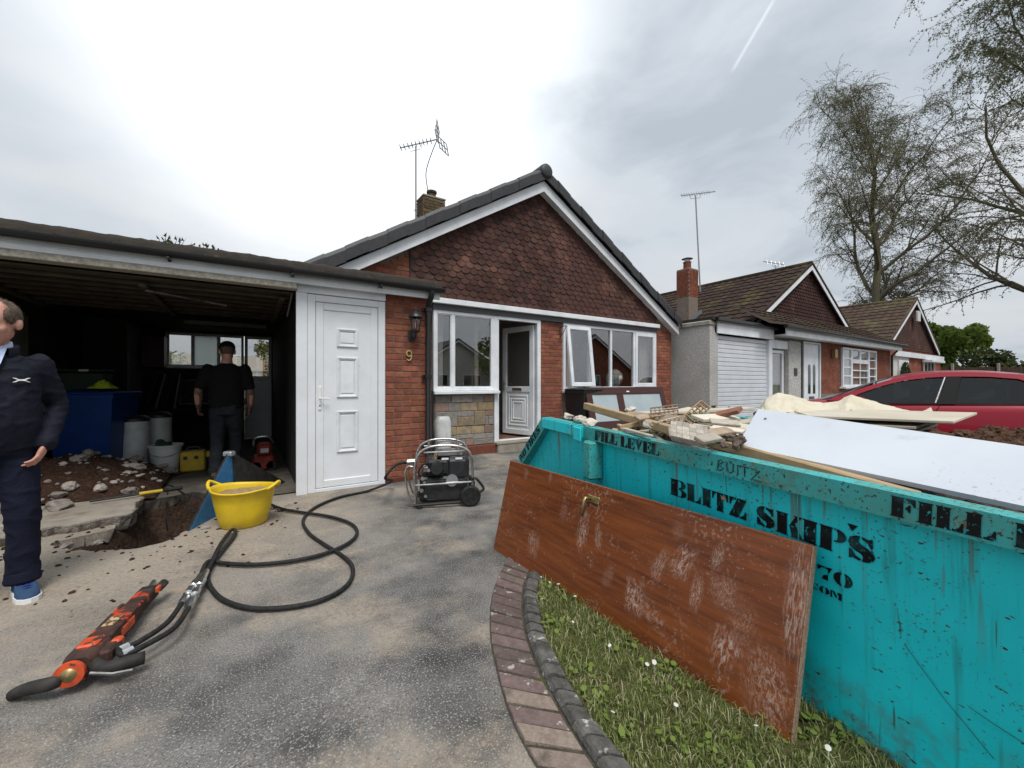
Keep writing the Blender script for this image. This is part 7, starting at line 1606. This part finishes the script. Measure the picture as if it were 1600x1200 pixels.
def bincyl(label, x, y, r_, h_):
    o = thing('pedal_bin', label, 'bin', (x, y, .012), 'white cylinders in the garage'); part('bin_body', MB().lathe([(r_*.96, .02), (r_, .06), (r_, h_-.06)], 28, T(x, y, 0)), 'white_plastic', o, angle=40); part('bin_lid', MB().lathe([(r_*1.03, h_-.058), (r_*1.03, h_-.02), (r_*.7, h_+.02), (0, h_+.03)], 28, T(x, y, 0)), 'engine_black', o, angle=40); part('foot_ring', MB().lathe([(r_*1.0, .012), (r_*1.0, .022)], 28, T(x, y, 0)), 'engine_black', o)
bincyl('white cylindrical pedal bin nearer the blue wheelie bin', -1.34, 7.82, .16, .78); bincyl('white cylindrical bin half hidden behind the pedal bin', -1.12, 8.15, .15, .8)
bu = thing('bucket', 'white plastic bucket with tools inside, on the garage floor', 'bucket', (-.95, 7.4, .012)); part('pail', MB().lathe([(.0, .016), (.13, .012), (.135, .03), (.185, .38), (.197, .385), (.197, .41), (.18, .41), (.13, .05), (0, .04)], 28, T(-.95, 7.4, 0)), 'white_plastic', bu, angle=50)
part('bail', MB().tube(chain([(-1.14, 7.4, .39), (-1.1, 7.3, .30), (-.95, 7.22, .26), (-.8, 7.3, .30), (-.76, 7.4, .39)], .03), .004, 5), 'steel', bu)
tag(MB().rock((-.97, 7.4, .40), .09, 61, 2).build('gloves', 'bin_green'), 'dark green work gloves stuffed in the white bucket', 'gloves')
tx = thing('site_transformer', 'yellow site transformer box on the garage floor', 'transformer', (-.62, 7.35, .012)); part('case', MB().rbox(-.78, -.50, 7.25, 7.5, .02, .30, .02), 'yellow_paint', tx); part('carry_handle', MB().tube(chain([(-.72, 7.37, .29), (-.7, 7.37, .35), (-.58, 7.37, .35), (-.56, 7.37, .29)], .03), .012, 6), 'engine_black', tx); part('socket', MB().rbox(-.5, -.36, 7.30, 7.42, .20, .28, .012), 'yellow_paint', tx)
for x in (-.72, -.6): part('outlet', MB().lathe([(.025, 0), (.025, .02), (0, .02)], 12, T(x, 7.248, .22) @ RX(R(90))), 'engine_black', tx)
pk = thing('petrol_saw', 'grimy red petrol cutting machine by the right hand garage wall', 'machine', (.2, 6.9, .012)); part('machine_body', MB().rbox(.06, .34, 6.8, 7.1, .02, .22, .03), 'red_paint', pk); part('engine_top', MB().rbox(.12, .30, 6.84, 7.06, .222, .40, .03), 'red_paint', pk); part('machine_handle', MB().tube(chain([(.08, 6.95, .36), (.1, 6.95, .47), (.26, 6.95, .48), (.33, 6.95, .38)], .03), .014, 8), 'chrome', pk); part('white_badge', MB().rbox(.16, .26, 6.825, 6.839, .27, .33, .004), 'white_plastic', pk)
for x in (.1, .3): part('wheel', MB().lathe([(.07, -.02), (.07, .02), (0, .02)], 16, T(x, 6.82, .08) @ RX(R(90))), 'rubber', pk)
wkb = thing('workbench', 'dark timber workbench along the back of the garage', 'workbench', (-1.0, 9.6, .012)); part('bench_top', MB().rbox(-1.73, -.15, 9.5, 10.2, .74, .80, .006), 'interior_dark', wkb)
for x in (-1.65, -.25):
    for y in (9.55, 10.1): part('leg', MB().rbox(x, x+.08, y, y+.08, .012, .738, .005), 'interior_dark', wkb)
for i in range(4):
    mx_ = T(-1.52+.13*i, 9.62, .80) @ RY(R(14-7*i*.3)); tag(MB().rbox(0, .025, 0, .36+.02*i, 0, .70-.05*(i % 2), .003, mx_).build('leaning_panel', ('breaker_black', 'timber_grey', 'breaker_black', 'interior_pale')[i]), ('leftmost black panel propped on the garage workbench', 'grey timber panel second in the row on the workbench', 'black panel third in the row on the workbench', 'pale edged panel at the right of the row on the workbench')[i], 'panel', 'panels propped on the workbench')
fp = thing('picture_frame', 'dark panel in a pale frame propped below the garage window', 'frame', (-.9, 10.3, .8)); part('frame', frame2(MB(), -1.12, -.62, .84, 1.34, .03, 10.3, 10.33, .004), 'interior_pale', fp); part('panel', MB().box(-1.09, -.65, 10.31, 10.325, .87, 1.31), 'breaker_black', fp)
tag(MB().rock((-.05, 10.0, .9), .09, 91, 2, .7).build('rag', 'interior_pale'), 'pale crumpled rag on the workbench behind the worker', 'rag')
# white plastic container by the downpipe
dm = thing('plastic_drum', 'white plastic container standing behind the power pack against the house', 'container', (2.6, 6.05, 0)); part('drum', loft([(0, .12, .09, 0, 0), (.02, .135, .10, 0, 0), (.66, .13, .095, 0, 0), (.72, .10, .075, .01, 0), (.735, .09, .06, .01, 0)]).__class__().add([tuple(T(2.6, 6.05, 0) @ Vector((x, z, y))) for x, y, z in loft([(0, .12, .09, 0, 0), (.02, .135, .10, 0, 0), (.66, .13, .095, 0, 0), (.72, .10, .075, .01, 0), (.735, .09, .06, .01, 0)]).v], loft([(0, .12, .09, 0, 0)]*5).f), 'white_plastic', dm, angle=40)
part('rib', MB().rbox(2.475, 2.73, 5.945, 5.955, .36, .375, .002), 'white_plastic', dm)
tag(box_mesh(2.36, 2.39, 5.9, 6.2, 0, 1.15, .003).build('dark_offcut', 'engine_black'), 'black board leaning between the downpipe and the white container', 'board')
# ================================================================== PEOPLE
from mathutils.bvhtree import BVHTree
def figure(label, loc, f, J, kind):
    """J: joints in a local frame (left, forward, up). One skin for the body, clothes as its children"""
    f = Vector((f[0], f[1], 0)).normalized(); l = Vector((-f.y, f.x, 0)); FM = Matrix(((l.x, f.x, 0, loc[0]), (l.y, f.y, 0, loc[1]), (0, 0, 1, loc[2]), (0, 0, 0, 1)))
    root = thing('person', label, 'person', tuple(loc))
    def tf(m): m.v = [tuple(FM @ Vector(p)) for p in m.v]; return m
    def limb(m, pts, rs, n=14):
        q = chain(pts, .03); k = len(q); tot = [0]
        for i in range(1, k): tot.append(tot[-1]+(q[i]-q[i-1]).length)
        # radii follow the given joints by arc length
        jt = []; 
        for p in pts: jt.append(min(range(k), key=lambda i: (q[i]-Vector(p)).length))
        R_ = []
        for i in range(k):
            j = 0
            while j < len(jt)-2 and i > jt[j+1]: j += 1
            a, b = jt[j], max(jt[j+1], jt[j]+1); t_ = min(1, max(0, (i-a)/(b-a))); R_.append(rs[j]*(1-t_)+rs[j+1]*t_)
        m.tube(q, R_, n); m.ball(q[0], R_[0], n, 8); m.ball(q[-1], R_[-1], n, 8)
    def torso(m, secs, n=20):
        vs = []
        for (x, y, z, a, b) in secs:
            for i in range(n): t_ = 6.2832*i/n; c, s_ = math.cos(t_), math.sin(t_); vs.append((x+a*math.copysign(abs(c)**.85, c), y+b*math.copysign(abs(s_)**.85, s_), z))
        m.add(vs, [(r*n+i, r*n+(i+1) % n, (r+1)*n+(i+1) % n, (r+1)*n+i) for r in range(len(secs)-1) for i in range(n)]+[tuple(range(n))[::-1], tuple(range((len(secs)-1)*n, len(secs)*n))])
    def crease(o, amp, s1, s2, seed):
        me = o.data; co = [v.co.copy() for v in me.vertices]; no = [v.normal.copy() for v in me.vertices]
        for v, c, n in zip(me.vertices, co, no): q_ = Vector((c.x*s1, c.y*s1, c.z*s2+seed)); q_ = q_+Vector((1, 1, 1))*.5*mnoise.noise(q_*.6); v.co = c+n*amp*(.45*mnoise.noise(q_*.7)+1.3*max(0, 1-abs(mnoise.noise(q_+Vector((3, 1, 9))))*3.2)**2-.25)
        me.update()
    hz = J['head']; yaw = J.get('yaw', 0); HM = T(*hz) @ RZ(yaw) @ RX(J.get('nod', 0)) @ Matrix.Scale(J.get('hs', 1.04), 4)
    # skin: head, neck, forearms and hands melted into one
    b = MB(); hd_ = MB()
    hd_.ball((0, -.012, .03), (.076, .096, .096), 20, 14); hd_.ball((0, .022, -.04), (.062, .072, .082), 18, 12); hd_.ball((0, .045, -.085), (.036, .04, .03), 14, 10); hd_.ball((0, .082, .0), (.05, .022, .03), 14, 10)
    hd_.tube([(0, .09, .012), (0, .108, -.012), (0, .118, -.032)], [.009, .012, .016], 10); hd_.ball((0, .116, -.033), (.016, .014, .012), 10, 8); hd_.ball((0, .088, .03), (.045, .015, .012), 14, 8)
    hd_.ball((0, .092, -.062), (.024, .012, .007), 12, 8); hd_.ball((0, .09, -.073), (.02, .012, .007), 12, 8)
    for s_ in (-1, 1): hd_.ball((s_*.04, .06, -.035), (.026, .026, .024), 12, 8); hd_.ball((s_*.078, -.012, -.008), (.012, .022, .034), 12, 10, RZ(s_*.0)); hd_.ball((s_*.085, -.02, -.004), (.007, .018, .027), 10, 8)
    hd_.v = [tuple(HM @ Vector(p)) for p in hd_.v]; b.v += hd_.v; b.f += hd_.f
    nk = J['neck']; limb(b, [nk, tuple(Vector(nk).lerp(Vector(hz), .45)), tuple(HM @ Vector((0, -.02, -.05)))], [.07, .058, .055])
    torso(b, [(0, 0, .93, .13, .10), (0, 0, 1.1, .13, .10), (0, 0, 1.3, .15, .11), (0, -.01, 1.40, .12, .09)]); limb(b, [(0, 0, 1.36), nk], [.085, .07])
    for s_ in ('L', 'R'): limb(b, [J['sh'+s_], J['el'+s_], J['wr'+s_]], [.05, .042, .03]); 
    for s_ in ('L', 'R'): limb(b, [J['hip'+s_], J['kn'+s_], J['an'+s_]], [.08, .055, .04])
    body = fused('body', tf(b), .0085, 'skin', root, 4, .5)
    # hands: palm and five fingers each
    for s_ in ('L', 'R'):
        w_ = Vector(J['wr'+s_]); hd = (Vector(J['ha'+s_])-w_).normalized(); pn = Vector(J.get('pn'+s_, (0, 1, 0))); sd2 = hd.cross(pn).normalized(); pn = sd2.cross(hd).normalized(); th = sd2*(1 if J.get('th'+s_, 1) > 0 else -1)
        h = MB(); c = w_+hd*.055; h.ball(c, 1, 14, 10, Matrix.Identity(4)) if False else None
        hm_ = Matrix(((th.x, hd.x, pn.x, w_.x), (th.y, hd.y, pn.y, w_.y), (th.z, hd.z, pn.z, w_.z), (0, 0, 0, 1)))
        g = MB(); g.ball((0, .05, 0), (.040, .055, .017), 16, 10); g.ball((0, .0, 0), (.027, .035, .02), 12, 8); g.ball((0, .085, 0), (.04, .02, .014), 14, 8)
        cu = J.get('curl', .5)
        for i, (x, ln) in enumerate(((.03, .072), (.010, .08), (-.010, .075), (-.029, .058))):
            p = [(x, .085, 0)]; a = 0
            for k, q in enumerate((.45, .32, .23)): a += cu*(.5, .8, .6)[k]; p.append((x*(1+.05*k), p[-1][1]+ln*q*math.cos(a), p[-1][2]+ln*q*math.sin(a)))
            g.tube(p, [.0095, .0088, .008, .0068], 8); [g.ball(pp, r_, 8, 6) for pp, r_ in zip(p, (.0095, .009, .0082, .007))]
        tpn = [(.028, .03, .004), (.048, .055, .012), (.056, .08, .018), (.055, .10, .022)]; g.tube(tpn, [.014, .0115, .0105, .008], 8); [g.ball(pp, r_, 8, 6) for pp, r_ in zip(tpn, (.014, .0115, .0105, .0085))]
        g.v = [tuple(hm_ @ Vector(p)) for p in g.v]; fused('hand', tf(g), .0042, J.get('handmat', 'skin'), root, 2, .5)
    for s_ in (-1, 1):
        part('eye', tf(MB().ball(tuple(HM @ Vector((s_*.031, .088, .006))), .0105, 10, 8)), 'eye_white', body, smooth=True); part('pupil', tf(MB().ball(tuple(HM @ Vector((s_*.031, .0965, .006))), .0048, 8, 6)), 'engine_black', body)
        part('eyebrow', tf(MB().tube([tuple(HM @ Vector(p)) for p in ((s_*.014, .099, .026), (s_*.032, .095, .031), (s_*.05, .08, .027))], .0042, 6)), 'hair', body)
    # hair or cap
    hr = MB()
    if kind == 'man':
        hr.ball((0, -.026, .034), (.081, .090, .098), 20, 14)
        for s_ in (-1, 1): hr.ball((s_*.058, -.004, .038), (.025, .062, .052), 14, 10)
    else: hr.ball((0, -.026, .02), (.08, .086, .085), 20, 14)
    hr.v = [tuple(HM @ Vector(p)) for p in hr.v]; ho = fused('hair', tf(hr), .007, 'hair', root, 3, .5); crease(ho, .002, 60, 60, 1)
    hs_ = MB(); rnh = random.Random(9)
    for v in ho.data.vertices:
        if rnh.random() < .55 and v.normal.length > .1:
            p = v.co+v.normal*.001; dn = Vector((0, 0, -1))-f*.25+Vector((rnh.gauss(0, .35), rnh.gauss(0, .35), rnh.gauss(0, .3))); dn = (dn-v.normal*dn.dot(v.normal)+v.normal*.25).normalized(); sd3 = dn.cross(v.normal).normalized()*.0011; ln3 = rnh.uniform(.010, .022); hs_.add([p-sd3, p+sd3, p+dn*ln3], [(0, 1, 2)])
    tag(part('hair_strands', hs_, 'hair', ho), kind='stuff')
    if kind != 'man':
        cpm = MB(); cpm.ball((0, -.010, .055), (.087, .108, .080), 20, 12); cpm.add([(-.075, .05, .05), (.075, .05, .05), (.06, .17, .035), (-.06, .17, .035), (-.075, .05, .066), (.075, .05, .066), (.06, .17, .05), (-.06, .17, .05)], [(3, 2, 1, 0), (4, 5, 6, 7), (0, 1, 5, 4), (1, 2, 6, 5), (2, 3, 7, 6), (3, 0, 4, 7)])
        cpm.v = [tuple(HM @ Vector(p)) for p in cpm.v]; fused('cap', tf(cpm), .008, 'cap_black', root, 3, .5)
    # upper garment
    g = MB()
    if kind == 'man':
        torso(g, [(0, .0, .86, .172, .135), (0, .005, .90, .182, .145), (0, .012, 1.0, .19, .158), (0, .012, 1.12, .192, .158), (0, .0, 1.26, .192, .145), (0, -.012, 1.345, .18, .13), (0, -.02, 1.41, .12, .10), (0, -.02, 1.45, .08, .08)])
        for s_ in ('L', 'R'): e = Vector(J['el'+s_]); w_ = Vector(J['wr'+s_]); limb(g, [J['sh'+s_], tuple(Vector(J['sh'+s_]).lerp(e, .5)), tuple(e), tuple(e.lerp(w_, .55)), tuple(e.lerp(w_, .97))], [.068, .064, .058, .053, .045])
        jk = fused('jacket', tf(g), .011, 'jacket', root, 5, .5); crease(jk, .0055, 8, 15, 3)
        bv = BVHTree.FromPolygons([v.co for v in jk.data.vertices], [p.vertices for p in jk.data.polygons])
        def proj(x, z, off=.004):
            o_ = FM @ Vector((x, .6, z)); h_ = bv.ray_cast(o_, -f, 2); return (h_[0]+f*off) if h_[0] else o_
        # chest emblem: two mirrored arcs crossing
        cx_, cz_ = .105, 1.272; s0 = .019
        for sg in (-1, 1):
            ar = MB(); pts = [proj(cx_+s0*1.7*sg*-1+0, cz_)] if False else None
            c1 = [(-1.75, .62*sg), (-1.15, .42*sg), (-.75, .16*sg), (0, .08*sg), (.75, .16*sg), (1.15, .42*sg), (1.75, .62*sg)]
            part('emblem', MB().tube([proj(cx_+x*s0, cz_+z*s0*1.05) for x, z in c1], [.0016, .0036, .0036, .003, .0036, .0036, .0016], 6), 'white_paint', jk)
        part('zip', MB().tube([proj(.002*math.sin(z*30), z, .002) for z in [.88+.02*k for k in range(25)]], .004, 5), 'rubber', jk)
        # open collar and shirt
        cm_ = MB(); n = 24
        def collar(z0, z1, r0, r1, gap, t0, rr):
            m = MB(); vs = []
            for (z, r_) in ((z0, r0), (z1, r1), (z1-.006, r1+.012), (z0, r0+.016)):
                for i in range(n+1): a = R(90+gap+(360-2*gap)*i/n); vs.append((r_*math.cos(a), nk[1]+.0+r_*1.02*math.sin(a), z-.035*max(0, math.sin(a))*(1 if t0 else 1)))
            m.add(vs, [(r*(n+1)+i, r*(n+1)+i+1, ((r+1) % 4)*(n+1)+i+1, ((r+1) % 4)*(n+1)+i) for r in range(4) for i in range(n)]); return m
        part('shirt_collar', tf(collar(1.40, 1.505, .078, .068, 16, 1, 0)), 'shirt', root, smooth=True); part('jacket_collar', tf(collar(1.39, 1.485, .092, .096, 34, 1, 0)), 'jacket', jk, smooth=True)
        part('shirt_front', tf(MB().add([(-.055, .075, 1.46), (.055, .075, 1.46), (.03, .135, 1.37), (0, .158, 1.30), (-.03, .135, 1.37)], [(0, 1, 2, 3, 4)])), 'shirt', root)
    else:
        torso(g, [(0, 0, .88, .175, .125), (0, 0, .98, .185, .135), (0, .0, 1.12, .185, .13), (0, 0, 1.28, .205, .135), (0, -.01, 1.40, .20, .12), (0, -.015, 1.47, .13, .09), (0, -.01, 1.50, .08, .075)])
        for s_ in ('L', 'R'): e = Vector(J['el'+s_]); limb(g, [J['sh'+s_], tuple(Vector(J['sh'+s_]).lerp(e, .45)), tuple(Vector(J['sh'+s_]).lerp(e, .8))], [.07, .066, .066])
        jk = fused('tshirt', tf(g), .012, 'tshirt_black', root, 5, .5); crease(jk, .006, 8, 13, 5)
        for s_ in ('L', 'R'):
            tt_ = MB(); e = Vector(J['el'+s_]); w_ = Vector(J['wr'+s_]); limb(tt_, [tuple(Vector(J['sh'+s_]).lerp(e, .7)), tuple(e), tuple(e.lerp(w_, .4)), tuple(w_)], [.05, .045, .046, .032]); part('bare_arm', tf(tt_), 'skin_dark', body, smooth=True)
    # trousers
    t_ = MB(); torso(t_, [(0, 0, .84, .175, .13), (0, 0, .93, .175, .135), (0, 0, 1.0, .17, .13)])
    for s_ in ('L', 'R'):
        hp_, kn, an = Vector(J['hip'+s_]), Vector(J['kn'+s_]), Vector(J['an'+s_]); limb(t_, [tuple(hp_), tuple(hp_.lerp(kn, .5)), tuple(kn), tuple(kn.lerp(an, .5)), tuple(kn.lerp(an, .93))], [.104, .090, .074, .070, .073])
    tr_o = fused('trousers', tf(t_), .011, 'trousers' if kind == 'man' else 'work_trousers', root, 4, .5); crease(tr_o, .006, 7, 11, 11)
    for s_ in ('L', 'R'):   # gathered hem over the shoe
        kn, an = Vector(J['kn'+s_]), Vector(J['an'+s_]); c = kn.lerp(an, .97); hm2 = MB(); hm2.lathe([(.062, .05), (.074, .03), (.071, .008), (.079, -.008), (.076, -.026), (.062, -.028)], 20, T(c.x, c.y+.01, c.z)); part('hem', tf(hm2), 'trousers' if kind == 'man' else 'work_trousers', tr_o, smooth=True)
    # shoes
    for s_ in ('L', 'R'):
        an = Vector(J['an'+s_]); yw = J.get('toe'+s_, 0); SMx = T(an.x, an.y, 0 if abs(an.z-.09) < .02 else an.z-.09) @ RZ(yw) @ RX(J.get('lift'+s_, 0))
        out = [(-.034, -.075), (-.042, -.02), (-.040, .05), (-.050, .12), (-.046, .17), (-.025, .205), (.0, .213), (.028, .20), (.046, .165), (.048, .11), (.038, .04), (.040, -.02), (.034, -.075), (.018, -.095), (-.018, -.095)]
        u_ = MB(); n = len(out); vs = []
        for (z, k, hf) in ((.022, 1.0, 0), (.045, 1.02, 0), (.07, .93, .0), (.095, .78, -.03), (.115, .70, -.055)):
            for (x, y) in out: yy = (y-.0)*k+hf*(1 if y > 0 else .3); zz_ = z if y < .03 else z*(1-.52*min(1, (y-.03)/.17))+.012*(z > .05); vs.append((x*(k if z > .05 else 1), yy, zz_))
        u_.add(vs, [(r*n+i, r*n+(i+1) % n, (r+1)*n+(i+1) % n, (r+1)*n+i) for r in range(4) for i in range(n)]+[tuple(range(4*n, 5*n))])
        u_.v = [tuple(SMx @ Vector(p)) for p in u_.v]; sh = part('shoe', tf(u_), 'shoe_blue' if kind == 'man' else 'boot', root, smooth=True)
        s2 = MB().prism([(x*1.10, y*1.04) for x, y in out], .0, .026, plane='xy'); s2.v = [tuple(SMx @ Vector(p)) for p in s2.v]; part('sole', tf(s2), 'white_paint' if kind == 'man' else 'rubber', sh)
        if kind == 'man':
            for k in range(5):
                y = .035+.022*k; z = .098-.0085*k; l2 = MB().tube([tuple(SMx @ Vector(p)) for p in ((-.026, y, z-.012), (0, y+.004, z+.004), (.026, y, z-.012))], .0042, 6); part('lace', tf(l2), 'shoe_lace', sh)
    return root
figure('man in navy zip jacket, navy trousers and blue trainers at the left edge', (-1.235, 3.60, 0), (.36, -.93), dict(
    head=(.02, .05, 1.60), yaw=R(30), nod=R(-4), neck=(0, -.012, 1.44), shL=(.18, -.01, 1.365), elL=(.262, -.085, 1.11), wrL=(.205, .07, .885), haL=(.165, .10, .80), pnL=(-.9, -.3, .15), thL=-1,
    shR=(-.195, -.01, 1.365), elR=(-.27, -.08, 1.11), wrR=(-.25, .02, .89), haR=(-.24, .05, .80), pnR=(.8, .1, .2), thR=1, hipL=(.088, 0, .88), knL=(.115, .035, .49), anL=(.118, -.01, .09), hipR=(-.095, 0, .88), knR=(-.17, .05, .49), anR=(-.21, .02, .09), toeL=R(-4), toeR=R(14), curl=.55), 'man')
figure('worker in black T-shirt and cap seen from behind inside the garage', (-.22, 6.5, .012), (.12, 1), dict(
    head=(.0, .03, 1.66), yaw=R(-10), nod=R(-16), neck=(0, -.01, 1.50), shL=(.20, 0, 1.43), elL=(.295, -.03, 1.16), wrL=(.32, .10, .95), haL=(.33, .15, .86), pnL=(-.9, .1, 0), thL=1,
    shR=(-.20, 0, 1.43), elR=(-.265, -.04, 1.15), wrR=(-.25, .05, .92), haR=(-.24, .08, .83), pnR=(.9, .1, 0), thR=-1, hipL=(.09, 0, .90), knL=(.10, -.02, .50), anL=(.10, -.16, .13), hipR=(-.09, 0, .90), knR=(-.08, .10, .50), anR=(-.075, .06, .09), liftL=R(-18), curl=.7, handmat='skin_dark'), 'worker')
